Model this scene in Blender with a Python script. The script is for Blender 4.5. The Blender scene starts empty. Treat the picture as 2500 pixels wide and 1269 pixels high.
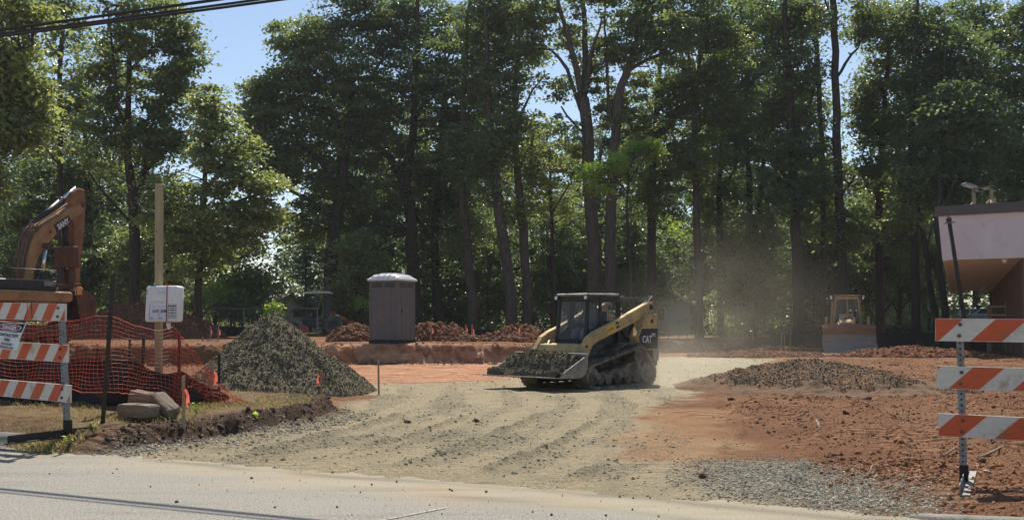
import bpy, math, random
import numpy as np
from mathutils import Vector, Matrix, Euler

# ------------------------------------------------------------------ camera, sky, sun, exposure
scene = bpy.context.scene
COL = scene.collection
R = math.radians
EYE = 1.465          # eye height of the photographer, metres
FPX = 2500.0         # focal length in picture widths (36 mm on a 36 mm sensor)
cam_d = bpy.data.cameras.new('camera'); cam = bpy.data.objects.new('camera', cam_d); COL.objects.link(cam)
cam.location = (0, 0, EYE); cam.rotation_euler = (R(90), 0, 0)
cam_d.sensor_width = 36; cam_d.lens = 36; cam_d.shift_y = 0.061
cam_d.clip_start = 0.1; cam_d.clip_end = 4000
scene.camera = cam
SUN_EL, SUN_AZ = R(55), R(4)
wd = bpy.data.worlds.new('World'); scene.world = wd; wd.use_nodes = True
wn = wd.node_tree
sky = wn.nodes.new('ShaderNodeTexSky'); sky.sky_type = 'NISHITA'; sky.sun_disc = False
sky.sun_elevation = SUN_EL; sky.sun_rotation = SUN_AZ; sky.air_density = 1.0; sky.dust_density = 0.6; sky.ozone_density = 1.6
wn.nodes['Background'].inputs['Strength'].default_value = 0.095
wn.links.new(sky.outputs['Color'], wn.nodes['Background'].inputs['Color'])
sd = bpy.data.lights.new('sun', 'SUN'); sd.energy = 5.0; sd.angle = R(0.5); sd.color = (1.0, 0.92, 0.79)
sun = bpy.data.objects.new('sun', sd); COL.objects.link(sun)
sun.rotation_euler = (-(math.pi/2 - SUN_EL), 0, -SUN_AZ); sun.location = (3, 60, 60)
vs = scene.view_settings
vs.view_transform = 'Standard'; vs.look = 'None'; vs.exposure = 0.42; vs.gamma = 1.0; vs.use_curve_mapping = False
scene.cycles.max_bounces = 8; scene.cycles.transparent_max_bounces = 8; scene.cycles.volume_bounces = 1
scene.cycles.diffuse_bounces = 4; scene.cycles.transmission_bounces = 6
scene.cycles.use_denoising = True; scene.cycles.use_adaptive_sampling = True
random.seed(7); rng = np.random.default_rng(7)

# ------------------------------------------------------------------ helpers
def Wp(px, py, Y):                     # point of the photograph at distance Y -> world
    return Vector(((px-1250)/FPX*Y, Y, EYE-(py-787)/FPX*Y))
def Gp(px, py, z=0.0):                 # point of the photograph on level z -> world
    Y = (EYE-z)*FPX/(py-787); return ((px-1250)/FPX*Y, Y)

_tab = np.random.default_rng(3).random((256, 256))
def vnoise(x, y):
    xi = np.floor(x).astype(int); yi = np.floor(y).astype(int); fx = x-xi; fy = y-yi
    fx = fx*fx*(3-2*fx); fy = fy*fy*(3-2*fy)
    a = _tab[xi & 255, yi & 255]; b = _tab[(xi+1) & 255, yi & 255]; c = _tab[xi & 255, (yi+1) & 255]; d = _tab[(xi+1) & 255, (yi+1) & 255]
    return (a*(1-fx)+b*fx)*(1-fy)+(c*(1-fx)+d*fx)*fy-0.5
def fbm(x, y, f=1.0, o=4, g=0.5):
    s = 0; a = 1.0
    for k in range(o):
        s = s+a*vnoise(x*f+17.3*k, y*f+9.1*k); f *= 2.03; a *= g
    return s
def sstep(a, b, x):
    t = np.clip((x-a)/(b-a), 0, 1); return t*t*(3-2*t)
def poly_sd(poly, X, Y):               # signed distance to a polygon, inside positive
    d = np.full(X.shape, 1e9); ins = np.zeros(X.shape, bool); n = len(poly)
    for i in range(n):
        x0, y0 = poly[i]; x1, y1 = poly[(i+1) % n]; ex, ey = x1-x0, y1-y0
        t = np.clip(((X-x0)*ex+(Y-y0)*ey)/(ex*ex+ey*ey+1e-12), 0, 1)
        d = np.minimum(d, np.hypot(X-x0-t*ex, Y-y0-t*ey))
        if y0 != y1:
            c = ((y0 > Y) != (y1 > Y)) & (X < (x1-x0)*(Y-y0)/(y1-y0)+x0); ins ^= c
    return np.where(ins, d, -d)

def tag(o, label=None, cat=None, group=None, kind=None):
    if label: o['label'] = label
    if cat: o['category'] = cat
    if group: o['group'] = group
    if kind: o['kind'] = kind
    return o
def thing(name, label, cat, loc=(0, 0, 0), rz=0.0, group=None, rot=None):
    o = bpy.data.objects.new(name, None); COL.objects.link(o); o.location = loc
    o.rotation_euler = rot if rot else (0, 0, rz); o.empty_display_size = 0.2
    return tag(o, label, cat, group)
def np_mesh(name, V, F, mat, parent=None, smooth=False, attrs=None, mi=None):
    V = np.asarray(V, np.float32); F = np.asarray(F, np.int32); k = F.shape[1]
    me = bpy.data.meshes.new(name); me.vertices.add(len(V)); me.vertices.foreach_set('co', V.ravel())
    me.loops.add(F.size); me.loops.foreach_set('vertex_index', F.ravel())
    me.polygons.add(len(F)); me.polygons.foreach_set('loop_start', np.arange(0, F.size, k, dtype=np.int32))
    me.polygons.foreach_set('loop_total', np.full(len(F), k, np.int32))
    me.polygons.foreach_set('use_smooth', np.full(len(F), smooth))
    for m in (mat if isinstance(mat, (list, tuple)) else [mat]): me.materials.append(m)
    if mi is not None: me.polygons.foreach_set('material_index', np.asarray(mi, np.int32))
    me.update(calc_edges=True)
    if attrs:
        for n, a in attrs.items():
            at = me.attributes.new(n, 'FLOAT', 'POINT'); at.data.foreach_set('value', np.asarray(a, np.float32).ravel())
    o = bpy.data.objects.new(name, me); COL.objects.link(o)
    if parent: o.parent = parent
    return o

class MB:
    """collects shapes and links them as one mesh object"""
    def __init__(s): s.v = []; s.f = []; s.m = []; s.cur = 0
    def add(s, vs, fs):
        b = len(s.v); s.v += [tuple(v) for v in vs]; s.f += [tuple(b+i for i in f) for f in fs]; s.m += [s.cur]*len(fs)
        return s
    def box(s, c, d, rot=None):
        M = Euler(rot).to_matrix() if rot else Matrix.Identity(3); x, y, z = d[0]/2, d[1]/2, d[2]/2
        vs = [Vector(c)+M @ Vector(p) for p in ((-x,-y,-z),(x,-y,-z),(x,y,-z),(-x,y,-z),(-x,-y,z),(x,-y,z),(x,y,z),(-x,y,z))]
        return s.add(vs, [(0,3,2,1),(4,5,6,7),(0,1,5,4),(1,2,6,5),(2,3,7,6),(3,0,4,7)])
    def beam(s, a, b, w, h, up=(0, 0, 1)):
        a = Vector(a); b = Vector(b); d = (b-a).normalized(); r = d.cross(Vector(up))
        if r.length < 1e-4: r = d.cross(Vector((0, 1, 0)))
        r.normalize(); u = r.cross(d)
        vs = [p+r*i*w/2+u*j*h/2 for p in (a, b) for i, j in ((-1,-1),(1,-1),(1,1),(-1,1))]
        return s.add(vs, [(0,1,2,3),(7,6,5,4),(0,4,5,1),(1,5,6,2),(2,6,7,3),(3,7,4,0)])
    def tube(s, pts, r, n=8, cap=True):
        pts = [Vector(p) for p in pts]; rs = r if isinstance(r, (list, tuple)) else [r]*len(pts)
        b = len(s.v); pr = None
        for i, p in enumerate(pts):
            d = (pts[min(i+1, len(pts)-1)]-pts[max(i-1, 0)])
            if d.length < 1e-9: d = Vector((0, 0, 1))
            d.normalize()
            if pr is None:
                pr = d.orthogonal().normalized()
            else:
                pr = pr-d*pr.dot(d)
                if pr.length < 1e-6: pr = d.orthogonal()
                pr.normalize()
            q = d.cross(pr)
            for k in range(n):
                a = 2*math.pi*k/n; s.v.append(tuple(p+(pr*math.cos(a)+q*math.sin(a))*rs[i]))
        for i in range(len(pts)-1):
            for k in range(n):
                s.f.append((b+i*n+k, b+i*n+(k+1) % n, b+(i+1)*n+(k+1) % n, b+(i+1)*n+k)); s.m.append(s.cur)
        if cap and n > 2:
            s.f.append(tuple(b+k for k in range(n))[::-1]); s.m.append(s.cur)
            e = b+(len(pts)-1)*n; s.f.append(tuple(e+k for k in range(n))); s.m.append(s.cur)
        return s
    def prism(s, poly, y0, y1):          # polygon in local x,z extruded along y
        n = len(poly); vs = [(p[0], y0, p[1]) for p in poly]+[(p[0], y1, p[1]) for p in poly]
        fs = [tuple(range(n)), tuple(range(2*n-1, n-1, -1))]+[(i, i+n, (i+1) % n+n, (i+1) % n) for i in range(n)]
        return s.add(vs, fs)
    def prism_x(s, poly, x0, x1):        # polygon in local y,z extruded along x
        n = len(poly); vs = [(x0, p[0], p[1]) for p in poly]+[(x1, p[0], p[1]) for p in poly]
        fs = [tuple(range(n))[::-1], tuple(range(n, 2*n))]+[(i, (i+1) % n, (i+1) % n+n, i+n) for i in range(n)]
        return s.add(vs, fs)
    def disc(s, c, r, t, axis='y', n=16):
        a = {'x': Vector((1,0,0)), 'y': Vector((0,1,0)), 'z': Vector((0,0,1))}[axis]; c = Vector(c)
        return s.tube([c-a*t/2, c+a*t/2], r, n)
    def build(s, name, mat, parent=None, smooth=False, bevel=0.0):
        me = bpy.data.meshes.new(name); me.from_pydata(s.v, [], s.f)
        for m in (mat if isinstance(mat, (list, tuple)) else [mat]): me.materials.append(m)
        me.polygons.foreach_set('material_index', s.m)
        if smooth: me.polygons.foreach_set('use_smooth', [True]*len(s.f))
        me.update(); o = bpy.data.objects.new(name, me); COL.objects.link(o)
        if parent: o.parent = parent
        if bevel:
            b = o.modifiers.new('bevel', 'BEVEL'); b.width = bevel; b.segments = 1; b.limit_method = 'ANGLE'; b.angle_limit = R(40)
        return o
def copy_tree(o, parent=None):
    c = o.copy(); COL.objects.link(c)
    if parent: c.parent = parent
    for ch in list(o.children): copy_tree(ch, c)
    return c

def text(name, s, size, mat, parent, M, bold=0.0, sx=1.0, align='LEFT', shear=0.0):
    cu = bpy.data.curves.new(name, 'FONT'); cu.body = s; cu.size = size; cu.offset = bold; cu.align_x = align; cu.shear = shear
    cu.resolution_u = 3
    t = bpy.data.objects.new(name, cu); COL.objects.link(t)
    dg = bpy.context.evaluated_depsgraph_get(); me = bpy.data.meshes.new_from_object(t.evaluated_get(dg))
    bpy.data.objects.remove(t)
    for v in me.vertices: v.co.x *= sx
    me.transform(M); me.materials.clear(); me.materials.append(mat)
    o = bpy.data.objects.new(name, me); COL.objects.link(o); o.parent = parent
    return o

# ------------------------------------------------------------------ materials
def M(name, c1, c2=None, scale=4.0, rough=0.6, metal=0.0, bump=0.0, bscale=30.0, spec=0.4, dirt=None, dscale=2.0, damt=0.5, stretch=None):
    m = bpy.data.materials.new(name); m.use_nodes = True; t = m.node_tree; b = t.nodes['Principled BSDF']
    b.inputs['Roughness'].default_value = rough; b.inputs['Metallic'].default_value = metal; b.inputs['Specular IOR Level'].default_value = spec
    tc = t.nodes.new('ShaderNodeTexCoord'); vec = tc.outputs['Object']
    if stretch:
        mp = t.nodes.new('ShaderNodeMapping'); mp.inputs['Scale'].default_value = stretch; t.links.new(vec, mp.inputs['Vector']); vec = mp.outputs['Vector']
    c2 = c2 or tuple(x*0.72 for x in c1)
    n = t.nodes.new('ShaderNodeTexNoise'); n.inputs['Scale'].default_value = scale; n.inputs['Detail'].default_value = 6; n.inputs['Roughness'].default_value = 0.65
    t.links.new(vec, n.inputs['Vector'])
    cr = t.nodes.new('ShaderNodeValToRGB'); cr.color_ramp.elements[0].position = 0.33; cr.color_ramp.elements[1].position = 0.67
    cr.color_ramp.elements[0].color = (*c2, 1); cr.color_ramp.elements[1].color = (*c1, 1)
    t.links.new(n.outputs['Fac'], cr.inputs['Fac']); out = cr.outputs['Color']
    if dirt:
        n2 = t.nodes.new('ShaderNodeTexNoise'); n2.inputs['Scale'].default_value = dscale; n2.inputs['Detail'].default_value = 8; n2.inputs['Roughness'].default_value = 0.7
        t.links.new(tc.outputs['Object'], n2.inputs['Vector'])
        r2 = t.nodes.new('ShaderNodeValToRGB'); r2.color_ramp.elements[0].position = 0.62-damt*0.35; r2.color_ramp.elements[1].position = 0.75-damt*0.2
        t.links.new(n2.outputs['Fac'], r2.inputs['Fac'])
        mx = t.nodes.new('ShaderNodeMix'); mx.data_type = 'RGBA'; t.links.new(r2.outputs['Color'], mx.inputs[0]); t.links.new(out, mx.inputs[6]); mx.inputs[7].default_value = (*dirt, 1)
        out = mx.outputs[2]
        rr = t.nodes.new('ShaderNodeMapRange'); rr.inputs['To Min'].default_value = rough; rr.inputs['To Max'].default_value = 0.95
        t.links.new(r2.outputs['Color'], rr.inputs['Value']); t.links.new(rr.outputs[0], b.inputs['Roughness'])
    t.links.new(out, b.inputs['Base Color'])
    if bump:
        nb = t.nodes.new('ShaderNodeTexNoise'); nb.inputs['Scale'].default_value = bscale; nb.inputs['Detail'].default_value = 5
        t.links.new(vec, nb.inputs['Vector'])
        bp = t.nodes.new('ShaderNodeBump'); bp.inputs['Strength'].default_value = bump; bp.inputs['Distance'].default_value = 0.03
        t.links.new(nb.outputs['Fac'], bp.inputs['Height']); t.links.new(bp.outputs['Normal'], b.inputs['Normal'])
    return m

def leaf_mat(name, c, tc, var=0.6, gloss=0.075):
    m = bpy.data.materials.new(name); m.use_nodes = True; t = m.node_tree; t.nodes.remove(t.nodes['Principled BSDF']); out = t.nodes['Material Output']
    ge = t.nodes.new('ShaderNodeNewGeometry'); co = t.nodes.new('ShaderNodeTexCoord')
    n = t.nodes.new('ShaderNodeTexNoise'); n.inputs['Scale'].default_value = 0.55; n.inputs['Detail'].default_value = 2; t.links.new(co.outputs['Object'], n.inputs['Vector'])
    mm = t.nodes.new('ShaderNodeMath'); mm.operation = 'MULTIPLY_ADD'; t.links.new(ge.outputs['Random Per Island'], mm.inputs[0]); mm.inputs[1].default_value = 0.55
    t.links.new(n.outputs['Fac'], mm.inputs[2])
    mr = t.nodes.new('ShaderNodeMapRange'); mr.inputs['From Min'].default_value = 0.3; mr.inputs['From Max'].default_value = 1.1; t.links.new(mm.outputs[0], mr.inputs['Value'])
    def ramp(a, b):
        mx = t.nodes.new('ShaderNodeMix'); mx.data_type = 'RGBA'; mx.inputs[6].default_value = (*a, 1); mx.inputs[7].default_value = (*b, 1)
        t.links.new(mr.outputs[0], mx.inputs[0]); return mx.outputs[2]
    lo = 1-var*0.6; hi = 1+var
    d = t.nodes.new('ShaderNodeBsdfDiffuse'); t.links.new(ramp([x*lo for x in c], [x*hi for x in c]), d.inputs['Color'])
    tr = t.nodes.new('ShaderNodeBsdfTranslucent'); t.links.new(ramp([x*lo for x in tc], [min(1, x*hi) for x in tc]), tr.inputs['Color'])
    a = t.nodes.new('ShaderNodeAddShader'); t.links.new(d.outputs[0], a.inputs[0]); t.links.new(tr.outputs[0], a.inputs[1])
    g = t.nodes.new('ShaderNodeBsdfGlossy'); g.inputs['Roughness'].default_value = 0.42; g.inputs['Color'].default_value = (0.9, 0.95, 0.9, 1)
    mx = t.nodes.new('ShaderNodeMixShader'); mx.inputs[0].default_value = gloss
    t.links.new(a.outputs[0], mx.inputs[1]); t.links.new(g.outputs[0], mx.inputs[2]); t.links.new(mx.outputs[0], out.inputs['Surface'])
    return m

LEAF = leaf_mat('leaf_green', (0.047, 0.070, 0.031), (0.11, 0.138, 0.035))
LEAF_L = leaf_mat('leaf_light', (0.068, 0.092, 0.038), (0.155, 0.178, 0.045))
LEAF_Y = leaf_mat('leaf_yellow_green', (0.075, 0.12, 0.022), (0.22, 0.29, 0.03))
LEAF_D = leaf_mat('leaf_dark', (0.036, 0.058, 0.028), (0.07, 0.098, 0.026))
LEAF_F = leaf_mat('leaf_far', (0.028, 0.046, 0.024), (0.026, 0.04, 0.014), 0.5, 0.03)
BARK = M('bark', (0.085, 0.07, 0.058), (0.04, 0.034, 0.03), scale=3, rough=0.95, bump=0.6, bscale=7, stretch=(3, 3, 0.5), spec=0.1)
BARK_L = M('bark_pale', (0.15, 0.12, 0.1), (0.07, 0.058, 0.05), scale=3, rough=0.95, bump=0.6, bscale=7, stretch=(3, 3, 0.5), spec=0.1)
CLAY_C = (0.30, 0.115, 0.058)
MOUND_CLAY = M('clay_heap', (0.20, 0.085, 0.048), (0.115, 0.05, 0.03), scale=3, rough=0.95, bump=1.0, bscale=14, spec=0.1)
MOUND_GRAVEL = M('gravel_heap', (0.14, 0.12, 0.077), (0.105, 0.09, 0.058), scale=2.5, rough=0.9, bump=1.0, bscale=22, spec=0.2)
MOUND_MIX = M('mixed_heap', (0.20, 0.115, 0.068), (0.10, 0.078, 0.058), scale=1.6, rough=0.95, bump=1.0, bscale=20, spec=0.1)
EARTH = M('dark_earth', (0.10, 0.058, 0.04), (0.05, 0.032, 0.024), scale=3, rough=0.95, bump=0.8, bscale=25, spec=0.1)
YEL = M('machine_yellow', (0.58, 0.385, 0.14), (0.47, 0.31, 0.11), scale=2, rough=0.5, spec=0.4, dirt=(0.30, 0.22, 0.14), dscale=3, damt=0.55)
YEL_EX = M('excavator_ochre', (0.47, 0.27, 0.095), (0.36, 0.20, 0.07), scale=2, rough=0.5, spec=0.4, dirt=(0.25, 0.13, 0.075), dscale=2, damt=0.7)
YEL_DZ = M('dozer_yellow', (0.60, 0.40, 0.17), (0.42, 0.27, 0.12), scale=2, rough=0.6, spec=0.3, dirt=(0.30, 0.18, 0.11), dscale=2, damt=0.5)
RUST = M('rusty_steel', (0.16, 0.07, 0.04), (0.075, 0.036, 0.026), scale=4, rough=0.85, bump=0.3, bscale=20)
BLACK = M('black_paint', (0.022, 0.022, 0.024), (0.012, 0.012, 0.013), rough=0.45, dirt=(0.12, 0.10, 0.075), dscale=3, damt=0.2)
DUSTY = M('dusty_black', (0.05, 0.046, 0.04), (0.022, 0.021, 0.02), scale=5, rough=0.85, dirt=(0.22, 0.19, 0.14), dscale=4, damt=0.45)
RUBBER = M('rubber', (0.035, 0.033, 0.031), (0.018, 0.018, 0.018), rough=0.9, dirt=(0.22, 0.19, 0.14), dscale=4, damt=0.8)
CHROME = M('chrome_rod', (0.75, 0.77, 0.8), (0.6, 0.62, 0.65), rough=0.18, metal=1.0)
STEEL = M('worn_steel', (0.33, 0.31, 0.29), (0.19, 0.18, 0.17), scale=6, rough=0.45, metal=0.6, dirt=(0.2, 0.17, 0.13), dscale=4, damt=0.4)
GALV = M('galvanised_steel', (0.30, 0.31, 0.31), (0.19, 0.195, 0.2), scale=14, rough=0.55, metal=0.5, dirt=(0.2, 0.14, 0.1), dscale=6, damt=0.35)
GLASS = bpy.data.materials.new('cab_glass'); GLASS.use_nodes = True
_b = GLASS.node_tree.nodes['Principled BSDF']; _b.inputs['Base Color'].default_value = (0.75, 0.8, 0.8, 1); _b.inputs['Roughness'].default_value = 0.08
_b.inputs['Transmission Weight'].default_value = 0.9; _b.inputs['IOR'].default_value = 1.05; _b.inputs['Specular IOR Level'].default_value = 0.8
WHITE_RAIL = M('barricade_white', (0.66, 0.63, 0.56), (0.55, 0.52, 0.46), scale=7, rough=0.5, dirt=(0.38, 0.32, 0.25), dscale=5, damt=0.22, stretch=(1, 1, 5))
ORANGE_RAIL = M('barricade_orange', (0.60, 0.105, 0.03), (0.50, 0.085, 0.028), scale=7, rough=0.5, dirt=(0.35, 0.14, 0.08), dscale=5, damt=0.2, stretch=(1, 1, 5))
NET = bpy.data.materials.new('orange_net'); NET.use_nodes = True
_t = NET.node_tree; _b = _t.nodes['Principled BSDF']; _b.inputs['Base Color'].default_value = (0.50, 0.105, 0.05, 1); _b.inputs['Roughness'].default_value = 0.5
_b.inputs['Subsurface Weight'].default_value = 0.0
_tr = _t.nodes.new('ShaderNodeBsdfTranslucent'); _tr.inputs['Color'].default_value = (0.9, 0.16, 0.05, 1)
_mx = _t.nodes.new('ShaderNodeMixShader'); _mx.inputs[0].default_value = 0.3
_t.links.new(_b.outputs[0], _mx.inputs[1]); _t.links.new(_tr.outputs[0], _mx.inputs[2]); _t.links.new(_mx.outputs[0], _t.nodes['Material Output'].inputs['Surface'])
RIBBON = bpy.data.materials.new('flagging_tape'); RIBBON.use_nodes = True
_t = RIBBON.node_tree; _b = _t.nodes['Principled BSDF']; _b.inputs['Base Color'].default_value = (0.85, 0.16, 0.13, 1); _b.inputs['Roughness'].default_value = 0.4
_tr = _t.nodes.new('ShaderNodeBsdfTranslucent'); _tr.inputs['Color'].default_value = (0.95, 0.22, 0.16, 1)
_mx = _t.nodes.new('ShaderNodeMixShader'); _mx.inputs[0].default_value = 0.5
_t.links.new(_b.outputs[0], _mx.inputs[1]); _t.links.new(_tr.outputs[0], _mx.inputs[2]); _t.links.new(_mx.outputs[0], _t.nodes['Material Output'].inputs['Surface'])
WOOD = M('treated_lumber', (0.40, 0.33, 0.19), (0.31, 0.25, 0.14), scale=3, rough=0.8, bump=0.15, bscale=30, stretch=(6, 6, 0.6))
WOOD_S = M('stake_wood', (0.40, 0.29, 0.19), (0.28, 0.19, 0.12), scale=4, rough=0.85, stretch=(6, 6, 0.8))
WOOD_G = M('weathered_timber', (0.27, 0.215, 0.16), (0.15, 0.115, 0.085), scale=3, rough=0.9, bump=0.4, bscale=18, stretch=(0.7, 5, 5))
SILT = M('silt_fabric', (0.02, 0.02, 0.022), (0.012, 0.012, 0.013), rough=0.8, dirt=(0.13, 0.07, 0.045), dscale=3, damt=0.15)
DPOST = M('dark_post', (0.055, 0.045, 0.038), (0.03, 0.026, 0.023), scale=6, rough=0.75, metal=0.3)
WHITE_P = M('white_plastic', (0.78, 0.76, 0.74), (0.70, 0.68, 0.66), rough=0.4, dirt=(0.5, 0.44, 0.38), dscale=4, damt=0.12)
INK = M('black_ink', (0.03, 0.03, 0.035), rough=0.7)
INK_F = M('faded_ink', (0.5, 0.5, 0.52), (0.6, 0.6, 0.6), scale=30, rough=0.7)
CABLE = M('cable_black', (0.02, 0.02, 0.022), rough=0.6)

# ------------------------------------------------------------------ terrain shape
ND = (0.443, 0.897); RD = (0.897, -0.443)          # across / along the road
def road_w(X, Y): return X*ND[0]+Y*ND[1]-8.21      # metres from the edge of the road, site side positive
PL = np.array([(-80,33.0),(-12,33.6),(-5,35.0),(0.4,35.7),(1.8,38.5),(4,46),(8,52.5),(12,55),(16,58),(30,62),(90,64)])
GRASS_POLY = [(-30,22.1),(-5.75,11.05),(-4.95,10.75),(-4.45,11.9),(-3.83,12.75),(-3.1,14.2),(-2.75,15.6),(-2.95,16.9),(-3.6,18.3),(-6,19.5),(-9,21),(-30,32)]
GRAVEL_POLY = [Gp(*p) for p in ((-400,1082),(180,1108),(480,1078),(800,1004),(900,965),(850,938),(1000,936),(1130,930),(1240,905),(1300,893),(1580,873),(1720,869),(1900,880),(1790,922),(1690,968),(1600,1002),(1580,1030),(1770,1085),(1750,1122),(1690,1150),(1780,1195),(2080,1250),(2250,1330),(700,1600),(-900,1300))]
PIT_POLY = [Gp(*p) for p in ((760,887),(1260,888),(1250,905),(1235,925),(1130,930),(850,938),(700,930))]
PALE_POLY = [Gp(*p) for p in ((1600,1003),(1790,1003),(1790,1075),(1760,1125),(1640,1140),(1540,1110),(1560,1040))]
PATCH_POLY = [Gp(*p) for p in ((1720,1140),(1860,1132),(1990,1150),(2130,1175),(2150,1215),(2130,1250),(2010,1240),(1850,1212),(1730,1180))]
DUSTY_POLY = [Gp(*p) for p in ((1560,930),(1590,880),(1720,870),(1880,880),(1780,920),(1700,955),(1620,960))]
def plateau(X, Y):
    ye = np.interp(X, PL[:, 0], PL[:, 1])+0.35*fbm(X, Y*0.3, 0.8, 3)+0.30*fbm(X+2, Y*0.5, 3.1, 3)
    h = np.interp(X, [-80, 0, 4, 10, 90], [0.66, 0.66, 0.5, 0.42, 0.5])
    return h*sstep(0.0, 0.55, Y-ye)+0.02*sstep(-2.5, 0, Y-ye)
def ruts(X, Y):                       # windrows left between wheel and track ruts that swing in from the road
    c = X*0.924-Y*0.383+0.02*(Y-10)**2+0.10*fbm(X, Y, 0.6, 2)
    k = np.exp(-((np.mod(c+0.75, 0.95)-0.47)/0.06)**2)+0.6*np.exp(-((np.mod(c+0.2, 1.9)-0.95)/0.05)**2)
    return k*sstep(0.15, 0.8, road_w(X, Y))*(1-sstep(8, 13, Y-9))*sstep(-0.25, 0.2, fbm(X+9, Y-4, 0.45, 3)+0.12)
def bands(X, Y):                      # loose gravel left between the packed wheel tracks
    c = X*0.924-Y*0.383+0.02*(Y-10)**2+0.22*fbm(X, Y, 0.5, 3)
    return sstep(0.1, 0.9, np.cos(c*2*math.pi/0.95)+0.9*fbm(X+4, Y*0.6, 1.3, 4))*sstep(0.2, 0.9, road_w(X, Y))*(1-sstep(20, 26, Y))
def gz(X, Y):
    X = np.asarray(X, float); Y = np.asarray(Y, float)
    z = 0.02+0*X
    gs = poly_sd(GRASS_POLY, X+0.22*fbm(X, Y, 2.1, 3), Y+0.22*fbm(X+40, Y, 2.1, 3))
    gm = sstep(-0.05, 0.22, gs); z = z+0.2*gm+0.09*sstep(0.3, 3, gs)
    z = z+plateau(X, Y)
    z = z+0.05*fbm(X, Y, 0.25, 3)*sstep(12, 25, Y)
    z = z+0.75*sstep(74, 84, Y)*sstep(20, 27, X)
    near = np.clip(1.2-np.abs(Y-14)/60, 0.3, 1)
    z = z+(0.016+0.014*sstep(8, 22, Y))*fbm(X, Y, 2.2, 4)*near
    # wheel and track ruts swinging in from the road
    z = z+ruts(X, Y)*(1-gm)*(0.045+0.07*np.clip(fbm(X, Y, 4, 3)+0.2, 0, 1))
    # churned red clay on the right
    cl = sstep(0.5, 1.5, X-np.interp(Y, [7, 9, 12, 16, 22, 40], [3.4, 2.3, 2.6, 2.6, 4.2, 9]))*(1-sstep(34, 50, Y))
    z = z+cl*(0.06*fbm(X+5, Y, 1.1, 4)+0.10*(0.35-np.abs(fbm(X, Y+7, 2.6, 4)))*sstep(-0.25, 0.2, fbm(X+50, Y, 0.45, 3))+0.055*(0.3-np.abs(fbm(X+3, Y*0.8, 6.3, 3)))*sstep(-0.2, 0.25, fbm(X-20, Y, 0.8, 3))+0.03)
    z = z+0.022*(0.3-np.abs(fbm(X-8, Y*1.3, 3.7, 3)))*(1-gm)*sstep(0.1, 0.6, road_w(X, Y))*(1-sstep(40, 60, Y))
    # torn kerb of dark soil along the grass edge
    z = z+0.16*np.exp(-((gs-0.12)/0.2)**2)*np.clip(fbm(X, Y, 2.3, 4)+0.15, 0, 1)*sstep(-4.7, -3.5, X)*(1-sstep(17.2, 18.5, Y))
    # fall away to the road
    rw = road_w(X, Y)+0.16*fbm(X, Y, 1.3, 3)+0.16*fbm(X+3, Y, 5.5, 3)
    z = np.where(rw < 0.5, z*sstep(-0.3, 0.5, rw)-0.035*(1-sstep(-0.25, 0.12, rw)), z)
    return z
def gz1(x, y): return float(gz(np.array([x]), np.array([y]))[0])

def build_ground():
    ys = [-60, -25, -8, 0, 3, 5, 6.2]
    y = 6.5
    while y < 33.2: ys.append(y); y += max(0.026, y*0.0042)
    while y < 37.5: ys.append(y); y += 0.06
    while y < 75: ys.append(y); y += 0.22+0.02*(y-37)
    while y < 900: ys.append(y); y *= 1.12
    xs = [0.0]; x = 0
    while x < 900:
        x += 0.033 if x < 6 else min(0.033*1.03**((x-6)/0.22), 0.06+0.13*max(0, x-8)); xs.append(x)
    xs = np.array([-a for a in xs[:0:-1]]+xs); ys = np.array(ys)
    X, Y = np.meshgrid(xs, ys); Z = gz(X, Y)
    n1 = fbm(X, Y, 1.1, 4); n2 = fbm(X+31, Y-7, 2.7, 3)
    gr = sstep(-0.25, 0.3, poly_sd(GRAVEL_POLY, X+0.5*n1, Y+0.5*n2)+0.35*n2)
    pt = sstep(-0.35, 0.35, poly_sd(PATCH_POLY, X+0.3*n1, Y+0.3*n2)+0.2*n2)
    pit = sstep(-1.0, 0.5, poly_sd(PIT_POLY, X+0.8*n1, Y+0.8*n2))
    pale = sstep(-0.4, 0.3, poly_sd(PALE_POLY, X+0.4*n1, Y+0.4*n2)+0.3*n2)
    gs = poly_sd(GRASS_POLY, X+0.22*fbm(X, Y, 2.1, 3), Y+0.22*fbm(X+40, Y, 2.1, 3))
    grass = sstep(0.0, 0.5, gs+0.3*n1); dark = sstep(-0.3, 0.0, gs+0.1*n2)*(1-sstep(0.3, 0.9, gs+0.5*n1))*sstep(-5.2, -4.2, X)*(1-sstep(17.4, 18.6, Y))
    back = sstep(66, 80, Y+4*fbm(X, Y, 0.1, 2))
    nx, ny = len(xs), len(ys); idx = np.arange(nx*ny).reshape(ny, nx)
    F = np.stack([idx[:-1, :-1], idx[:-1, 1:], idx[1:, 1:], idx[1:, :-1]], -1).reshape(-1, 4)
    V = np.stack([X, Y, Z], -1).reshape(-1, 3)
    print('ground verts', len(V))
    o = np_mesh('ground', V, F, ground_mat(), smooth=True, attrs=dict(gravel=np.maximum(gr, pt), pit=pit, pale=pale, grass=grass, dark=dark, back=back, patch=pt, coarse=np.clip(ruts(X, Y)+0.55*bands(X, Y)+0.7*sstep(0.02, 0.4, fbm(X*0.8-3, Y*0.5, 0.8, 4))*(1-sstep(18, 24, Y)), 0, 1), dusty=sstep(-1, 1.5, poly_sd(DUSTY_POLY, X+1.2*n1, Y+1.2*n2))))
    tag(o, kind='structure')

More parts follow.
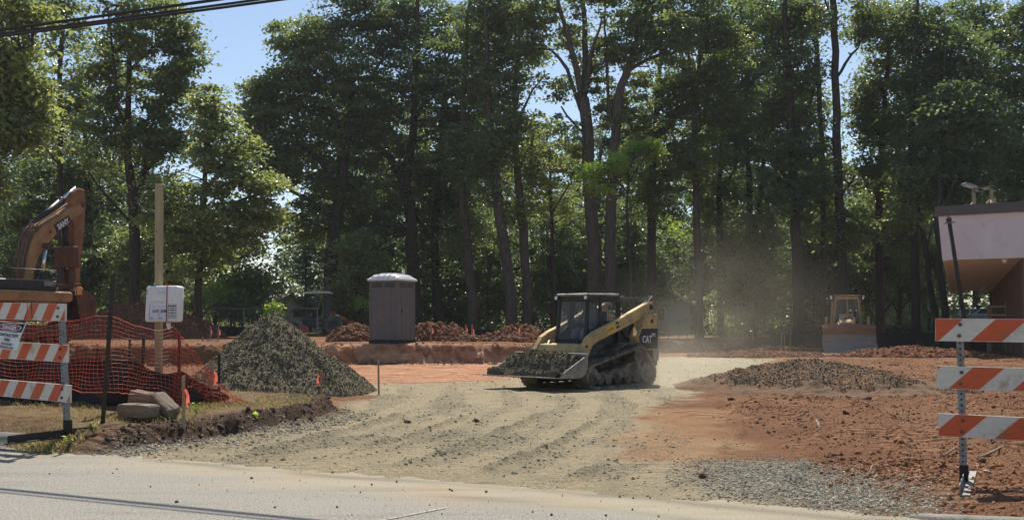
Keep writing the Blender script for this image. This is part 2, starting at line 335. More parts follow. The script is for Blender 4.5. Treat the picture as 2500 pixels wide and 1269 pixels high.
def ground_mat():
    m = bpy.data.materials.new('ground'); m.use_nodes = True; t = m.node_tree; b = t.nodes['Principled BSDF']; N = t.nodes.new; L = t.links.new
    co = N('ShaderNodeTexCoord').outputs['Object']
    def noise(s, d=6, r=0.6, vec=None):
        n = N('ShaderNodeTexNoise'); n.inputs['Scale'].default_value = s; n.inputs['Detail'].default_value = d; n.inputs['Roughness'].default_value = r; L(vec or co, n.inputs['Vector']); return n.outputs['Fac']
    def ramp(f, stops):
        c = N('ShaderNodeValToRGB'); e = c.color_ramp.elements
        while len(e) < len(stops): e.new(0.5)
        for i, (p, col) in enumerate(stops): e[i].position = p; e[i].color = (*col, 1)
        L(f, c.inputs['Fac']); return c.outputs['Color']
    def mix(f, a, c):
        x = N('ShaderNodeMix'); x.data_type = 'RGBA'; L(f, x.inputs[0]); L(a, x.inputs[6]); L(c, x.inputs[7]); return x.outputs[2]
    def att(n):
        a = N('ShaderNodeAttribute'); a.attribute_name = n; return a.outputs['Fac']
    def mul(a, k):
        x = N('ShaderNodeMath'); x.operation = 'MULTIPLY'; L(a, x.inputs[0])
        if isinstance(k, float): x.inputs[1].default_value = k
        else: L(k, x.inputs[1])
        return x.outputs[0]
    mp = N('ShaderNodeMapping'); mp.inputs['Rotation'].default_value = (0, 0, R(22)); mp.inputs['Scale'].default_value = (1.0, 0.28, 1); L(co, mp.inputs['Vector']); along = mp.outputs['Vector']
    big = noise(0.45, 5); mid = noise(2.6, 6, 0.65); fine = noise(30, 5, 0.7); streak = noise(3.2, 5, 0.6, along)
    clay = mix(ramp(fine, [(0.35, (0.25,)*3), (0.65, (1.0,)*3)]), ramp(mid, [(0.3, (0.095, 0.045, 0.025)), (0.7, (0.165, 0.08, 0.043))]), ramp(big, [(0.35, (0.195, 0.09, 0.044)), (0.52, (0.26, 0.128, 0.063)), (0.68, (0.32, 0.18, 0.096))]))
    grav = mix(ramp(fine, [(0.38, (0,)*3), (0.62, (1,)*3)]), ramp(mid, [(0.3, (0.225, 0.19, 0.128)), (0.7, (0.345, 0.292, 0.197))]), ramp(streak, [(0.3, (0.315, 0.267, 0.178)), (0.5, (0.43, 0.358, 0.232)), (0.7, (0.45, 0.34, 0.20))]))
    pale = ramp(mid, [(0.3, (0.30, 0.165, 0.082)), (0.7, (0.38, 0.225, 0.12))])
    mps = N('ShaderNodeMapping'); mps.inputs['Scale'].default_value = (0.35, 2.2, 1); L(co, mps.inputs['Vector'])
    pit = ramp(noise(2.0, 6, 0.65, mps.outputs['Vector']), [(0.35, (0.27, 0.115, 0.062)), (0.5, (0.44, 0.225, 0.128)), (0.62, (0.56, 0.335, 0.21))])
    gras = ramp(noise(5.5, 6, 0.7), [(0.36, (0.13, 0.07, 0.04)), (0.5, (0.20, 0.13, 0.07)), (0.64, (0.22, 0.18, 0.09))])
    dark = ramp(mid, [(0.3, (0.05, 0.032, 0.024)), (0.7, (0.115, 0.068, 0.046))])
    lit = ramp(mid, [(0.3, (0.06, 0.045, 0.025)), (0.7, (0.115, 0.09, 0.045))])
    patch = ramp(fine, [(0.4, (0.14, 0.125, 0.095)), (0.62, (0.34, 0.31, 0.24))])
    coarse = ramp(fine, [(0.35, (0.12, 0.108, 0.077)), (0.65, (0.25, 0.22, 0.15))]); dusty = ramp(mid, [(0.3, (0.36, 0.33, 0.24)), (0.7, (0.46, 0.425, 0.315))])
    grav = mix(mul(att('coarse'), 0.6), grav, coarse); grav = mix(mul(att('dusty'), 0.8), grav, dusty)
    c = mix(att('gravel'), clay, grav); c = mix(att('patch'), c, patch); c = mix(mul(att('pale'), 0.8), c, pale); c = mix(att('pit'), c, pit)
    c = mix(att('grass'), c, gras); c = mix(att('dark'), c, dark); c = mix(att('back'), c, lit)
    L(c, b.inputs['Base Color']); b.inputs['Roughness'].default_value = 0.92; b.inputs['Specular IOR Level'].default_value = 0.15
    # relief: grit everywhere, cleat marks of crawler tracks in patches of the clay
    sx = N('ShaderNodeSeparateXYZ'); L(co, sx.inputs[0])
    wv = N('ShaderNodeTexWave'); wv.wave_type = 'BANDS'; wv.bands_direction = 'Y'; wv.inputs['Scale'].default_value = 1.6; wv.inputs['Distortion'].default_value = 1.2; wv.inputs['Detail'].default_value = 2; L(co, wv.inputs['Vector'])
    mk = ramp(noise(0.55, 1), [(0.5, (0,)*3), (0.58, (1,)*3)])
    inv = N('ShaderNodeMath'); inv.operation = 'SUBTRACT'; inv.use_clamp = True; inv.inputs[0].default_value = 1.0; ad = N('ShaderNodeMath'); ad.operation = 'ADD'; L(mul(att('gravel'), 0.75), ad.inputs[0]); L(att('grass'), ad.inputs[1]); L(ad.outputs[0], inv.inputs[1])
    cle = mul(mul(mul(wv.outputs['Fac'], mk), inv.outputs[0]), 1.1)
    h = N('ShaderNodeMath'); h.operation = 'ADD'; L(mul(fine, 0.8), h.inputs[0]); L(mul(noise(9, 5, 0.7), 1.2), h.inputs[1])
    h2 = N('ShaderNodeMath'); h2.operation = 'ADD'; L(h.outputs[0], h2.inputs[0]); L(cle, h2.inputs[1])
    bp = N('ShaderNodeBump'); bp.inputs['Strength'].default_value = 1.0; bp.inputs['Distance'].default_value = 0.06; L(h2.outputs[0], bp.inputs['Height']); L(bp.outputs['Normal'], b.inputs['Normal'])
    return m
build_ground()

def build_road():
    m = bpy.data.materials.new('dusty_asphalt'); m.use_nodes = True; t = m.node_tree; b = t.nodes['Principled BSDF']; N = t.nodes.new; L = t.links.new
    co = N('ShaderNodeTexCoord').outputs['Object']
    mp = N('ShaderNodeMapping'); mp.inputs['Rotation'].default_value = (0, 0, R(26.3)); mp.inputs['Scale'].default_value = (0.22, 1.5, 1); L(co, mp.inputs['Vector'])
    def noise(s, vec, d=6, r=0.6):
        n = N('ShaderNodeTexNoise'); n.inputs['Scale'].default_value = s; n.inputs['Detail'].default_value = d; n.inputs['Roughness'].default_value = r; L(vec, n.inputs['Vector']); return n.outputs['Fac']
    def ramp(f, stops):
        c = N('ShaderNodeValToRGB'); e = c.color_ramp.elements
        while len(e) < len(stops): e.new(0.5)
        for i, (p, col) in enumerate(stops): e[i].position = p; e[i].color = (*col, 1)
        L(f, c.inputs['Fac']); return c.outputs['Color']
    def mix(f, a, c):
        x = N('ShaderNodeMix'); x.data_type = 'RGBA'; L(f, x.inputs[0]); L(a, x.inputs[6]); L(c, x.inputs[7]); return x.outputs[2]
    asp = ramp(noise(55, co, 4, 0.8), [(0.36, (0.115, 0.11, 0.098)), (0.5, (0.24, 0.228, 0.20)), (0.64, (0.38, 0.36, 0.315))])
    dust = ramp(noise(45, co, 4, 0.75), [(0.35, (0.24, 0.21, 0.152)), (0.65, (0.37, 0.325, 0.238))])
    mud = ramp(noise(45, co, 4, 0.75), [(0.35, (0.27, 0.18, 0.105)), (0.65, (0.40, 0.275, 0.165))]); dust = mix(ramp(noise(0.8, co, 4), [(0.50, (0,)*3), (0.68, (0.8,)*3)]), dust, mud)
    at = N('ShaderNodeAttribute'); at.attribute_name = 'edge'
    f = N('ShaderNodeMath'); f.operation = 'ADD'; L(at.outputs['Fac'], f.inputs[0])
    mm = N('ShaderNodeMath'); mm.operation = 'MULTIPLY_ADD'; L(noise(1.3, mp.outputs['Vector'], 5), mm.inputs[0]); mm.inputs[1].default_value = 1.9; mm.inputs[2].default_value = -0.95; L(mm.outputs[0], f.inputs[1])
    fac = ramp(f.outputs[0], [(0.15, (0,)*3), (0.75, (0.95,)*3)])
    c = mix(fac, asp, dust); gt = N('ShaderNodeAttribute'); gt.attribute_name = 'gutter'; c = mix(gt.outputs['Fac'], c, ramp(noise(60, co, 4, 0.8), [(0.35, (0.10, 0.088, 0.066)), (0.65, (0.25, 0.22, 0.165))]))
    ty = ramp(noise(2.2, mp.outputs['Vector'], 3), [(0.3, (0.72,)*3), (0.5, (1,)*3)])
    mu = N('ShaderNodeMix'); mu.data_type = 'RGBA'; mu.blend_type = 'MULTIPLY'; mu.inputs[0].default_value = 0.7; L(c, mu.inputs[6]); L(ty, mu.inputs[7])
    L(mu.outputs[2], b.inputs['Base Color']); b.inputs['Roughness'].default_value = 0.85; b.inputs['Specular IOR Level'].default_value = 0.25
    bp = N('ShaderNodeBump'); bp.inputs['Strength'].default_value = 0.5; bp.inputs['Distance'].default_value = 0.008; L(noise(120, co, 3, 0.8), bp.inputs['Height']); L(bp.outputs['Normal'], b.inputs['Normal'])
    us = np.concatenate([np.linspace(-300, -16, 40), np.linspace(-15, 12, 400), np.linspace(13, 300, 40)]); ws = np.concatenate([np.linspace(-9, -4.2, 10), np.linspace(-4, 0.22, 90)])
    U, Wv = np.meshgrid(us, ws); X = 8.21*ND[0]+U*RD[0]+Wv*ND[0]; Y = 8.21*ND[1]+U*RD[1]+Wv*ND[1]
    Z = 0.002+0.012*fbm(X, Y, 0.7, 2)*sstep(-3, 0, Wv); n, k = U.shape; idx = np.arange(n*k).reshape(n, k)
    F = np.stack([idx[:-1, :-1], idx[:-1, 1:], idx[1:, 1:], idx[1:, :-1]], -1).reshape(-1, 4)
    ed = sstep(-1.6, 0.1, Wv+0.25*fbm(X, Y, 0.9, 3))*np.interp(X, [-8, -5, -2, 6], [0.35, 0.6, 1, 1])
    o = np_mesh('road', np.stack([X, Y, Z], -1).reshape(-1, 3), F, m, smooth=True, attrs=dict(edge=ed, gutter=0.85*np.exp(-((Wv+0.16+0.2*fbm(X, Y, 0.8, 3))/0.11)**2)*sstep(-0.25, 0.25, fbm(X-7, Y, 0.6, 3)+0.05)+0.5*np.exp(-((Wv+0.75+0.25*fbm(X, Y, 0.5, 3))/0.10)**2)*sstep(0.0, 0.3, fbm(X+5, Y, 0.5, 3)))); tag(o, kind='structure')
build_road()
def road_joint():
    (x0, y0), (x1, y1) = Gp(915, 1275), Gp(1190, 1221); d = Vector((x1-x0, y1-y0, 0)); n = Vector((-d.y, d.x, 0)).normalized()*0.009; m = MB(); k = 12; g = np.random.default_rng(4)
    for i in range(k):
        a = Vector((x0, y0, 0.0))+d*(i/k)-d*0.4; b = a+d*(1/k+0.01); j = n*float(g.uniform(0.6, 1.3)); m.add([a-j+Vector((0, 0, 0.012)), a+j+Vector((0, 0, 0.012)), b+j+Vector((0, 0, 0.012)), b-j+Vector((0, 0, 0.012))], [(0, 3, 2, 1)])
    tag(m.build('road_joint', M('joint_filler', (0.46, 0.43, 0.36), (0.36, 0.33, 0.28), scale=20, rough=0.9)), kind='structure')
road_joint()

CONC = M('kerb_concrete', (0.24, 0.225, 0.20), (0.14, 0.13, 0.115), scale=9, rough=0.9, bump=0.4, bscale=60)
def kerb(u0, u1, drop0, drop1, wo=0.0):        # a kerb along the road edge, sinking at its ends
    mb = MB(); pro = [(-0.30, 0.012), (-0.02, 0.022), (0.0, 0.10), (0.04, 0.145), (0.10, 0.155), (0.16, 0.15), (0.18, -0.1)]
    us = np.linspace(u0, u1, 40); rows = []
    for u in us:
        k = 1.0
        if drop0: k = min(k, sstep(0, 0.9, abs(u-u0)))
        if drop1: k = min(k, sstep(0, 0.9, abs(u-u1)))
        bend = 0.0
        if drop1: bend = 0.55*(1-sstep(0, 1.0, abs(u-u1)))
        if drop0: bend = 0.55*(1-sstep(0, 1.0, abs(u-u0)))
        base = len(mb.v)
        for w, z in pro:
            w2 = w+wo+bend*(1 if w > -0.1 else 0.5); zz = 0.006+(z-0.012)*k-0.02*(1-k) if z > 0.013 else z-0.02*(1-k)
            mb.v.append((8.21*ND[0]+u*RD[0]+w2*ND[0], 8.21*ND[1]+u*RD[1]+w2*ND[1], zz))
        rows.append(base)
    n = len(pro)
    for a, b in zip(rows, rows[1:]):
        for i in range(n-1): mb.f.append((a+i, b+i, b+i+1, a+i+1)); mb.m.append(0)
    o = mb.build('kerb', CONC, smooth=True); tag(o, kind='structure')
def u_of(x, y): return (x-8.21*ND[0])*RD[0]+(y-8.21*ND[1])*RD[1]
kerb(-60, u_of(-4.75, 11.3), False, True)
kerb(u_of(2.5, 7.25), 60, True, False, -0.45)

# ------------------------------------------------------------------ trees
def leaf_quads(C, size, up=0.55, seed=0):
    """one folded leaf for each centre in C"""
    g = np.random.default_rng(seed); n = len(C)
    nrm = g.normal(size=(n, 3)); nrm /= np.linalg.norm(nrm, axis=1, keepdims=True); nrm[:, 2] = np.abs(nrm[:, 2])+up; nrm /= np.linalg.norm(nrm, axis=1, keepdims=True)
    a = g.normal(size=(n, 3)); a -= nrm*(a*nrm).sum(1, keepdims=True); a /= np.linalg.norm(a, axis=1, keepdims=True); a[:, 2] -= 0.25
    b = np.cross(nrm, a); s = size*g.uniform(0.6, 1.35, (n, 1)); fold = 0.16*s*nrm
    V = np.stack([C-a*s*0.55, C+b*s*0.36+fold, C+a*s*0.55, C-b*s*0.36+fold], 1).reshape(-1, 3)
    F = np.arange(4*n).reshape(n, 4)
    return V, F
def clump_points(center, rad, n, g, clump=0.75, per=72):
    """points gathered in flattish sprays spread through an ellipsoid"""
    k = max(1, n//per)
    d = g.normal(size=(k, 3)); d /= np.linalg.norm(d, axis=1, keepdims=True)
    cc = np.asarray(center)+d*np.asarray(rad)*(g.random((k, 1))**0.42)
    q = g.normal(size=(k, per, 3))*np.array([0.62, 0.62, 0.17])*clump*g.uniform(0.7, 1.3, (k, 1, 1))
    q[..., 2] -= 0.22*(q[..., 0]**2+q[..., 1]**2)/clump
    return (cc[:, None, :]+q).reshape(-1, 3), cc
_tn = [0]
def tree(label, Y, trunk, limbs=(), crowns=(), leaf=0.225, mat=None, bark=None, name='tree', cat='tree', group=None, spread=1.0, dens=1.55, clump=0.8, twigs=0.5):
    _tn[0] += 1; g = np.random.default_rng(100+_tn[0]); s = FPX/Y
    bx = (trunk[0][0]-1250)/s; bz = gz1(bx, Y)-0.1; base = Vector((bx, Y, bz))
    root = thing(name, label, cat, base, 0, group)
    mb = MB(); pts = [Wp(p[0], p[1], Y) for p in trunk]; pts[0].z = bz; rs = [p[2]/s for p in trunk]
    dd = [pts[0]]; dr = [rs[0]*1.25]
    for i in range(len(pts)-1):
        for k in (0.33, 0.67, 1.0):
            p = pts[i].lerp(pts[i+1], k)
            if k < 1: p = p+Vector((g.normal(), g.normal(), 0))*0.05
            dd.append(p); dr.append(rs[i]*(1-k)+rs[i+1]*k)
    mb.tube([p-base for p in dd], dr, 9)
    tips = list(dd[len(dd)//3:])
    for lb in limbs:
        y0 = Y; l = []
        off = g.choice([-1, 1])*g.uniform(0.2, 0.5)
        for i, p in enumerate(lb): l.append(Wp(p[0], p[1], Y+off*i))
        d2 = []; r2 = []
        for i in range(len(l)-1):
            for k in (0.0, 0.5): d2.append(l[i].lerp(l[i+1], k)+Vector((g.normal(), g.normal(), g.normal()))*(0.06 if k else 0)); r2.append((lb[i][2]*(1-k)+lb[i+1][2]*k)/s)
        d2.append(l[-1]); r2.append(lb[-1][2]/s); tips += d2[1:]
        mb.tube([p-base for p in d2], r2, 6)
    P = []
    for c in crowns:
        cx, cy, rx, ry, n = c[:5]; dy = c[5] if len(c) > 5 else g.normal()*0.7
        ctr = Wp(cx, cy, Y+dy); rad = (rx/s, max(1.0, 0.8*min(rx, ry)/s*spread), ry/s)
        pp, cc = clump_points(ctr, rad, int(n*dens), g, clump); P.append(pp)
        for q in cc[g.random(len(cc)) < twigs*0.5]:
            q = Vector(q); t = min(tips, key=lambda p: (p-q).length+max(0, p.z-q.z)*0.8)
            if (t-q).length > 9: continue
            md = t.lerp(q, 0.5)+Vector((g.normal()*0.15, g.normal()*0.15, -0.05*(t-q).length+0.25))
            mb.tube([t-base, md-base, q-base], [0.055, 0.035, 0.012], 4, cap=False)
    mb.build('trunk', bark or BARK, root, smooth=True)
    P = np.concatenate(P)-np.array(base)
    V, F = leaf_quads(P, leaf, seed=_tn[0])
    np_mesh('crown', V, F, mat or LEAF, root)
    return root

# --- left of the blue gap
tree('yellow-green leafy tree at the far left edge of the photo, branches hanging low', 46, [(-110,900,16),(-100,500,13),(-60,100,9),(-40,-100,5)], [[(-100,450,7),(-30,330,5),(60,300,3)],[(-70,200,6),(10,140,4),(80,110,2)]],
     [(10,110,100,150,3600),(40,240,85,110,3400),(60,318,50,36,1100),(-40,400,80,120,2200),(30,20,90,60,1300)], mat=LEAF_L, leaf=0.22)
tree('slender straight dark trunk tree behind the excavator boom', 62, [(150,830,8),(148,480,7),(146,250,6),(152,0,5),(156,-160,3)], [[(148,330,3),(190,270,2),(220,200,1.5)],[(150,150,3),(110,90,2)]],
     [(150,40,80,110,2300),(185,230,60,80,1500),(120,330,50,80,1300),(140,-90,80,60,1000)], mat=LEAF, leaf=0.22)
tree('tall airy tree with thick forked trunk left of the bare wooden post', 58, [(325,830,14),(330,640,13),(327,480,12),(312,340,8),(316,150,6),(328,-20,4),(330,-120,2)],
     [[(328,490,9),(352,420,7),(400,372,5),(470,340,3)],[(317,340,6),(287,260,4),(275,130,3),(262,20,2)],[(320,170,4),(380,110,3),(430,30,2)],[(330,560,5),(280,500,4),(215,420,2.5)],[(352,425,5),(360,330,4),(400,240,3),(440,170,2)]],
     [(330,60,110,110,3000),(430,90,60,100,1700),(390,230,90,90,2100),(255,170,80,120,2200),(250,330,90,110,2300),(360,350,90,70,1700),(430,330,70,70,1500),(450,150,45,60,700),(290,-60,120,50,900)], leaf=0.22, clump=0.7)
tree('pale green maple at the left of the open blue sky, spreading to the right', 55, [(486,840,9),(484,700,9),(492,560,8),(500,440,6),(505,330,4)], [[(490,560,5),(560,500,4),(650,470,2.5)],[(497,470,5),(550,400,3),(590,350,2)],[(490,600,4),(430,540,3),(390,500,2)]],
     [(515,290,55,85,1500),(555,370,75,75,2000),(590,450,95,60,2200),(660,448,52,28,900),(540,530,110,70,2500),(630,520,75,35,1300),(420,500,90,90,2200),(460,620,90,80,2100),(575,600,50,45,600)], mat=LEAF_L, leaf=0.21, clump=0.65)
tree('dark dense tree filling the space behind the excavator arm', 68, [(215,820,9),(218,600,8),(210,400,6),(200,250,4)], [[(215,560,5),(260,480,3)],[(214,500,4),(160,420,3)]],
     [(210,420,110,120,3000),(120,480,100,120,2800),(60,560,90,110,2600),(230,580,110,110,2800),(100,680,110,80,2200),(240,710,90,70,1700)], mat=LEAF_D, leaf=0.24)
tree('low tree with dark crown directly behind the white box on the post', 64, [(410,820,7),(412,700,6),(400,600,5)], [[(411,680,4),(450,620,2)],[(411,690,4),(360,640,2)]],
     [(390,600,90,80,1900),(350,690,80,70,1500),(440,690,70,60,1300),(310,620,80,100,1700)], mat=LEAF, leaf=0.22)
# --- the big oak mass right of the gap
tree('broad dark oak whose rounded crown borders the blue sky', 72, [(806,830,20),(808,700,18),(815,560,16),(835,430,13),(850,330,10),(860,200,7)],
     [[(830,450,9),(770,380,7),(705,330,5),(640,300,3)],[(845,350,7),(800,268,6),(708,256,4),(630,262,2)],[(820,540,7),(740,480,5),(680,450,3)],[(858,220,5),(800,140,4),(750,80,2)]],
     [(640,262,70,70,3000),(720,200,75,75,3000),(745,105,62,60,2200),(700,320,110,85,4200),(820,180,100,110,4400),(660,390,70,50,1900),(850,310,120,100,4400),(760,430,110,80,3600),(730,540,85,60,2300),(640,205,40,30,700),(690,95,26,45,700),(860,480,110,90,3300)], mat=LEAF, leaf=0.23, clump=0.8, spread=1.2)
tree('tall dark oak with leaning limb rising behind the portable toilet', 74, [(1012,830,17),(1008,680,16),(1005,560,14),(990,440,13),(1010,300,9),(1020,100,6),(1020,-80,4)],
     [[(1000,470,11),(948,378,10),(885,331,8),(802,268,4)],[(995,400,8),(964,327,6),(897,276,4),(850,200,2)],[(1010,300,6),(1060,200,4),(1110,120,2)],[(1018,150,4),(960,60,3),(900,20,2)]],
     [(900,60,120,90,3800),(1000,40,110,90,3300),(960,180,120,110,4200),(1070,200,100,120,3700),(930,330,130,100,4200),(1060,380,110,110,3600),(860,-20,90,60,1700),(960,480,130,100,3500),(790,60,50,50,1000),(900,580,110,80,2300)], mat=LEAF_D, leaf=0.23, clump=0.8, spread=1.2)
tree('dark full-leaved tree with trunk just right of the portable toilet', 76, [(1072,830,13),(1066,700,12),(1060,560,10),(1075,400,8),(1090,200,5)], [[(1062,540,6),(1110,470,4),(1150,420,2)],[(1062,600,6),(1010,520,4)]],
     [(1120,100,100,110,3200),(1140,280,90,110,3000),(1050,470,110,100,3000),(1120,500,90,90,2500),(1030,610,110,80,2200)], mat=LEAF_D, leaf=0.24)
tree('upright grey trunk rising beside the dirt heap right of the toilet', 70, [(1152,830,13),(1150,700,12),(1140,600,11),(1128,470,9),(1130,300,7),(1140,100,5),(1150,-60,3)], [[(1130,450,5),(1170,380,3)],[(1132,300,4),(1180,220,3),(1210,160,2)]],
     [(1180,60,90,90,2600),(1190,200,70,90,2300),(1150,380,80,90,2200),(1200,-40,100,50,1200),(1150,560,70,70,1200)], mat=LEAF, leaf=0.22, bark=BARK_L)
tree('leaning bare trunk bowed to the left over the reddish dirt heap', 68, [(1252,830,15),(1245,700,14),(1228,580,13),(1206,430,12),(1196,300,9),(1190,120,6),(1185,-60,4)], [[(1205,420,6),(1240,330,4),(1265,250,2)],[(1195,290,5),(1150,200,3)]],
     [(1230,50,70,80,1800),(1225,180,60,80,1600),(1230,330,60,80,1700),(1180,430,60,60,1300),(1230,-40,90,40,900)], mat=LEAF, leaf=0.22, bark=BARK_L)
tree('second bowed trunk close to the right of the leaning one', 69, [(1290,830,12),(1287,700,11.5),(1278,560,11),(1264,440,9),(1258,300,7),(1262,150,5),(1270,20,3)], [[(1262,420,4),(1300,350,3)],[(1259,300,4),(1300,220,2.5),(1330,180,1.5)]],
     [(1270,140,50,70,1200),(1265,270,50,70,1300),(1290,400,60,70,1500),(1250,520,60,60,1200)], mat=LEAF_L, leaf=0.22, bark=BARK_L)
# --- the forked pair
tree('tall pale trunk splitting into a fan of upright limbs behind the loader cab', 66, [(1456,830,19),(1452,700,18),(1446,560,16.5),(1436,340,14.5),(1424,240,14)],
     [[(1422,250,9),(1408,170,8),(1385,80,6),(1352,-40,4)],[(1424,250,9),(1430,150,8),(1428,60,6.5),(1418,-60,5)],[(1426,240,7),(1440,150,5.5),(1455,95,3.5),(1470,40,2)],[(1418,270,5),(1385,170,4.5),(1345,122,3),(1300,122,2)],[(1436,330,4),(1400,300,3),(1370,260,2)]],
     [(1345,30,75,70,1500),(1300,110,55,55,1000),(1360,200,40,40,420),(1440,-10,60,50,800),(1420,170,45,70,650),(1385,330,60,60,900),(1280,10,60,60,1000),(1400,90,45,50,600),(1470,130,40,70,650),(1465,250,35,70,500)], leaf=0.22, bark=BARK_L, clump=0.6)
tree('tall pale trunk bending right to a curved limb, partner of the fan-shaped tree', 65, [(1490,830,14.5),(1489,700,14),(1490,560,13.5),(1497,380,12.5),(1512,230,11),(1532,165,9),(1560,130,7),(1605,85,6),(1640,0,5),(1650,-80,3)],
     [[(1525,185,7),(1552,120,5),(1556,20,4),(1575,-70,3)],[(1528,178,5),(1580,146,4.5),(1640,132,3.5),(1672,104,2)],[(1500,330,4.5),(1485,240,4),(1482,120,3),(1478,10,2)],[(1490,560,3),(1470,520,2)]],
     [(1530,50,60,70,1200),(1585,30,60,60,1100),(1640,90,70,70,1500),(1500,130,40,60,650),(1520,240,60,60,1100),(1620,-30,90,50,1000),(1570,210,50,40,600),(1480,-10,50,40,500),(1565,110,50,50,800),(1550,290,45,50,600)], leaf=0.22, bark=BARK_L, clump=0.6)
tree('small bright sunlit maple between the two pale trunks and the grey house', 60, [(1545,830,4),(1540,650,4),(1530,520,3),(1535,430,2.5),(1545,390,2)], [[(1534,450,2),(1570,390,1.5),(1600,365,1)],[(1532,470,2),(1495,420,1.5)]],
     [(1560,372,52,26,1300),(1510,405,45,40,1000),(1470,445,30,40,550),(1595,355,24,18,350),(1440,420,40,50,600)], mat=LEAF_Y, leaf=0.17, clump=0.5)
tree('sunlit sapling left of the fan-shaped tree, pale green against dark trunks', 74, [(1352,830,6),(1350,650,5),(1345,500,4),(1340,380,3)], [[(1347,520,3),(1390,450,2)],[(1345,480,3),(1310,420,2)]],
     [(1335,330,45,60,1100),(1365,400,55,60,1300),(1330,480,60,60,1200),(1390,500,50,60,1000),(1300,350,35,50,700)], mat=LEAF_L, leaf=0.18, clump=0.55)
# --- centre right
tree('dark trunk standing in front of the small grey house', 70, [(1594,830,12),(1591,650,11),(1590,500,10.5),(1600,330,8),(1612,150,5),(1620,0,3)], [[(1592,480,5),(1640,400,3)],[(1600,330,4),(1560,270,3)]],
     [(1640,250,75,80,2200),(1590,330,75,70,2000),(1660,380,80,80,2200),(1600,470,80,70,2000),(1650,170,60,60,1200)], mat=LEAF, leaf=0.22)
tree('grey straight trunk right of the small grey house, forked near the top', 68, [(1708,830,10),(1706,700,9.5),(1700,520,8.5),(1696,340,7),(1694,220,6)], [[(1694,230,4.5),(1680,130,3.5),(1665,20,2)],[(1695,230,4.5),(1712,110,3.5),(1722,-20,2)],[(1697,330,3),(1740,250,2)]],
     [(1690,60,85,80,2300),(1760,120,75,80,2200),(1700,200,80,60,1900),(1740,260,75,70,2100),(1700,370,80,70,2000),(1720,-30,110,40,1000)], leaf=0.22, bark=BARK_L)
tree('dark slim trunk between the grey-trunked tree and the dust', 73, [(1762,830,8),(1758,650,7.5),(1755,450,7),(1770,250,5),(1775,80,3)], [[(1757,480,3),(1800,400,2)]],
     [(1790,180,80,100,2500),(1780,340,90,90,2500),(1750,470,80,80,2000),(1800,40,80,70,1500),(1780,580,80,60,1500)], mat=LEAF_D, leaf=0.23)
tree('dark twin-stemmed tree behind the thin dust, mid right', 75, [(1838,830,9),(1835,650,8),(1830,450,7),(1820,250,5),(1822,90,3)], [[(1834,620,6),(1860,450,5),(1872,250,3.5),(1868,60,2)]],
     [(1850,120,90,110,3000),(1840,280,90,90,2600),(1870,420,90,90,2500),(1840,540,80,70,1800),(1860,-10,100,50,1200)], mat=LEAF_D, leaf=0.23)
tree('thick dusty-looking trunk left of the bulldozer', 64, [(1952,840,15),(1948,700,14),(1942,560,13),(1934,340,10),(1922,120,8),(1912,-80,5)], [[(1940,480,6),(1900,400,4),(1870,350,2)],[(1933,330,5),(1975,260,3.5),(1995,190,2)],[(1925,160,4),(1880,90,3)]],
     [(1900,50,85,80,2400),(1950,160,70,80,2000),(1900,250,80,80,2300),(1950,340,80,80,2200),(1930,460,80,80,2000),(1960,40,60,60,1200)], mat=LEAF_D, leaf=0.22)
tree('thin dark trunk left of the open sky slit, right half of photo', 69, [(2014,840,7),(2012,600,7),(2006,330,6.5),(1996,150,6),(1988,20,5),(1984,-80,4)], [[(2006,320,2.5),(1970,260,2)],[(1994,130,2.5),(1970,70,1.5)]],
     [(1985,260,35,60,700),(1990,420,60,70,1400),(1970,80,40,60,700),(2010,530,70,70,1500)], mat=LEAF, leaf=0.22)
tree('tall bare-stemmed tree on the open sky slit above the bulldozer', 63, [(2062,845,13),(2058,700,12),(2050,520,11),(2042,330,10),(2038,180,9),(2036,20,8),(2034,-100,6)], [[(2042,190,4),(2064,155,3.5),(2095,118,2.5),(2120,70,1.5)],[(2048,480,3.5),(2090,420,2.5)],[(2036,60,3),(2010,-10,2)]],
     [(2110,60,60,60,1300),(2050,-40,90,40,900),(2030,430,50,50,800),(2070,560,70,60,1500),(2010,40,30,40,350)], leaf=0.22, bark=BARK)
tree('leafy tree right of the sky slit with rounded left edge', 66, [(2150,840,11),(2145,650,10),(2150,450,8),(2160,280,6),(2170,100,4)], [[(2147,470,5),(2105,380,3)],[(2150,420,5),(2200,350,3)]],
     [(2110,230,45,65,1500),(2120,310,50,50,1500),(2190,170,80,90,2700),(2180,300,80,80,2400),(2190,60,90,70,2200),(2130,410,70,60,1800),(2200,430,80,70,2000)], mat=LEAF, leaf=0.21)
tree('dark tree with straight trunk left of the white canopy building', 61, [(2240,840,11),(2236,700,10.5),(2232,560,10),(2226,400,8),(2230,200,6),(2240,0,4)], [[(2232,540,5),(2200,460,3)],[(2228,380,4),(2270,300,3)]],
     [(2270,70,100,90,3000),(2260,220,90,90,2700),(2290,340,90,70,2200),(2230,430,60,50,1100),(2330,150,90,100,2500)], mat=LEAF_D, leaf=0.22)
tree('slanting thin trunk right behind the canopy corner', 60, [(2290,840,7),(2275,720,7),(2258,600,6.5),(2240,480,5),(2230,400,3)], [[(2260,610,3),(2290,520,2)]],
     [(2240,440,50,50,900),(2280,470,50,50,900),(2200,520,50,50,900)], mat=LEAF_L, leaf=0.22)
tree('second slanting trunk touching the canopy edge', 58, [(2318,840,9),(2300,700,8.5),(2288,560,8),(2296,420,6),(2310,250,4)], [[(2290,540,4),(2330,440,3)]],
     [(2330,280,90,80,2400),(2360,400,90,60,2000),(2320,460,70,50,1400),(2390,300,70,80,1700)], mat=LEAF_D, leaf=0.22)
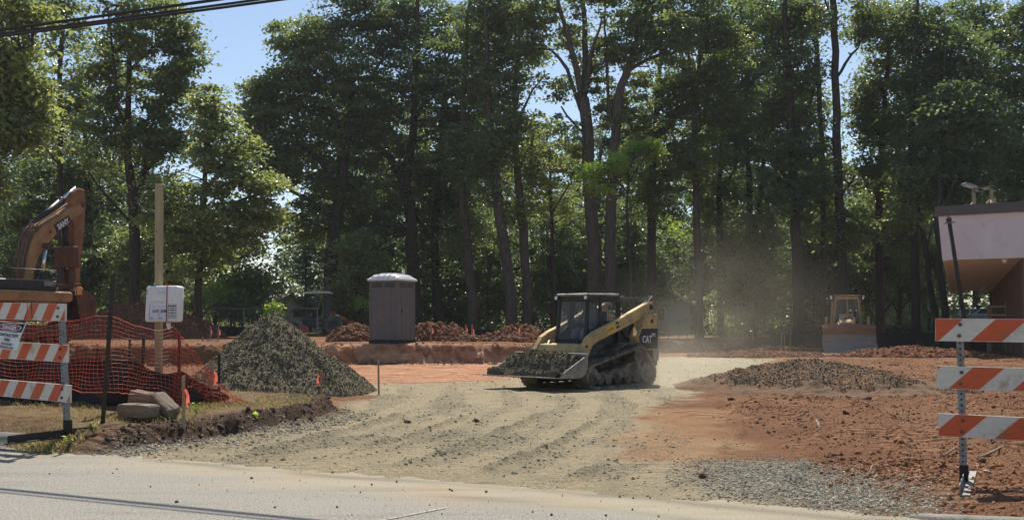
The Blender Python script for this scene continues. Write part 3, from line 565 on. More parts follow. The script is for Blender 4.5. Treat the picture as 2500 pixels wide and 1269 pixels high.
tree('tall dark tree above the wooden floodlight frame', 66, [(2430,840,14),(2428,600,13),(2420,400,10),(2410,200,7),(2400,20,4)], [[(2425,450,5),(2370,380,3)],[(2420,380,5),(2480,300,3)]],
     [(2400,60,100,90,3000),(2440,200,90,90,2800),(2400,320,100,80,2600),(2450,420,90,70,2000),(2380,470,80,50,1300)], mat=LEAF_D, leaf=0.23)
tree('dark tree at the far right edge above the canopy roof', 60, [(2545,840,12),(2542,600,11),(2530,400,9),(2520,150,6)], [[(2540,480,5),(2490,400,3)]],
     [(2520,60,90,90,2500),(2510,220,80,90,2400),(2500,370,80,80,2200),(2520,470,70,60,1400)], mat=LEAF_D, leaf=0.22)
# --- younger understorey trees between the trunks
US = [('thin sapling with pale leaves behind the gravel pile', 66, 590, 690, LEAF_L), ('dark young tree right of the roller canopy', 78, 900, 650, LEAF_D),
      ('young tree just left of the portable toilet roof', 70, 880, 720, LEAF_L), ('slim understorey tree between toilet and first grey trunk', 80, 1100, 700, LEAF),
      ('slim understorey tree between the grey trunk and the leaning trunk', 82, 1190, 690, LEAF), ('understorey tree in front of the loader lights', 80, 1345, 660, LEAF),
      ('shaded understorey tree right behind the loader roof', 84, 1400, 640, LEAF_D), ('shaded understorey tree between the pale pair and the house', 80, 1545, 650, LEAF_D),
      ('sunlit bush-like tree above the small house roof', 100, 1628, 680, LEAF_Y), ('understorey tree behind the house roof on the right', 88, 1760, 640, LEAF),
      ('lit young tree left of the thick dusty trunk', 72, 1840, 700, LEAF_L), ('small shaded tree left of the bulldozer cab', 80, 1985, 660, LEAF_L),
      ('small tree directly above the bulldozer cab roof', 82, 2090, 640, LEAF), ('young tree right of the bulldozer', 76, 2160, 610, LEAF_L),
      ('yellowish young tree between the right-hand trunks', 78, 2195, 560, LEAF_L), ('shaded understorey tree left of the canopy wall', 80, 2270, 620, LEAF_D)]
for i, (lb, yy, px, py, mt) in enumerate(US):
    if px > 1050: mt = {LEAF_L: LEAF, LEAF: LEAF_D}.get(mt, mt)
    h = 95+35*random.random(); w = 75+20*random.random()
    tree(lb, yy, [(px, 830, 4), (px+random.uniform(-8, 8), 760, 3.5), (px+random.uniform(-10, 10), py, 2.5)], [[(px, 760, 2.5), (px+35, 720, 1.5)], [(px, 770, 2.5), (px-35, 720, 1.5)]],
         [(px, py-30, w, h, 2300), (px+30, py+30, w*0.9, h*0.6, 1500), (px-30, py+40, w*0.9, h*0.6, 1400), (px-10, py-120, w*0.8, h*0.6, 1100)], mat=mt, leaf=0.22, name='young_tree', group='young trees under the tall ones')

# --- trees of the second row, copies of three kinds
def generic(seed, h, mat):
    g = np.random.default_rng(seed); root = thing('woodland_tree', '', 'tree'); mb = MB()
    mb.tube([(0, 0, 0), (0.1, 0, h*0.3), (-0.1, 0.1, h*0.6), (0.1, 0, h*0.95)], [0.3, 0.25, 0.18, 0.04], 7)
    P = []
    for k in range(9):
        z = h*(0.28+0.7*k/8); r = 3.4*(1-0.45*k/8); a = g.uniform(0, 6.28); c = (r*0.45*math.cos(a), r*0.45*math.sin(a), z)
        pp, cc = clump_points(c, (r, r, h*0.1), 900, g, 0.85); P.append(pp)
        for q in cc[::5]: mb.tube([(0, 0, z*0.85), tuple(Vector((0, 0, z*0.9)).lerp(Vector(q), 0.5)), tuple(q)], [0.07, 0.05, 0.015], 4, cap=False)
    mb.build('trunk', BARK, root, smooth=True); V, F = leaf_quads(np.concatenate(P), 0.27, seed=seed); np_mesh('crown', V, F, mat, root)
    return root
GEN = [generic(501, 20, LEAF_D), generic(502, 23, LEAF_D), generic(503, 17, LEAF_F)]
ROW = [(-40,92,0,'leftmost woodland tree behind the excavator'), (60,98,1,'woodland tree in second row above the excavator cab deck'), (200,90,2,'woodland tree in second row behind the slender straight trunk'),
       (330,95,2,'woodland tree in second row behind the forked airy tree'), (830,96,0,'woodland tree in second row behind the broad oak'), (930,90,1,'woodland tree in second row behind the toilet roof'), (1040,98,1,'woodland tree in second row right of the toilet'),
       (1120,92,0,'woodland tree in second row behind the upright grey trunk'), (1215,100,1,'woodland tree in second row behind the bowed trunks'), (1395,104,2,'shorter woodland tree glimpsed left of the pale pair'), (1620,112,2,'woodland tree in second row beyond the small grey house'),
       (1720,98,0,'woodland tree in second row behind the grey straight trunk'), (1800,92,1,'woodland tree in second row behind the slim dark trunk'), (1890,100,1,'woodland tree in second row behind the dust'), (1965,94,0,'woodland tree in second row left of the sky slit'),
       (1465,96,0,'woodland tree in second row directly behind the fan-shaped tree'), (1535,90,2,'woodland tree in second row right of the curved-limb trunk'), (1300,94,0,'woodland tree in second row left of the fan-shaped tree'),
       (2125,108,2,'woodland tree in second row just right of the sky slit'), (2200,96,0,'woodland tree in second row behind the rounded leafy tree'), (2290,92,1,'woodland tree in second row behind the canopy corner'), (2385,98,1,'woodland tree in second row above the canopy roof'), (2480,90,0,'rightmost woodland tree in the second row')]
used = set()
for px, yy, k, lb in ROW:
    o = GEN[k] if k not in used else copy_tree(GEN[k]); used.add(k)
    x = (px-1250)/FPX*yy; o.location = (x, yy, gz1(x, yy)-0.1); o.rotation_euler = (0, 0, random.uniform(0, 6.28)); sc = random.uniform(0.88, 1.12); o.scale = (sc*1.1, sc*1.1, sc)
    tag(o, lb, 'tree', 'woodland trees of the second row')

g_ = np.random.default_rng(321)
EXTRA = [('left of the excavator boom', -20, 330), ('between the boom and the white box', 200, 420), ('behind the roller', 740, 900), ('behind the toilet', 880, 1060), ('behind the heaps', 1060, 1300), ('behind the pale pair', 1330, 1560), ('behind the grey house', 1590, 1780), ('in the dust', 1780, 1960), ('behind the bulldozer', 1960, 2140), ('left of the canopy', 2130, 2330), ('behind the canopy', 2330, 2520)]
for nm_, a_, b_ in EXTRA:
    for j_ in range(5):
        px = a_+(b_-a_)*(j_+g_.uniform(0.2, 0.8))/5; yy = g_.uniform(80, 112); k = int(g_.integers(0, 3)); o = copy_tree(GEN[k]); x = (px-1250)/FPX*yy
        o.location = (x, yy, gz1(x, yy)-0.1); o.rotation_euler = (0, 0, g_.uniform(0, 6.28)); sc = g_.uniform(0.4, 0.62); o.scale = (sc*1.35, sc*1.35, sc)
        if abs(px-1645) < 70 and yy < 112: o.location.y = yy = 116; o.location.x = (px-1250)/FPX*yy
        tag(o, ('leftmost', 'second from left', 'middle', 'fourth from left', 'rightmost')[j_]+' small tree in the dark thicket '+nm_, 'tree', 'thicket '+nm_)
# --- far wood and undergrowth read as one mass
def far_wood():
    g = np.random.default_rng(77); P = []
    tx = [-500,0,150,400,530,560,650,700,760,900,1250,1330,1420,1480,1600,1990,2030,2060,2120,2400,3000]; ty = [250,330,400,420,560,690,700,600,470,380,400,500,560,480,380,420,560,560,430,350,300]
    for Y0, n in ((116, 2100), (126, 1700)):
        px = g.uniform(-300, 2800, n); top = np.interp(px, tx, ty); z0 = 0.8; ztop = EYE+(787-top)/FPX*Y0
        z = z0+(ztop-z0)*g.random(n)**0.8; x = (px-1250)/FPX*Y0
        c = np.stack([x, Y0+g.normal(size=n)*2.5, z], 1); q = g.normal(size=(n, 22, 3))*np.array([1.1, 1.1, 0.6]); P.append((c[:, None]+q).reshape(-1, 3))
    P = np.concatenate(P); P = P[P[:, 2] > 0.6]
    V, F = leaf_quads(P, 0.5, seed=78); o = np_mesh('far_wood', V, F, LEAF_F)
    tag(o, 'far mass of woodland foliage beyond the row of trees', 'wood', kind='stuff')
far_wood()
def undergrowth():
    g = np.random.default_rng(88); n = 1500; px = g.uniform(-100, 2350, n); Y0 = g.uniform(76, 92, n); x = (px-1250)/FPX*Y0
    h = np.abs(g.normal(size=n))*1.6+0.2; keep = (np.abs(px-1660) > 75)&(np.abs(px-710) > 65); px, Y0, x, h = px[keep], Y0[keep], x[keep], h[keep]; n = len(px)
    c = np.stack([x, Y0, 0.5+h], 1); q = g.normal(size=(n, 40, 3))*np.array([0.7, 0.7, 0.4]); P = (c[:, None]+q).reshape(-1, 3); P = P[P[:, 2] > 0.5]
    V, F = leaf_quads(P, 0.2, seed=89); o = np_mesh('undergrowth', V, F, LEAF); tag(o, 'low leafy undergrowth along the foot of the trees', 'undergrowth', kind='stuff')
undergrowth()
def bush(label, px, py, rx, ry, Y, mat, n=1500, leaf=0.14):
    s = FPX/Y; x = (px-1250)/s; zb = gz1(x, Y); g = np.random.default_rng(int(px)); root = thing('bush', label, 'bush', (x, Y, zb), 0, 'bushes along the back fence')
    zc = EYE-(py-787)/s-zb; P, cc = clump_points((0, 0, zc), (rx/s, rx/s*0.7, ry/s), n, g, 0.4, 24); P = P[P[:, 2] > 0.02]
    V, F = leaf_quads(P, leaf, seed=int(px)); np_mesh('foliage', V, F, mat, root); mb = MB()
    for q in cc[::4]: mb.tube([(0, 0, 0), (q[0]*0.4, q[1]*0.4, zc*0.5), tuple(q)], [0.03, 0.02, 0.008], 4, cap=False)
    mb.build('stem', BARK, root)
bush('bright vine-covered bush on the fence beside the white box', 478, 738, 42, 38, 60, LEAF_L, 1900)
bush('dark round bush on the chain-link fence left of the gravel pile', 565, 745, 40, 42, 61, LEAF_D, 1900)
bush('lit bush above the chain-link fence, middle', 525, 715, 45, 32, 63, LEAF_Y, 1500)
bush('light green shrub showing above the tip of the gravel pile', 668, 752, 16, 20, 56, LEAF_Y, 500, 0.12)
bush('dark shrub left of the tan house gable', 612, 720, 28, 45, 66, LEAF_D, 1500)
bush('pale shrub at the left of the portable toilet', 884, 742, 20, 22, 66, LEAF_Y, 600, 0.13)
bush('shaded shrub in front of the grey house porch', 1790, 790, 40, 22, 84, LEAF_D, 900)

# ------------------------------------------------------------------ heaps, loose stone, clods, grass
def stone_group(mat):
    ng = bpy.data.node_groups.new('scatter_'+mat.name, 'GeometryNodeTree'); ng.interface.new_socket('Geometry', in_out='INPUT', socket_type='NodeSocketGeometry'); ng.interface.new_socket('Geometry', in_out='OUTPUT', socket_type='NodeSocketGeometry')
    N = ng.nodes.new; L = ng.links.new; gi = N('NodeGroupInput'); go = N('NodeGroupOutput'); ico = N('GeometryNodeMeshIcoSphere'); ico.inputs['Subdivisions'].default_value = 1
    sm = N('GeometryNodeSetMaterial'); sm.inputs['Material'].default_value = mat; L(ico.outputs['Mesh'], sm.inputs['Geometry'])
    ip = N('GeometryNodeInstanceOnPoints'); L(gi.outputs[0], ip.inputs['Points']); L(sm.outputs[0], ip.inputs['Instance'])
    for nm, sock in (('rot', 'Rotation'), ('scl', 'Scale')):
        na = N('GeometryNodeInputNamedAttribute'); na.data_type = 'FLOAT_VECTOR'; na.inputs['Name'].default_value = nm; out = na.outputs['Attribute']
        if nm == 'rot':
            er = N('FunctionNodeEulerToRotation'); L(out, er.inputs[0]); out = er.outputs[0]
        L(out, ip.inputs[sock])
    L(ip.outputs[0], go.inputs[0]); return ng
_SG = {}
def stones(name, C, size, mat, label=None, cat=None, parent=None, seed=1, flat=0.65, kind='stuff'):
    """loose stones: one object, each stone an angular lump of its own size, turn and proportion"""
    g = np.random.default_rng(seed); n = len(C); S = (np.asarray(size, float).reshape(-1)*np.ones(n))[:, None]
    me = bpy.data.meshes.new(name); me.vertices.add(n); me.vertices.foreach_set('co', np.asarray(C, np.float32).ravel())
    a = me.attributes.new('rot', 'FLOAT_VECTOR', 'POINT'); a.data.foreach_set('vector', g.uniform(0, 6.28, (n, 3)).astype(np.float32).ravel())
    a = me.attributes.new('scl', 'FLOAT_VECTOR', 'POINT'); a.data.foreach_set('vector', (S*g.uniform(0.5, 1.25, (n, 3))).astype(np.float32).ravel())
    me.materials.append(mat); me.update(); o = bpy.data.objects.new(name, me); COL.objects.link(o)
    if parent: o.parent = parent
    if mat.name not in _SG: _SG[mat.name] = stone_group(mat)
    md = o.modifiers.new('scatter', 'NODES'); md.node_group = _SG[mat.name]; tag(o, label, cat, None, kind); return o
def stone_mat(name, cols, rough=0.9):
    m = bpy.data.materials.new(name); m.use_nodes = True; t = m.node_tree; b = t.nodes['Principled BSDF']; b.inputs['Roughness'].default_value = rough; b.inputs['Specular IOR Level'].default_value = 0.2
    oi = t.nodes.new('ShaderNodeObjectInfo'); cr = t.nodes.new('ShaderNodeValToRGB'); e = cr.color_ramp.elements
    while len(e) < len(cols): e.new(0.5)
    for i, c in enumerate(cols): e[i].position = i/(len(cols)-1); e[i].color = (*c, 1)
    t.links.new(oi.outputs['Random'], cr.inputs['Fac']); t.links.new(cr.outputs['Color'], b.inputs['Base Color']); return m
STONE = stone_mat('crushed_stone', [(0.20, 0.175, 0.12), (0.30, 0.26, 0.175), (0.37, 0.325, 0.22), (0.48, 0.43, 0.32)])
STONE_P = stone_mat('crushed_stone_pale', [(0.13, 0.115, 0.085), (0.24, 0.215, 0.16), (0.34, 0.31, 0.235), (0.50, 0.465, 0.37)])
STONE_D = stone_mat('crushed_stone_dark', [(0.062, 0.053, 0.034), (0.095, 0.081, 0.051), (0.128, 0.11, 0.07), (0.195, 0.17, 0.112)])
CLOD = stone_mat('clay_clod', [(0.12, 0.056, 0.03), (0.19, 0.09, 0.047), (0.25, 0.125, 0.065), (0.36, 0.225, 0.145)], 0.95)
STONE_B = stone_mat('gravelly_soil', [(0.05, 0.046, 0.034), (0.085, 0.072, 0.05), (0.12, 0.095, 0.064), (0.16, 0.13, 0.09)], 0.95)
CLOD_D = stone_mat('dark_soil_clod', [(0.035, 0.024, 0.018), (0.07, 0.045, 0.032), (0.11, 0.068, 0.046), (0.16, 0.11, 0.075)], 0.95)
CLOD_B = stone_mat('brown_clod', [(0.07, 0.052, 0.038), (0.13, 0.08, 0.05), (0.18, 0.10, 0.06), (0.15, 0.12, 0.085)], 0.95)
def heap(name, label, cx, cy, rx, ry, h, mat, cat='heap', rot=0.0, peak=1.0, rough=0.06, res=90, stone=None, ridge=0.0, group=None, flatp=1.0, warp=0.3, cap=-0.06):
    """a heap of loose material: skirt buried in the ground, irregular slopes"""
    zb = gz1(cx, cy); root = thing(name, label, cat, (cx, cy, zb), 0, group)
    u = np.linspace(-1.25, 1.25, res); X, Y = np.meshgrid(u*rx, u*ry); c, s = math.cos(rot), math.sin(rot)
    wx = X+warp*rx*fbm(X+cx*3, Y+cy, 0.9/rx, 3); wy = Y+warp*ry*fbm(X-cx, Y+cy*3, 0.9/ry, 3)
    d = np.hypot(wx/rx, wy/ry); prof = np.clip(1-d, -0.4, 1)
    prof = np.where(prof > 0, prof**flatp, prof); prof = prof-0.10*np.exp(-(d/0.12)**2)*peak*0.4
    gx = cx+X*c-Y*s; gy = cy+X*s+Y*c
    Z = h*prof+rough*h*(fbm(gx, gy, 2.5/ max(0.6, h), 4)+0.8*np.abs(fbm(gx+3, gy, 7, 3)))*sstep(-0.1, 0.2, prof)+gz(gx, gy)-zb
    Z = np.where(prof < 0, Z-0.3*np.minimum(1, -prof*4), Z)
    idx = np.arange(res*res).reshape(res, res); F = np.stack([idx[:-1, :-1], idx[:-1, 1:], idx[1:, 1:], idx[1:, :-1]], -1).reshape(-1, 4)
    np_mesh('heap_body', np.stack([gx-cx, gy-cy, Z], -1).reshape(-1, 3), F, mat, root, smooth=True)
    if stone:
        n, smin, smax, smat = stone; g = np.random.default_rng(abs(int(cx*10+cy))); k = res*res
        i = g.choice(np.where((prof+0.25*fbm(gx, gy, 1.5, 3)*(cap > 0) > cap).ravel())[0], n); jx = g.uniform(-1, 1, n)*rx*1.25/res; jy = g.uniform(-1, 1, n)*ry*1.25/res
        C = np.stack([gx.ravel()[i]-cx+jx, gy.ravel()[i]-cy+jy, Z.ravel()[i]], 1)
        stones('loose_stone', C, smin+(smax-smin)*g.random(n)**5, smat, None, None, root, abs(int(cx*7))+50)
    return root
heap('gravel_pile', 'steep pointed pile of dark grey gravel behind the orange net', -5.1, 21.25, 2.15, 2.2, 1.76, MOUND_GRAVEL, 'gravel pile', res=150, rough=0.10, warp=0.2, stone=(60000, 0.005, 0.028, STONE_D), flatp=1.04, peak=0.5, cap=-0.10)
heap('spread_mound', 'low mound capped with dark gravel on the red clay, right of the loader', 6.75, 22.6, 3.0, 3.1, 0.54, MOUND_MIX, 'mound', res=130, rough=0.2, stone=(42000, 0.005, 0.022, STONE_B), flatp=0.9, cap=0.24)
heap('spread_mound', 'flat streak of dark gravelly soil spilling right of the low mound', 8.3, 20.8, 1.3, 0.8, 0.12, MOUND_MIX, 'mound', res=70, rough=0.3, stone=(5000, 0.006, 0.028, CLOD_B), flatp=0.6)
heap('dirt_heap', 'red dirt heap just right of the portable toilet', -3.1, 41.0, 1.55, 1.1, 0.74, MOUND_CLAY, 'dirt heap', rough=0.22, warp=0.7, stone=(4000, 0.015, 0.09, CLOD), flatp=0.8)
heap('dirt_heap', 'red dirt heap left of the loader with a stake in it', -0.3, 42.0, 1.9, 1.1, 0.66, MOUND_CLAY, 'dirt heap', rough=0.22, warp=0.7, stone=(4000, 0.015, 0.09, CLOD), flatp=0.8)
heap('dirt_heap', 'red dirt heap between the roller wheel and the toilet', -6.1, 41.5, 1.2, 1.0, 0.74, MOUND_CLAY, 'dirt heap', rough=0.22, warp=0.7, stone=(4000, 0.015, 0.09, CLOD), flatp=0.8)
heap('dirt_heap', 'shaded dark red spoil heap behind the white box and net', -18.6, 51.5, 4.3, 2.4, 1.9, MOUND_CLAY, 'dirt heap', rough=0.12, stone=(4000, 0.015, 0.09, CLOD), flatp=0.75)
heap('dirt_heap', 'long low red berm in front of the bulldozer blade, to its right', 17.0, 42.5, 3.6, 1.3, 0.42, MOUND_CLAY, 'dirt heap', rough=0.25, stone=(4000, 0.015, 0.09, CLOD), flatp=0.7, rot=-0.1)
heap('dirt_heap', 'rough low ridge of soil in the dust behind the loader', 9.3, 50.5, 5.0, 1.0, 0.4, MOUND_CLAY, 'dirt heap', rough=0.3, stone=(4000, 0.015, 0.09, CLOD), flatp=0.6, rot=0.25)
heap('dirt_heap', 'small windrow of clay ahead of the dust, left of the bulldozer', 10.0, 43.0, 3.2, 0.9, 0.26, MOUND_CLAY, 'dirt heap', rough=0.3, stone=(4000, 0.015, 0.07, CLOD), flatp=0.6, rot=-0.1)

def scatter(n, x0, x1, y0, y1, fn, seed, p=1.0):
    g = np.random.default_rng(seed); u = g.random(n); Y = 1/((1-u)/y0+u/y1) if p else y0+(y1-y0)*u
    X = (x0+(x1-x0)*g.random(n))*Y; w = fn(X, Y); k = g.random(n) < w; return X[k], Y[k]
def gravel_w(X, Y):
    n1 = fbm(X, Y, 1.1, 4); n2 = fbm(X+31, Y-7, 2.7, 3); g = sstep(-0.3, 0.4, poly_sd(GRAVEL_POLY, X+0.5*n1, Y+0.5*n2)+0.35*n2)
    g *= (0.06+0.7*ruts(X, Y)+0.35*bands(X, Y)+0.4*sstep(0.0, 0.4, fbm(X*0.8-3, Y*0.5, 0.8, 4)))*sstep(-0.35, 0.3, road_w(X, Y)); return g
X, Y = scatter(95000, -0.36, 0.42, 8.0, 40, gravel_w, 11)
stones('gravel_stones', np.stack([X, Y, gz(X, Y)], 1), 0.0025+0.02*np.random.default_rng(1).random(len(X))**8+0.00034*Y, STONE, 'crushed gravel spread over the driveway', 'gravel', seed=12)
def patch_w(X, Y): return 0.75*sstep(-0.75, 0.5, poly_sd(PATCH_POLY, X+0.3*fbm(X, Y, 1.1, 4), Y+0.3*fbm(X, Y, 2, 3)))
X, Y = scatter(110000, 0.15, 0.46, 7.6, 11.5, patch_w, 21)
stones('patch_stones', np.stack([X, Y, gz(X, Y)-0.001], 1), 0.004+0.016*np.random.default_rng(2).random(len(X))**7, STONE_P, 'pale crushed stone patch beside the driveway mouth', 'gravel', seed=22)
def edge_w(X, Y):
    gs = poly_sd(GRASS_POLY, X, Y); return np.exp(-((gs+0.3)/0.3)**2)*sstep(-5.3, -4.6, X)*(1-sstep(15, 17, Y))
X, Y = scatter(30000, -0.48, -0.12, 9.8, 17, edge_w, 31)
stones('edge_stones', np.stack([X, Y, gz(X, Y)+0.003], 1), 0.007+0.02*np.random.default_rng(3).random(len(X))**4, STONE_P, 'loose crushed stone along the torn grass edge', 'gravel', seed=32)
def dark_w(X, Y):
    gs = poly_sd(GRASS_POLY, X, Y); return np.exp(-((gs-0.12)/0.2)**2)*sstep(-5.1, -4.5, X)*(1-sstep(17, 18, Y))
X, Y = scatter(26000, -0.4, -0.12, 11, 18, dark_w, 33)
stones('soil_clods', np.stack([X, Y, gz(X, Y)], 1), 0.006+0.042*np.random.default_rng(4).random(len(X))**12, CLOD_D, 'dark soil clods along the torn grass edge', 'soil', seed=34)
def clay_w(X, Y):
    c = sstep(0.3, 1.2, X-np.interp(Y, [7, 9, 12, 16, 22, 40], [3.4, 2.3, 2.6, 2.6, 4.2, 9])); return c*(0.22+0.78*sstep(-0.05, 0.35, fbm(X, Y, 0.7, 4)))*sstep(-0.6, 0.2, road_w(X, Y))
X, Y = scatter(80000, 0.1, 0.56, 7.2, 45, clay_w, 41)
stones('clay_clods', np.stack([X, Y, gz(X, Y)], 1), 0.003+0.03*np.random.default_rng(5).random(len(X))**8+0.00045*Y, CLOD, 'crumbled red clay clods on the churned ground', 'soil', seed=42)
def bank_w(X, Y):
    ye = np.interp(X, PL[:, 0], PL[:, 1]); return np.exp(-((Y-ye+0.25)/0.35)**2)+0.35*np.exp(-((Y-ye-0.9)/0.5)**2)
X, Y = scatter(22000, -0.55, 0.25, 32, 50, bank_w, 51)
stones('bank_clods', np.stack([X, Y, gz(X, Y)], 1), 0.02+0.07*np.random.default_rng(6).random(len(X))**3, CLOD, 'clods of red clay fallen along the cut bank', 'soil', seed=52)
X, Y = scatter(420, -0.5, 0.5, 7.7, 11.5, lambda X, Y: sstep(-2.6, -0.2, road_w(X, Y))*(road_w(X, Y) < 0.2), 61)
stones('road_grit', np.stack([X, Y, 0*X+0.006], 1), 0.004+0.012*np.random.default_rng(7).random(len(X))**4, STONE_D, 'grit and crumbs scattered on the road', 'gravel', seed=62)
# single larger rocks and clods one can point at
ROCKM = M('red_rock', (0.16, 0.065, 0.04), (0.10, 0.042, 0.03), scale=6, rough=0.9, bump=0.5, bscale=30)
ROCKP = M('pale_rock', (0.42, 0.37, 0.31), (0.3, 0.25, 0.2), scale=6, rough=0.9, bump=0.4, bscale=30)
import bmesh
def rock(label, px, py, r, mat, flat=0.6, seed=0, z=0.0):
    x, y = Gp(px, py, 0.05); bm = bmesh.new(); bmesh.ops.create_icosphere(bm, subdivisions=2, radius=1); g = np.random.default_rng(seed+int(px))
    dirs = g.normal(size=(7, 3)); dirs /= np.linalg.norm(dirs, axis=1, keepdims=True); lim = g.uniform(0.55, 0.95, 7)
    for v in bm.verts:
        p = np.array(v.co)
        for d, l in zip(dirs, lim):
            k = p @ d
            if k > l: p = p-d*(k-l)
        v.co = p*np.array([1, 0.8, flat])*r
    me = bpy.data.meshes.new('rock'); bm.to_mesh(me); bm.free(); me.materials.append(mat); o = bpy.data.objects.new('rock', me); COL.objects.link(o)
    o.location = (x, y, gz1(x, y)+r*flat*0.35); o.rotation_euler = (g.normal()*0.3, g.normal()*0.3, g.uniform(0, 6.28)); tag(o, label, 'rock', 'rocks on the red clay')
rock('dark red rock lying alone on the clay above the pale stone patch', 2030, 1108, 0.062, ROCKM, 0.7)
rock('brown rock left of the right barricade foot', 2302, 1145, 0.05, ROCKM, 0.7, 1)
rock('rock beside the root tangle right of the barricade post', 2398, 1132, 0.05, ROCKM, 0.8, 2)
rock('pale chip of stone right of the barricade post', 2410, 1150, 0.05, ROCKP, 0.35, 3)
rock('dark clod near the streak of gravel on the clay', 2120, 975, 0.09, ROCKM, 0.7, 4)
rock('dark clod in the middle of the clay, below the low mound', 2066, 1015, 0.07, ROCKM, 0.7, 5)
rock('dark clod at the left foot of the low mound', 1785, 972, 0.1, ROCKM, 0.6, 6)
rock('dark stone at the corner of the pale stone patch', 1716, 1158, 0.05, ROCKM, 0.8, 7)
rock('flat pale stone at the bottom of the pale stone patch', 2112, 1252, 0.05, ROCKP, 0.35, 8)
rock('dark lump on the left side of the driveway', 995, 1029, 0.06, EARTH, 0.6, 9)
rock('dark lump in the centre of the driveway', 1165, 1025, 0.06, EARTH, 0.6, 10)
rock('small stone on the driveway near the road', 1514, 1218, 0.035, EARTH, 0.7, 11)
# dead sticks and roots
STICK = M('dead_wood', (0.30, 0.23, 0.17), (0.17, 0.12, 0.085), scale=5, rough=0.9)
def stick(label, pts, r, cat='stick', name='stick'):
    mb = MB(); P = []
    for px, py, h in pts:
        x, y = Gp(px, py, 0.05); P.append(Vector((x, y, gz1(x, y)+h)))
    o = P[0].copy(); mb.tube([p-o for p in P], [r]*(len(P)-1)+[r*0.4], 6); ob = mb.build(name, STICK, None, True); ob.location = o; tag(ob, label, cat, 'sticks and roots on the clay')
stick('dead root lying left of the right barricade post', [(2305,1122,0.03),(2330,1113,0.05),(2362,1107,0.03)], 0.012)
stick('twisted root right of the barricade post', [(2388,1128,0.02),(2420,1118,0.07),(2450,1110,0.03)], 0.018)
stick('forked twig on the clay far left of the barricade', [(2118,1165,0.01),(2130,1150,0.08),(2150,1135,0.02)], 0.008)
stick('pale twig on the clay below the bulldozer', [(2165,890,0.02),(2185,894,0.04),(2200,893,0.02)], 0.02)
stick('thin twig stuck out of the torn soil on the left', [(500,1046,0.10),(515,1047,0.13),(528,1048,0.10)], 0.006)
stick('bark scrap standing below the track marks on the clay', [(2000,1062,0.0),(1998,1052,0.06),(1992,1046,0.08)], 0.02)

GRASS_M = leaf_mat('grass_blade', (0.115, 0.105, 0.04), (0.13, 0.125, 0.04), var=0.8, gloss=0.04)
DRY_M = leaf_mat('dry_grass', (0.185, 0.145, 0.075), (0.14, 0.115, 0.05), var=0.5, gloss=0.03)
def grass(name, label, n, mat, seed, hmin, hmax, thr):
    g = np.random.default_rng(seed)
    def w(X, Y):
        gs = poly_sd(GRASS_POLY, X, Y); return sstep(0.12, 0.5, gs+0.3*fbm(X, Y, 1.5, 3))*sstep(thr, thr+0.3, fbm(X, Y, 1.3, 4))*(1-sstep(17, 19, Y))
    X, Y = scatter(n, -0.62, -0.14, 10.6, 19, w, seed); n = len(X); Z = gz(X, Y); C = np.stack([X, Y, Z], 1); a = g.uniform(0, 6.28, n); h = g.uniform(hmin, hmax, n); w_ = g.uniform(0.003, 0.007, n)
    d = np.stack([np.cos(a), np.sin(a), 0*a], 1); e = np.stack([-np.sin(a), np.cos(a), 0*a], 1); l = g.uniform(0.2, 1.1, n)*h
    up = np.array([0, 0, 1.0]); V = np.stack([C-e*w_[:, None], C+e*w_[:, None], C+e*w_[:, None]*0.7+d*l[:, None]*0.4+up*h[:, None]*0.7, C+d*l[:, None]+up*h[:, None]], 1).reshape(-1, 3)
    F = np.arange(4*n).reshape(n, 4); o = np_mesh(name, V, F, mat); tag(o, label, 'grass', kind='stuff')
grass('grass', 'sparse green grass on the verge behind the left barricade', 34000, GRASS_M, 71, 0.02, 0.07, 0.0)
grass('dry_grass', 'dry straw-coloured grass on the verge', 34000, DRY_M, 72, 0.02, 0.06, -0.25)
def weed(label, px, py, n, h, mat, z=0.22):
    x, y = Gp(px, py, z); g = np.random.default_rng(int(px)); root = thing('weed', label, 'weed', (x, y, gz1(x, y)), 0, 'weeds on the verge'); mb = MB(); C = []
    for k in range(n):
        a = g.uniform(0, 6.28); t = Vector((math.cos(a)*h*0.35, math.sin(a)*h*0.35, h*g.uniform(0.5, 1))); mb.tube([(0, 0, 0), tuple(t*0.5+Vector((0, 0, 0.01))), tuple(t)], [0.003, 0.0025, 0.002], 4); C += [t, t*0.75]
    mb.build('stem', LEAF, root); V, F = leaf_quads(np.array([tuple(c) for c in C]), 0.06, seed=int(px)); np_mesh('leaf', V, F, mat, root)
weed('bright green weed at the foot of the left barricade post', 165, 1060, 6, 0.12, LEAF_Y, 0.2)
weed('bright yellow-green weed right of the pink-flagged stake', 480, 1008, 7, 0.16, LEAF_Y, 0.25)
weed('leafy weed in front of the timber blocks', 415, 1020, 5, 0.06, LEAF_Y, 0.25)
weed('tuft of grass beside the angled steel foot', 228, 1050, 16, 0.14, GRASS_M, 0.22)
weed('small weed at the right of the verge', 625, 1010, 4, 0.06, LEAF_Y, 0.25)

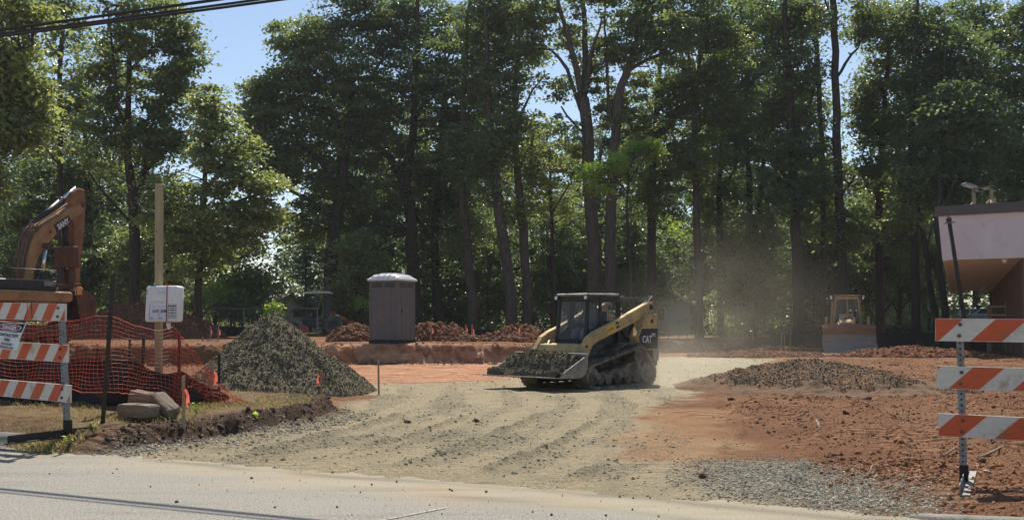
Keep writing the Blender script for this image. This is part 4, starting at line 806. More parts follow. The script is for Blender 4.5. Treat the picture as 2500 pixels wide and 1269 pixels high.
# ------------------------------------------------------------------ barricades
def clip_stripe(x0, x1, a0, a1, sh, h):
    """part of a slanted stripe (a0..a1 at the top, moved by -sh at the bottom) inside a rail x0..x1 of height h"""
    poly = [(a0-sh, 0), (a1-sh, 0), (a1, h), (a0, h)]
    for side, lim in ((1, x0), (-1, x1)):
        out = []
        for i in range(len(poly)):
            p, q = poly[i], poly[(i+1) % len(poly)]; ip = side*(p[0]-lim) >= 0; iq = side*(q[0]-lim) >= 0
            if ip: out.append(p)
            if ip != iq:
                t = (lim-p[0])/(q[0]-p[0]); out.append((lim, p[1]+t*(q[1]-p[1])))
        poly = out
        if len(poly) < 3: return None
    return poly
BOLT = M('bolt', (0.16, 0.14, 0.11), (0.09, 0.08, 0.07), rough=0.5, metal=0.6)
def barricade(label, loc, rz, rails, posts, lean, period, width, shear, foot=0.75, h=0.203):
    root = thing('barricade', label, 'barricade', loc, rz, 'road closure barricades'); t = 0.022
    for px in posts:
        mb = MB(); top = rails[0][2]-0.02; bx = px; tx = px-math.tan(lean)*top
        mb.beam((bx, 0.042, 0.0), (tx, 0.042, top), 0.06, 0.06, up=(0, 1, 0)); po = mb.build('post', GALV, root, bevel=0.004)
        ho = MB(); n = int(top/0.05)
        for k in range(n):
            z = 0.08+k*0.05; ho.disc((bx+(tx-bx)*z/top, 0.042-0.0315, z), 0.010, 0.003, 'y', 8)
        tag(ho.build('perforations', INK, po), kind='stuff')
        ft = MB(); fz = max(0.0, max(gz1(loc[0]+px*math.cos(rz)-yy*math.sin(rz), loc[1]+px*math.sin(rz)+yy*math.cos(rz)) for yy in (-0.7, -0.35, 0, 0.35, 0.7))-loc[2]) if lean < 0.04 else 0.0; ft.box((px, 0, fz+0.05), (0.006, 2*foot, 0.08)); ft.box((px+0.04, 0, fz+0.008), (0.08, 2*foot, 0.012)); ft.build('foot', DPOST if lean > 0.04 else GALV, root)
        ft = MB(); ft.box((px, 0.042, 0.1), (0.074, 0.074, 0.2)); ft.build('post_socket', DPOST, root, bevel=0.004)
    for x0, x1, zt, tilt, ph in rails:
        mb = MB(); mb.box(((x0+x1)/2, 0, h/2), (x1-x0, t, h)); k0 = int((x0-ph)/period)-3; mb.cur = 1
        for k in range(k0, k0+int((x1-x0)/period)+8):
            for side in (-1, 1):
                p = clip_stripe(x0+0.004, x1-0.004, ph+k*period, ph+k*period+width, shear, h-0.008)
                if p:
                    y = side*(t/2+0.0015); q = [(a, y, b+0.004) for a, b in p]; mb.add(q, [tuple(range(len(q))) if side < 0 else tuple(range(len(q)))[::-1]])
        r = mb.build('rail', [WHITE_RAIL, ORANGE_RAIL], root); r.location = (0, 0, zt-h); r.rotation_euler = (0, tilt, 0)
        for px in posts:
            for k, zz in enumerate((0.05, 0.15)):
                b = MB(); xx = px-math.tan(lean)*(zt-h+zz)+(0.006 if k else -0.004); b.disc((xx, -t/2-0.006, zz), 0.017, 0.01, 'y', 14); b.disc((xx, -t/2-0.012, zz), 0.009, 0.008, 'y', 6)
                bo = b.build('bolt', BOLT, r)
    return root
bx, by = 4.01, 9.09
rb = barricade('orange and white striped barricade standing on red clay at the right edge', (bx, by, 0.0), R(-26.3),
     [(-0.235, 2.2, 1.50, R(0.5), -0.255), (-0.222, 2.2, 1.075, R(0.7), 0.075), (-0.21, 2.2, 0.65, R(0.8), -0.065)], [0.0, 1.95], R(1.4), 0.51, 0.25, 0.2)
lx, ly = -5.185, 11.87; lz = gz1(lx, ly)
lb_ = barricade('orange and white striped barricade with danger notice at the left edge', (lx, ly, lz), R(-26.3),
     [(-2.3, 0.02, 1.684-lz, R(1.2), -0.262), (-2.3, 0.06, 1.208-lz, R(1.5), -0.07), (-2.3, 0.10, 0.746-lz, R(1.8), -0.153)], [0.0, -1.95], R(4.0), 0.31, 0.155, 0.115)
# danger notice hanging on the left barricade
def danger_sign():
    o = Vector((lx, ly, lz)); root = thing('danger_sign', 'white danger construction area notice tied to the left barricade', 'sign', (lx-0.30, ly-0.02, 0), R(-26.3))
    cx = -0.40; zt, zb = 1.47, 1.155; n = 10
    def S(u, v):   # u 0..1 across, v 0..1 down: the sheet curls forward and its free corner swings in
        x = cx-0.26+0.52*u-0.075*v*u*u; return Vector((x, -0.035-0.05*math.sin(v*1.6)*(0.4+u)-0.012*math.sin(u*3.1), zt+(zb-zt)*v+0.012*math.cos(u*4)))
    mb = MB()
    for j in range(n):
        for i in range(n):
            mb.add([S(i/n, j/n), S(i/n, (j+1)/n), S((i+1)/n, (j+1)/n), S((i+1)/n, j/n)], [(0, 1, 2, 3)])
    mb.build('sheet', WHITE_P, root, True)
    def wrap(me, x0, x1, z0, z1, lift):
        for v in me.vertices:
            u = (v.co.x-x0)/(x1-x0); w = (z1-v.co.y)/(z1-z0); p = S(min(max(u, 0.01), 0.99), w); v.co = p+Vector((0, -lift, 0))
    band = MB()
    for i in range(20):
        for j in range(4):
            band.add([(a, b, 0) for a, b in ((-0.24+0.48*i/20, 0.31-0.10*j/4), (-0.24+0.48*i/20, 0.31-0.10*(j+1)/4), (-0.24+0.48*(i+1)/20, 0.31-0.10*(j+1)/4), (-0.24+0.48*(i+1)/20, 0.31-0.10*j/4))], [(0, 1, 2, 3)])
    b = band.build('header_band', INK, root); wrap(b.data, -0.26, 0.26, 0.0, 0.32, 0.003)
    ov = MB()
    for rr, mt in ((1.0, 0), (0.93, 1)):
        pts = [(0.215*rr*math.cos(2*math.pi*k/40), 0.258+0.043*(rr if rr == 1 else 0.86)*math.sin(2*math.pi*k/40), 0 if rr == 1 else 1) for k in range(40)]
        ov.cur = mt; c = len(ov.v); ov.v += [(0, 0.258, pts[0][2])]+pts; ov.f += [(c, c+1+k, c+1+(k+1) % 40) for k in range(40)]; ov.m += [mt]*40
    REDP = M('sign_red', (0.32, 0.05, 0.05), (0.25, 0.04, 0.04), rough=0.5); b = ov.build('oval', [WHITE_P, REDP], root)
    zf = [v.co.z for v in b.data.vertices]
    for v, z in zip(b.data.vertices, zf):
        u = (v.co.x+0.26)/0.52; w = (0.32-v.co.y)/0.32; v.co = S(u, w)+Vector((0, -0.005-0.002*z, 0))
    for s, y, sz, m, bo in (('DANGER', 0.238, 0.062, WHITE_P, 0.002), ('CONSTRUCTION', 0.152, 0.052, INK, 0.0015), ('AREA', 0.10, 0.052, INK, 0.0015), ('AUTHORIZED', 0.052, 0.04, INK, 0.001), ('PERSONNEL ONLY', 0.01, 0.04, INK, 0.001)):
        t = text('lettering', s, sz, m, root, Matrix.Translation((0, y, 0)), bo, 1.0, 'CENTER'); wrap(t.data, -0.26, 0.26, 0.0, 0.32, 0.0085)
    c = MB(); c.tube([S(0.9, 0)+Vector((0, 0, 0)), Vector((-0.16, -0.02, 1.6)), Vector((-0.155, -0.02, 1.70)), Vector((-0.15, 0.03, 1.7)), Vector((-0.15, 0.04, 1.5))], 0.004, 5); c.build('cord', DPOST, root)
danger_sign()

# ------------------------------------------------------------------ orange net, silt fence, post with box
def poly_at(L, u):
    n = len(L)-1; d = [0]
    t = u*n; i = min(int(t), n-1); f = t-i; return L[i].lerp(L[i+1], f)
def net_fence():
    us = [-90,70,165,274,330,385,418,450,480,520,560,600]
    ty = [776,790,783,770,796,806,797,830,862,925,955,982]; by_ = [962,958,952,960,958,970,982,986,985,987,986,985]
    Yt = [13.6,13.3,13.0,12.6,12.95,13.5,13.75,14.4,14.7,15.0,15.3,15.55]; Yb = [13.6,13.3,13.0,12.6,12.95,13.4,14.0,14.8,15.1,15.3,15.5,15.6]
    root = thing('orange_safety_fence', 'sagging orange plastic mesh fence on dark posts behind the left barricade', 'fence', (-4.95, 12.6, gz1(-4.95, 12.6)), 0); o = root.location
    def at(px, y, Yl): return Wp(px, np.interp(px, us, y), np.interp(px, us, Yl))
    NU, NV = 80, 18; g = np.random.default_rng(5); P = np.zeros((NU+1, NV+1, 3))
    L = np.cumsum([0]+[(at(a, ty, Yt)-at(b, ty, Yt)).length for a, b in zip(np.linspace(-90, 600, 400)[:-1], np.linspace(-90, 600, 400)[1:])]); pxs = np.interp(np.linspace(0, L[-1], NU+1), L, np.linspace(-90, 600, 400))
    for i, px in enumerate(pxs):
        a = at(px, ty, Yt); b = at(px, by_, Yb); crump = sstep(415, 520, np.array(px))*0.022
        for j in range(NV+1):
            v = j/NV; p = a.lerp(b, v); bulge = 0.06*math.sin(math.pi*v)*math.sin(px*0.021); w = Vector((0.02*math.sin(v*7+px*0.05), bulge+0.015*math.sin(px*0.09+v*5), 0.012*math.sin(px*0.06+v*4)))
            # slack rows in the middle of the left bay
            sag = 0.05*math.sin(math.pi*min(max((px+90)/364, 0), 1))*math.sin(math.pi*v)
            P[i, j] = p+w-Vector((0, 0, sag))+Vector(g.normal(size=3)*(0.004+float(crump)))
    mb = MB(); oo = np.array(o)
    for i in range(NU+1): mb.tube([P[i, j]-oo for j in range(NV+1)], 0.0020, 3, cap=False)
    for j in range(NV+1): mb.tube([P[i, j]-oo for i in range(NU+1)], 0.005 if j in (0, NV) else 0.0020, 3, cap=False)
    mb.build('net', NET, root)
    for (x0, y0, x1, y1, Yp, r) in ((250, 1030, 277, 672, 12.6, 0.022), (313, 985, 317, 828, 13.7, 0.014), (-40, 990, -38, 770, 13.4, 0.02)):
        b = MB(); a = Wp(x0, y0, Yp); a.z = gz1(a.x, a.y)-0.05; e = Wp(x1, y1, Yp); b.beam(a-Vector(o), e-Vector(o), r*1.6, r*1.9); b.build('post', DPOST, root)
net_fence()
def silt_fence(label, pts, stakes, loc, h=None, group='black silt fences'):
    """pts: (px, py top, Y)"""
    root = thing('silt_fence', label, 'fence', loc, 0, group); o = Vector(loc); mb = MB(); n = 60; px = np.linspace(pts[0][0], pts[-1][0], n); xs = [p[0] for p in pts]; tv = np.interp(px, xs, [p[1] for p in pts]); Yv = np.interp(px, xs, [p[2] for p in pts]); rows = []
    for i in range(n):
        t = Wp(px[i], tv[i], Yv[i]); zb = gz1(t.x, t.y)-0.08; col = []
        for k in range(6):
            v = k/5; col.append(Vector((t.x+0.02*math.sin(i*0.7+k), t.y+0.05*math.sin(i*0.45+k*0.8), t.z+(zb-t.z)*v+0.02*fbm(np.array(px[i]*0.05), np.array(k*0.5), 1, 2)*(k == 0)))-o)
        rows.append(col)
    for i in range(n-1):
        for k in range(5): mb.add([rows[i][k], rows[i+1][k], rows[i+1][k+1], rows[i][k+1]], [(0, 1, 2, 3)])
    mb.build('fabric', SILT, root, True)
    for sx, yt in stakes:
        Y = np.interp(sx, xs, [p[2] for p in pts])+0.04; t = Wp(sx, yt, Y); b = MB(); b.box((t.x-o.x, t.y-o.y, (t.z+gz1(t.x, t.y)-0.1)/2-o.z), (0.035, 0.035, t.z-gz1(t.x, t.y)+0.1), (0, random.uniform(-0.03, 0.03), 0)); b.build('stake', DPOST, root)
silt_fence('black silt fabric fence drooping behind the orange net', [(-90,872,14.9),(120,876,14.7),(245,878,14.4),(330,881,14.3),(400,915,14.4),(440,903,14.6),(490,930,15.1),(560,970,15.7)], [(348,820),(437,812),(240,850),(535,862)], (-4.9, 14.4, 0.27))
silt_fence('black silt fence below the chain-link fence, left of the gravel pile', [(425,784,56),(480,788,56),(540,796,56),(640,799,57)], [(585,782),(592,786)], (-16.5, 56, 0.6))
silt_fence('long black silt fence running behind the bulldozer', [(1880,818,58),(1960,815,57),(2100,812,56),(2290,812,54),(2420,815,52)], [(1928,790),(2180,808)], (18, 57, 0.5))
silt_fence('black silt fence at the foot of the trees behind the dirt heaps', [(1000,806,62),(1150,806,62),(1330,808,62)], [(1100,800),(1250,802)], (-4, 62, 0.6))

def plan_box():
    Y = 14.85; a = Wp(387, 915, Y); zb = gz1(a.x, Y); root = thing('wooden_post', 'tall pale squared timber post rising behind the net', 'post', (a.x, Y, zb), R(-8)); t = Wp(389, 450, Y)
    mb = MB(); mb.beam((0, 0, -0.1), (t.x-a.x, 0, t.z-zb), 0.089, 0.089, up=(0, 1, 0)); mb.build('timber', WOOD, root, bevel=0.004)
    k = MB(); k.disc((0.012, -0.0455, 1.4), 0.012, 0.002, 'y', 10); k.disc((-0.01, -0.0455, 2.5), 0.010, 0.002, 'y', 10); k.disc((0.02, -0.0455, 2.05), 0.009, 0.002, 'y', 10); k.build('knot', RUST, root)
    c = Wp(402, 742, Y-0.15); rb = thing('document_box', 'white plastic box with printed labels strapped to the timber post', 'box', c, R(-10)); W, H, D = 0.50, 0.515, 0.20
    mb = MB(); mb.box((0, 0, 0), (W, D, H)); o = mb.build('case', WHITE_P, rb, True, bevel=0.035); o.modifiers['bevel'].segments = 3
    for v in o.data.vertices: v.co.x += 0.02*(v.co.z/H) if v.co.x > 0 else 0.03*(v.co.z/H); 
    PAP = M('label_paper', (0.66, 0.68, 0.72), (0.62, 0.64, 0.68), rough=0.6); y = -D/2-0.004
    def MT(x, z): return Matrix.Translation((x, y-0.004, z)) @ Matrix.Rotation(R(90), 4, 'X')
    l = MB(); l.box((-0.05, y, -0.12), (0.27, 0.003, 0.21)); l.build('paper_label', PAP, rb)
    l = MB(); l.box((0.175, y, -0.105), (0.125, 0.003, 0.20)); w = l.build('warning_label', PAP, rb)
    fr = MB()
    for xx, zz, ww, hh in ((0.175,-0.007,0.118,0.004),(0.175,-0.203,0.118,0.004),(0.117,-0.105,0.004,0.2),(0.233,-0.105,0.004,0.2)): fr.box((xx, y-0.003, zz), (ww, 0.002, hh))
    fr.build('label_border', INK, rb)
    fr = MB()
    for xx, zz, ww, hh in ((-0.172,-0.115,0.003,0.19),(-0.03,-0.15,0.003,0.11)): fr.box((xx, y-0.003, zz), (ww, 0.002, hh))
    fr.build('label_rule', INK, rb)
    text('lettering', 'LOT', 0.052, INK, rb, MT(-0.13, -0.12), 0.002); text('lettering', 'JOB', 0.052, INK, rb, MT(0.0, -0.12), 0.002)
    text('lettering', 'WARNING', 0.027, INK, rb, MT(0.122, -0.04), 0.0015, 0.88)
    t = MB()
    for k, ww in enumerate((0.07, 0.10, 0.06, 0.10, 0.05, 0.095)): t.box((0.175, y-0.003, -0.062-k*0.023), (ww, 0.002, 0.009))
    t.build('fine_print', INK, rb)
    t = MB(); t.box((-0.14, y-0.003, -0.205), (0.05, 0.002, 0.009)); t.box((-0.005, y-0.003, -0.205), (0.05, 0.002, 0.009)); t.build('fine_print', INK, rb)
    text('handwriting', '2012 DOMINION ST', 0.038, INK_F, rb, MT(-0.16, 0.015), 0, 0.62); text('handwriting', 'Permits', 0.05, INK_F, rb, MT(-0.05, 0.15), 0, 0.9)
    BUN = M('red_cord', (0.28, 0.04, 0.05), rough=0.7); b = MB(); b.tube([(0.095, D/2+0.03, H/2+0.008), (0.095, -D/2-0.008, H/2+0.006), (0.092, -D/2-0.012, 0), (0.088, -D/2-0.01, -H/2), (0.09, D/2, -H/2-0.008)], 0.006, 6); b.build('strap', BUN, rb)
    b = MB()
    for i in range(5): b.add([(0.05+0.012*i, -0.05+0.01*math.sin(i*2), -H/2-0.01*i), (0.075+0.012*i, -0.05+0.012*math.sin(i*2+1), -H/2), (0.085+0.008*i, -0.052, -H/2-0.06-0.01*i), (0.06+0.008*i, -0.053, -H/2-0.08-0.008*i)], [(0, 1, 2, 3)])
    b.build('plastic_tail', WHITE_P, rb)
    k = MB()
    for z in (0.19, 0.155): k.disc((-W/2+0.035, y, z), 0.008, 0.012, 'y', 8)
    k.build('screw', BOLT, rb)
plan_box()
def block(label, px, py, Y, dims, rot, dz=0.0):
    p = Wp(px, py, Y); bm = bmesh.new(); bmesh.ops.create_cube(bm, size=1); bmesh.ops.subdivide_edges(bm, edges=bm.edges[:], cuts=5, use_grid_fill=True); g = np.random.default_rng(int(px))
    for v in bm.verts:
        c = np.array(v.co)*2; q = c/max(1, (np.abs(c)**9).sum()**(1/9)); n = float(fbm(np.array(q[0]*2+px), np.array(q[1]*2+q[2]*1.7), 1.1, 3)); q = q*(1+0.10*n)+g.normal(size=3)*0.012; v.co = q/2*np.array(dims)*1.03
    me = bpy.data.meshes.new('timber_block'); bm.to_mesh(me); bm.free(); me.materials.append(WOOD_G); ob = bpy.data.objects.new('timber_block', me); COL.objects.link(ob); ob.location = p; ob.rotation_euler = rot; tag(ob, label, 'block', 'weathered blocks stacked on the verge')
block('lower weathered block lying flat at the front of the stack', 338, 1002, 13.0, (0.50, 0.24, 0.17), (0, 0, R(-22)))
block('upper weathered block resting at the back of the stack', 352, 972, 13.35, (0.34, 0.22, 0.17), (0, R(10), R(-12)))
block('weathered block tipped over at the right of the stack', 402, 990, 13.2, (0.42, 0.19, 0.18), (R(12), R(30), R(-35)))

# ------------------------------------------------------------------ survey stakes
def stake(label, px, yt, yb, z=None, ribbon=None, w=0.036, Y=None, lean=0.0, mat=None):
    if Y is None:
        z = 0.02 if z is None else z; x, Y = Gp(px, yb, z)
    x = (px-1250)/FPX*Y; zb = gz1(x, Y); zt = EYE-(yt-787)/FPX*Y; h = max(zt-zb, 0.2); root = thing('survey_stake', label, 'stake', (x, Y, zb), random.uniform(-0.5, 0.5), 'survey stakes', None)
    root.rotation_euler = (random.uniform(-0.04, 0.04), lean+random.uniform(-0.02, 0.02), root.rotation_euler.z)
    mb = MB(); mb.box((0, 0, h/2-0.05), (w, w*0.55, h+0.1)); mb.build('stake_shaft', mat or WOOD_S, root, bevel=0.003)
    if ribbon:
        r = MB(); r.box((0, 0, h*ribbon), (w*1.25, w*0.8, 0.03)); s = random.choice((-1, 1)); a = h*ribbon; L = min(0.22, h*0.35)
        for k in range(2):
            xx = s*(w*0.5+0.012+0.012*k); pts = [(xx, -0.015-0.01*k, a), (xx+s*0.03, -0.02, a-L*0.35), (xx+s*0.015*(1+k), -0.012, a-L*0.75), (xx+s*0.035, -0.02, a-L*(1-0.2*k))]
            for p, q in zip(pts, pts[1:]): r.add([(p[0]-0.013, p[1], p[2]), (p[0]+0.013, p[1]-0.006, p[2]), (q[0]+0.013, q[1]-0.006, q[2]), (q[0]-0.013, q[1], q[2])], [(0, 1, 2, 3)])
        r.build('ribbon', RIBBON, root)
    return root
stake('pink-flagged stake standing right of the timber blocks', 449, 918, 1030, 0.24, 0.75)
stake('pink-flagged stake at the front foot of the gravel pile', 784, 905, 980, 0.05, 0.85)
stake('plain stake at the edge of the pit, right of the gravel pile', 925, 880, 962, 0.02, None)
stake('short plain stake just beyond the gravel pile slope', 815, 886, 912, 0.02, None)
stake('broad stake with orange tape leaning at the end of the net', 514, 880, 932, None, 0.7, 0.075, 16.3, 0.03)
stake('left of two flagged stakes beyond the net', 514, 797, 837, None, 0.8, 0.05, 41)
stake('right of two flagged stakes beyond the net', 533, 797, 836, None, 0.75, 0.05, 40.5)
stake('tiny peg left of the two flagged stakes beyond the net', 495, 826, 838, None, None, 0.05, 40)
stake('flagged stake between gravel pile and roller drum', 715, 805, 832, None, 0.75, 0.05, 43)
stake('flagged stake standing in the heap right of the toilet', 1052, 790, 822, None, 0.75, 0.05, 39.5)
stake('left stake of the pair between the two dirt heaps', 1138, 792, 818, None, 0.8, 0.06, 46)
stake('right flagged stake of the pair between the two dirt heaps', 1152, 792, 820, None, 0.7, 0.06, 45.5)
stake('flagged stake in the dirt heap left of the loader', 1272, 790, 816, None, 0.8, 0.05, 40.5)
for lb, px, yt, yb, rb_, Y in (('first thin stake right of the loader in the dust', 1606, 800, 822, None, 58), ('second thin stake right of the loader in the dust', 1632, 800, 822, None, 58), ('short third stake right of the loader', 1657, 815, 828, None, 57), ('short fourth stake right of the loader', 1678, 815, 828, None, 57),
      ('tall grey stake in the dust below the roof', 1745, 770, 826, None, 60), ('left of the two red-flagged stakes in the dust', 1813, 805, 832, 0.7, 55), ('right of the two red-flagged stakes in the dust', 1836, 803, 830, 0.65, 55), ('thin stake left of the silt fence end', 1908, 812, 835, None, 54), ('peg next to the silt fence end', 1915, 818, 835, None, 54), ('tall thin stake at the silt fence end', 1930, 796, 830, None, 56)):
    stake(lb, px, yt, yb, None, rb_, 0.05, Y)
def plank(label, px0, px1, py, Y, mat):
    a = Wp(px0, py, Y); b = Wp(px1, py, Y+0.6); o = MB(); o.beam((0, 0, 0), b-a, 0.14, 0.04); ob = o.build('plank', mat, None, bevel=0.004); ob.location = (a.x, a.y, gz1(a.x, a.y)+0.04); tag(ob, label, 'plank')
plank('pale plank lying at the foot of the two flagged stakes', 505, 533, 838, 39.5, WOOD)

# ------------------------------------------------------------------ portable toilet
def toilet():
    Y = 36.9; x = (958-1250)/FPX*Y; zb = gz1(x, Y); PL_ = M('toilet_wall', (0.13, 0.127, 0.127), (0.11, 0.108, 0.108), rough=0.55, spec=0.3, dirt=(0.2, 0.13, 0.1), dscale=2, damt=0.15)
    PD = M('toilet_base', (0.03, 0.03, 0.03), rough=0.8); RF = M('toilet_roof', (0.62, 0.63, 0.64), (0.54, 0.55, 0.56), rough=0.35)
    root = thing('portable_toilet', 'grey-brown portable toilet with white roof on the edge of the cut bank', 'toilet', (x, Y, zb), R(-25)); w, d, h = 1.12, 1.16, 2.12
    b = MB(); b.box((0, 0, 0.07), (w+0.1, d+0.1, 0.10)); b.box((0, -d/2-0.0, 0.02), (w+0.06, 0.12, 0.06)); b.build('base', PD, root, bevel=0.015)
    for nm, c, dm in (('wall_panel', (0, -d/2, h/2+0.12), (w-0.08, 0.04, h-0.02)), ('door', (w/2, 0.0, h/2+0.12), (0.04, d-0.08, h-0.02)), ('wall_panel', (0, d/2, h/2+0.12), (w-0.08, 0.04, h-0.02)), ('wall_panel', (-w/2, 0, h/2+0.12), (0.04, d-0.08, h-0.02))):
        o = MB(); o.box(c, dm); pn = o.build(nm, PL_, root, bevel=0.01); r = MB()
        ax = 0 if dm[0] > dm[1] else 1; out = 1 if (c[0]+c[1]) > 0 else -1
        for k in (-1, 0, 1):
            cc = list(c); dd = [0.05, 0.05, h-0.5]; cc[ax] += k*0.3; cc[1-ax] += out*0.02; dd[1-ax] = 0.03; cc[2] -= 0.12; r.box(cc, dd)
        r.build('panel_rib', PL_, pn, bevel=0.01)
        for k in (-1, 1):
            v = MB()
            for q in range(5):
                cc = list(c); dd = [0.42, 0.42, 0.016]; cc[ax] += k*0.26; cc[1-ax] += out*0.022; dd[1-ax] = 0.012; cc[2] = h+0.02-q*0.034; v.box(cc, dd)
            v.build('vent_louvre', PD, pn)
    for sx in (-1, 1):
        for sy in (-1, 1):
            o = MB(); o.box((sx*w/2, sy*d/2, h/2+0.12), (0.075, 0.075, h)); o.build('corner_post', PL_, root, bevel=0.02)
    o = MB(); o.box((w/2+0.03, -0.32, 1.15), (0.03, 0.05, 0.14)); o.build('door_handle', PD, root)
    z0 = h+0.12; n = 16; mb = MB(); g = np.linspace(-1, 1, n+1)
    def Z(u, v): return z0+0.05+0.20*max(0, (1-abs(u)**3.2))**0.55*max(0, (1-abs(v)**3.2))**0.55
    for i in range(n):
        for j in range(n): mb.add([((w/2+0.09)*g[a], (d/2+0.09)*g[b], Z(g[a], g[b])) for a, b in ((i, j), (i+1, j), (i+1, j+1), (i, j+1))], [(0, 1, 2, 3)])
    mb.box((0, 0, z0+0.02), (w+0.18, d+0.18, 0.06)); rf = mb.build('roof', RF, root, bevel=0)
    for k in range(-2, 3):
        r = MB(); r.tube([((w/2+0.07)*k*0.36, (d/2+0.08)*v, Z(k*0.36, v)+0.012) for v in np.linspace(-0.99, 0.99, 15)], 0.022, 6); r.build('roof_rib', RF, rf)
    o = MB(); o.tube([(0.25, 0.35, z0+0.1), (0.25, 0.35, z0+0.42)], 0.05, 10); o.build('vent_pipe', RF, root)
toilet()

# ------------------------------------------------------------------ overhead cables
def cable(label, p0, slope, w_off, r):
    mb = MB(); pts = []
    for t in np.linspace(-60, 60, 61):
        pts.append(Vector((p0[0]+RD[0]*t+ND[0]*w_off, p0[1]+RD[1]*t+ND[1]*w_off, p0[2]-slope*t+0.0009*t*t)))
    o = pts[0].copy(); mb.tube([p-o for p in pts], r, 8); ob = mb.build('overhead_cable', CABLE, None, True); ob.location = o; tag(ob, label, 'cable', 'overhead cables')
cable('lowest single overhead cable crossing the upper left corner', (-6.93, 13.85, 5.33), 0.040, 0.0, 0.017)
cable('upper strand of the close pair of overhead cables', (-6.93, 13.85, 5.50), 0.036, 0.22, 0.020)
cable('lower strand of the close pair of overhead cables', (-6.93, 13.85, 5.44), 0.038, 0.22, 0.016)

# ------------------------------------------------------------------ machines
def hull(pts):
    pts = sorted(set(pts)); 
    def half(ps):
        h = []
        for p in ps:
            while len(h) > 1 and (h[-1][0]-h[-2][0])*(p[1]-h[-2][1])-(h[-1][1]-h[-2][1])*(p[0]-h[-2][0]) <= 0: h.pop()
            h.append(p)
        return h[:-1]
    return half(pts)+half(pts[::-1])
def circ(c, r, n=28): return [(c[0]+r*math.cos(2*math.pi*k/n), c[1]+r*math.sin(2*math.pi*k/n)) for k in range(n)]
def track(parent, wheels, y0, y1, mat, wheel_mat, lug=0.035, lug_step=0.1, th=0.05, rollers=(), frame=None):
    H = hull([p for c, r in wheels for p in circ(c, r)]); n = len(H); cx = sum(p[0] for p in H)/n; cz = sum(p[1] for p in H)/n
    inner = hull([p for c, r in wheels for p in circ(c, r-th)])
    def ray(poly, p):   # keep the same count: shrink each outer vertex towards the inner outline
        best = min(poly, key=lambda q: (q[0]-p[0])**2+(q[1]-p[1])**2); return best
    mb = MB(); I = [ray(inner, p) for p in H]; v = []
    for p, q in zip(H, I): v += [(p[0], y0, p[1]), (p[0], y1, p[1]), (q[0], y1, q[1]), (q[0], y0, q[1])]
    f = []
    for i in range(n):
        a, b = 4*i, 4*((i+1) % n); f += [(a, b, b+1, a+1), (a+1, b+1, b+2, a+2), (a+2, b+2, b+3, a+3), (a+3, b+3, b, a)]
    mb.add(v, f); t = mb.build('track', mat, parent); lg = MB(); acc = 0.0
    for i in range(n):
        p = Vector((*H[i],)); q = Vector((*H[(i+1) % n],)); L = (q-p).length; d = (q-p)/L if L else None; s = acc
        while d is not None and s < L:
            c = p+d*s; nr = Vector((d.y, -d.x)); cc = c+nr*lug/2; lg.box((cc.x, (y0+y1)/2, cc.y), (lug_step*0.42, abs(y1-y0)-0.01, lug), (0, -math.atan2(d.y, d.x), 0)); s += lug_step
        acc = s-L
    tag(lg.build('tread_lugs', mat, t), kind='stuff')
    for c, r in wheels:
        w = MB(); w.disc((c[0], (y0+y1)/2, c[1]), r-th-0.01, abs(y1-y0)*0.72, 'y', 20); w.disc((c[0], (y0+y1)/2, c[1]), (r-th)*0.4, abs(y1-y0)*0.8, 'y', 12); w.build('wheel', wheel_mat, t)
    for c, r in rollers: w = MB(); w.disc((c[0], (y0+y1)/2, c[1]), r, abs(y1-y0)*0.7, 'y', 14); w.build('roller', wheel_mat, t)
    if frame: w = MB(); w.prism(frame, y0+(y1-y0)*0.12, y1-(y1-y0)*0.12); w.build('track_frame', wheel_mat, t, bevel=0.01)
    return t
def pane(parent, a, b, c, d, mat=None, name='window'):
    m = MB(); m.add([a, b, c, d], [(0, 1, 2, 3)]); return m.build(name, mat or GLASS, parent)

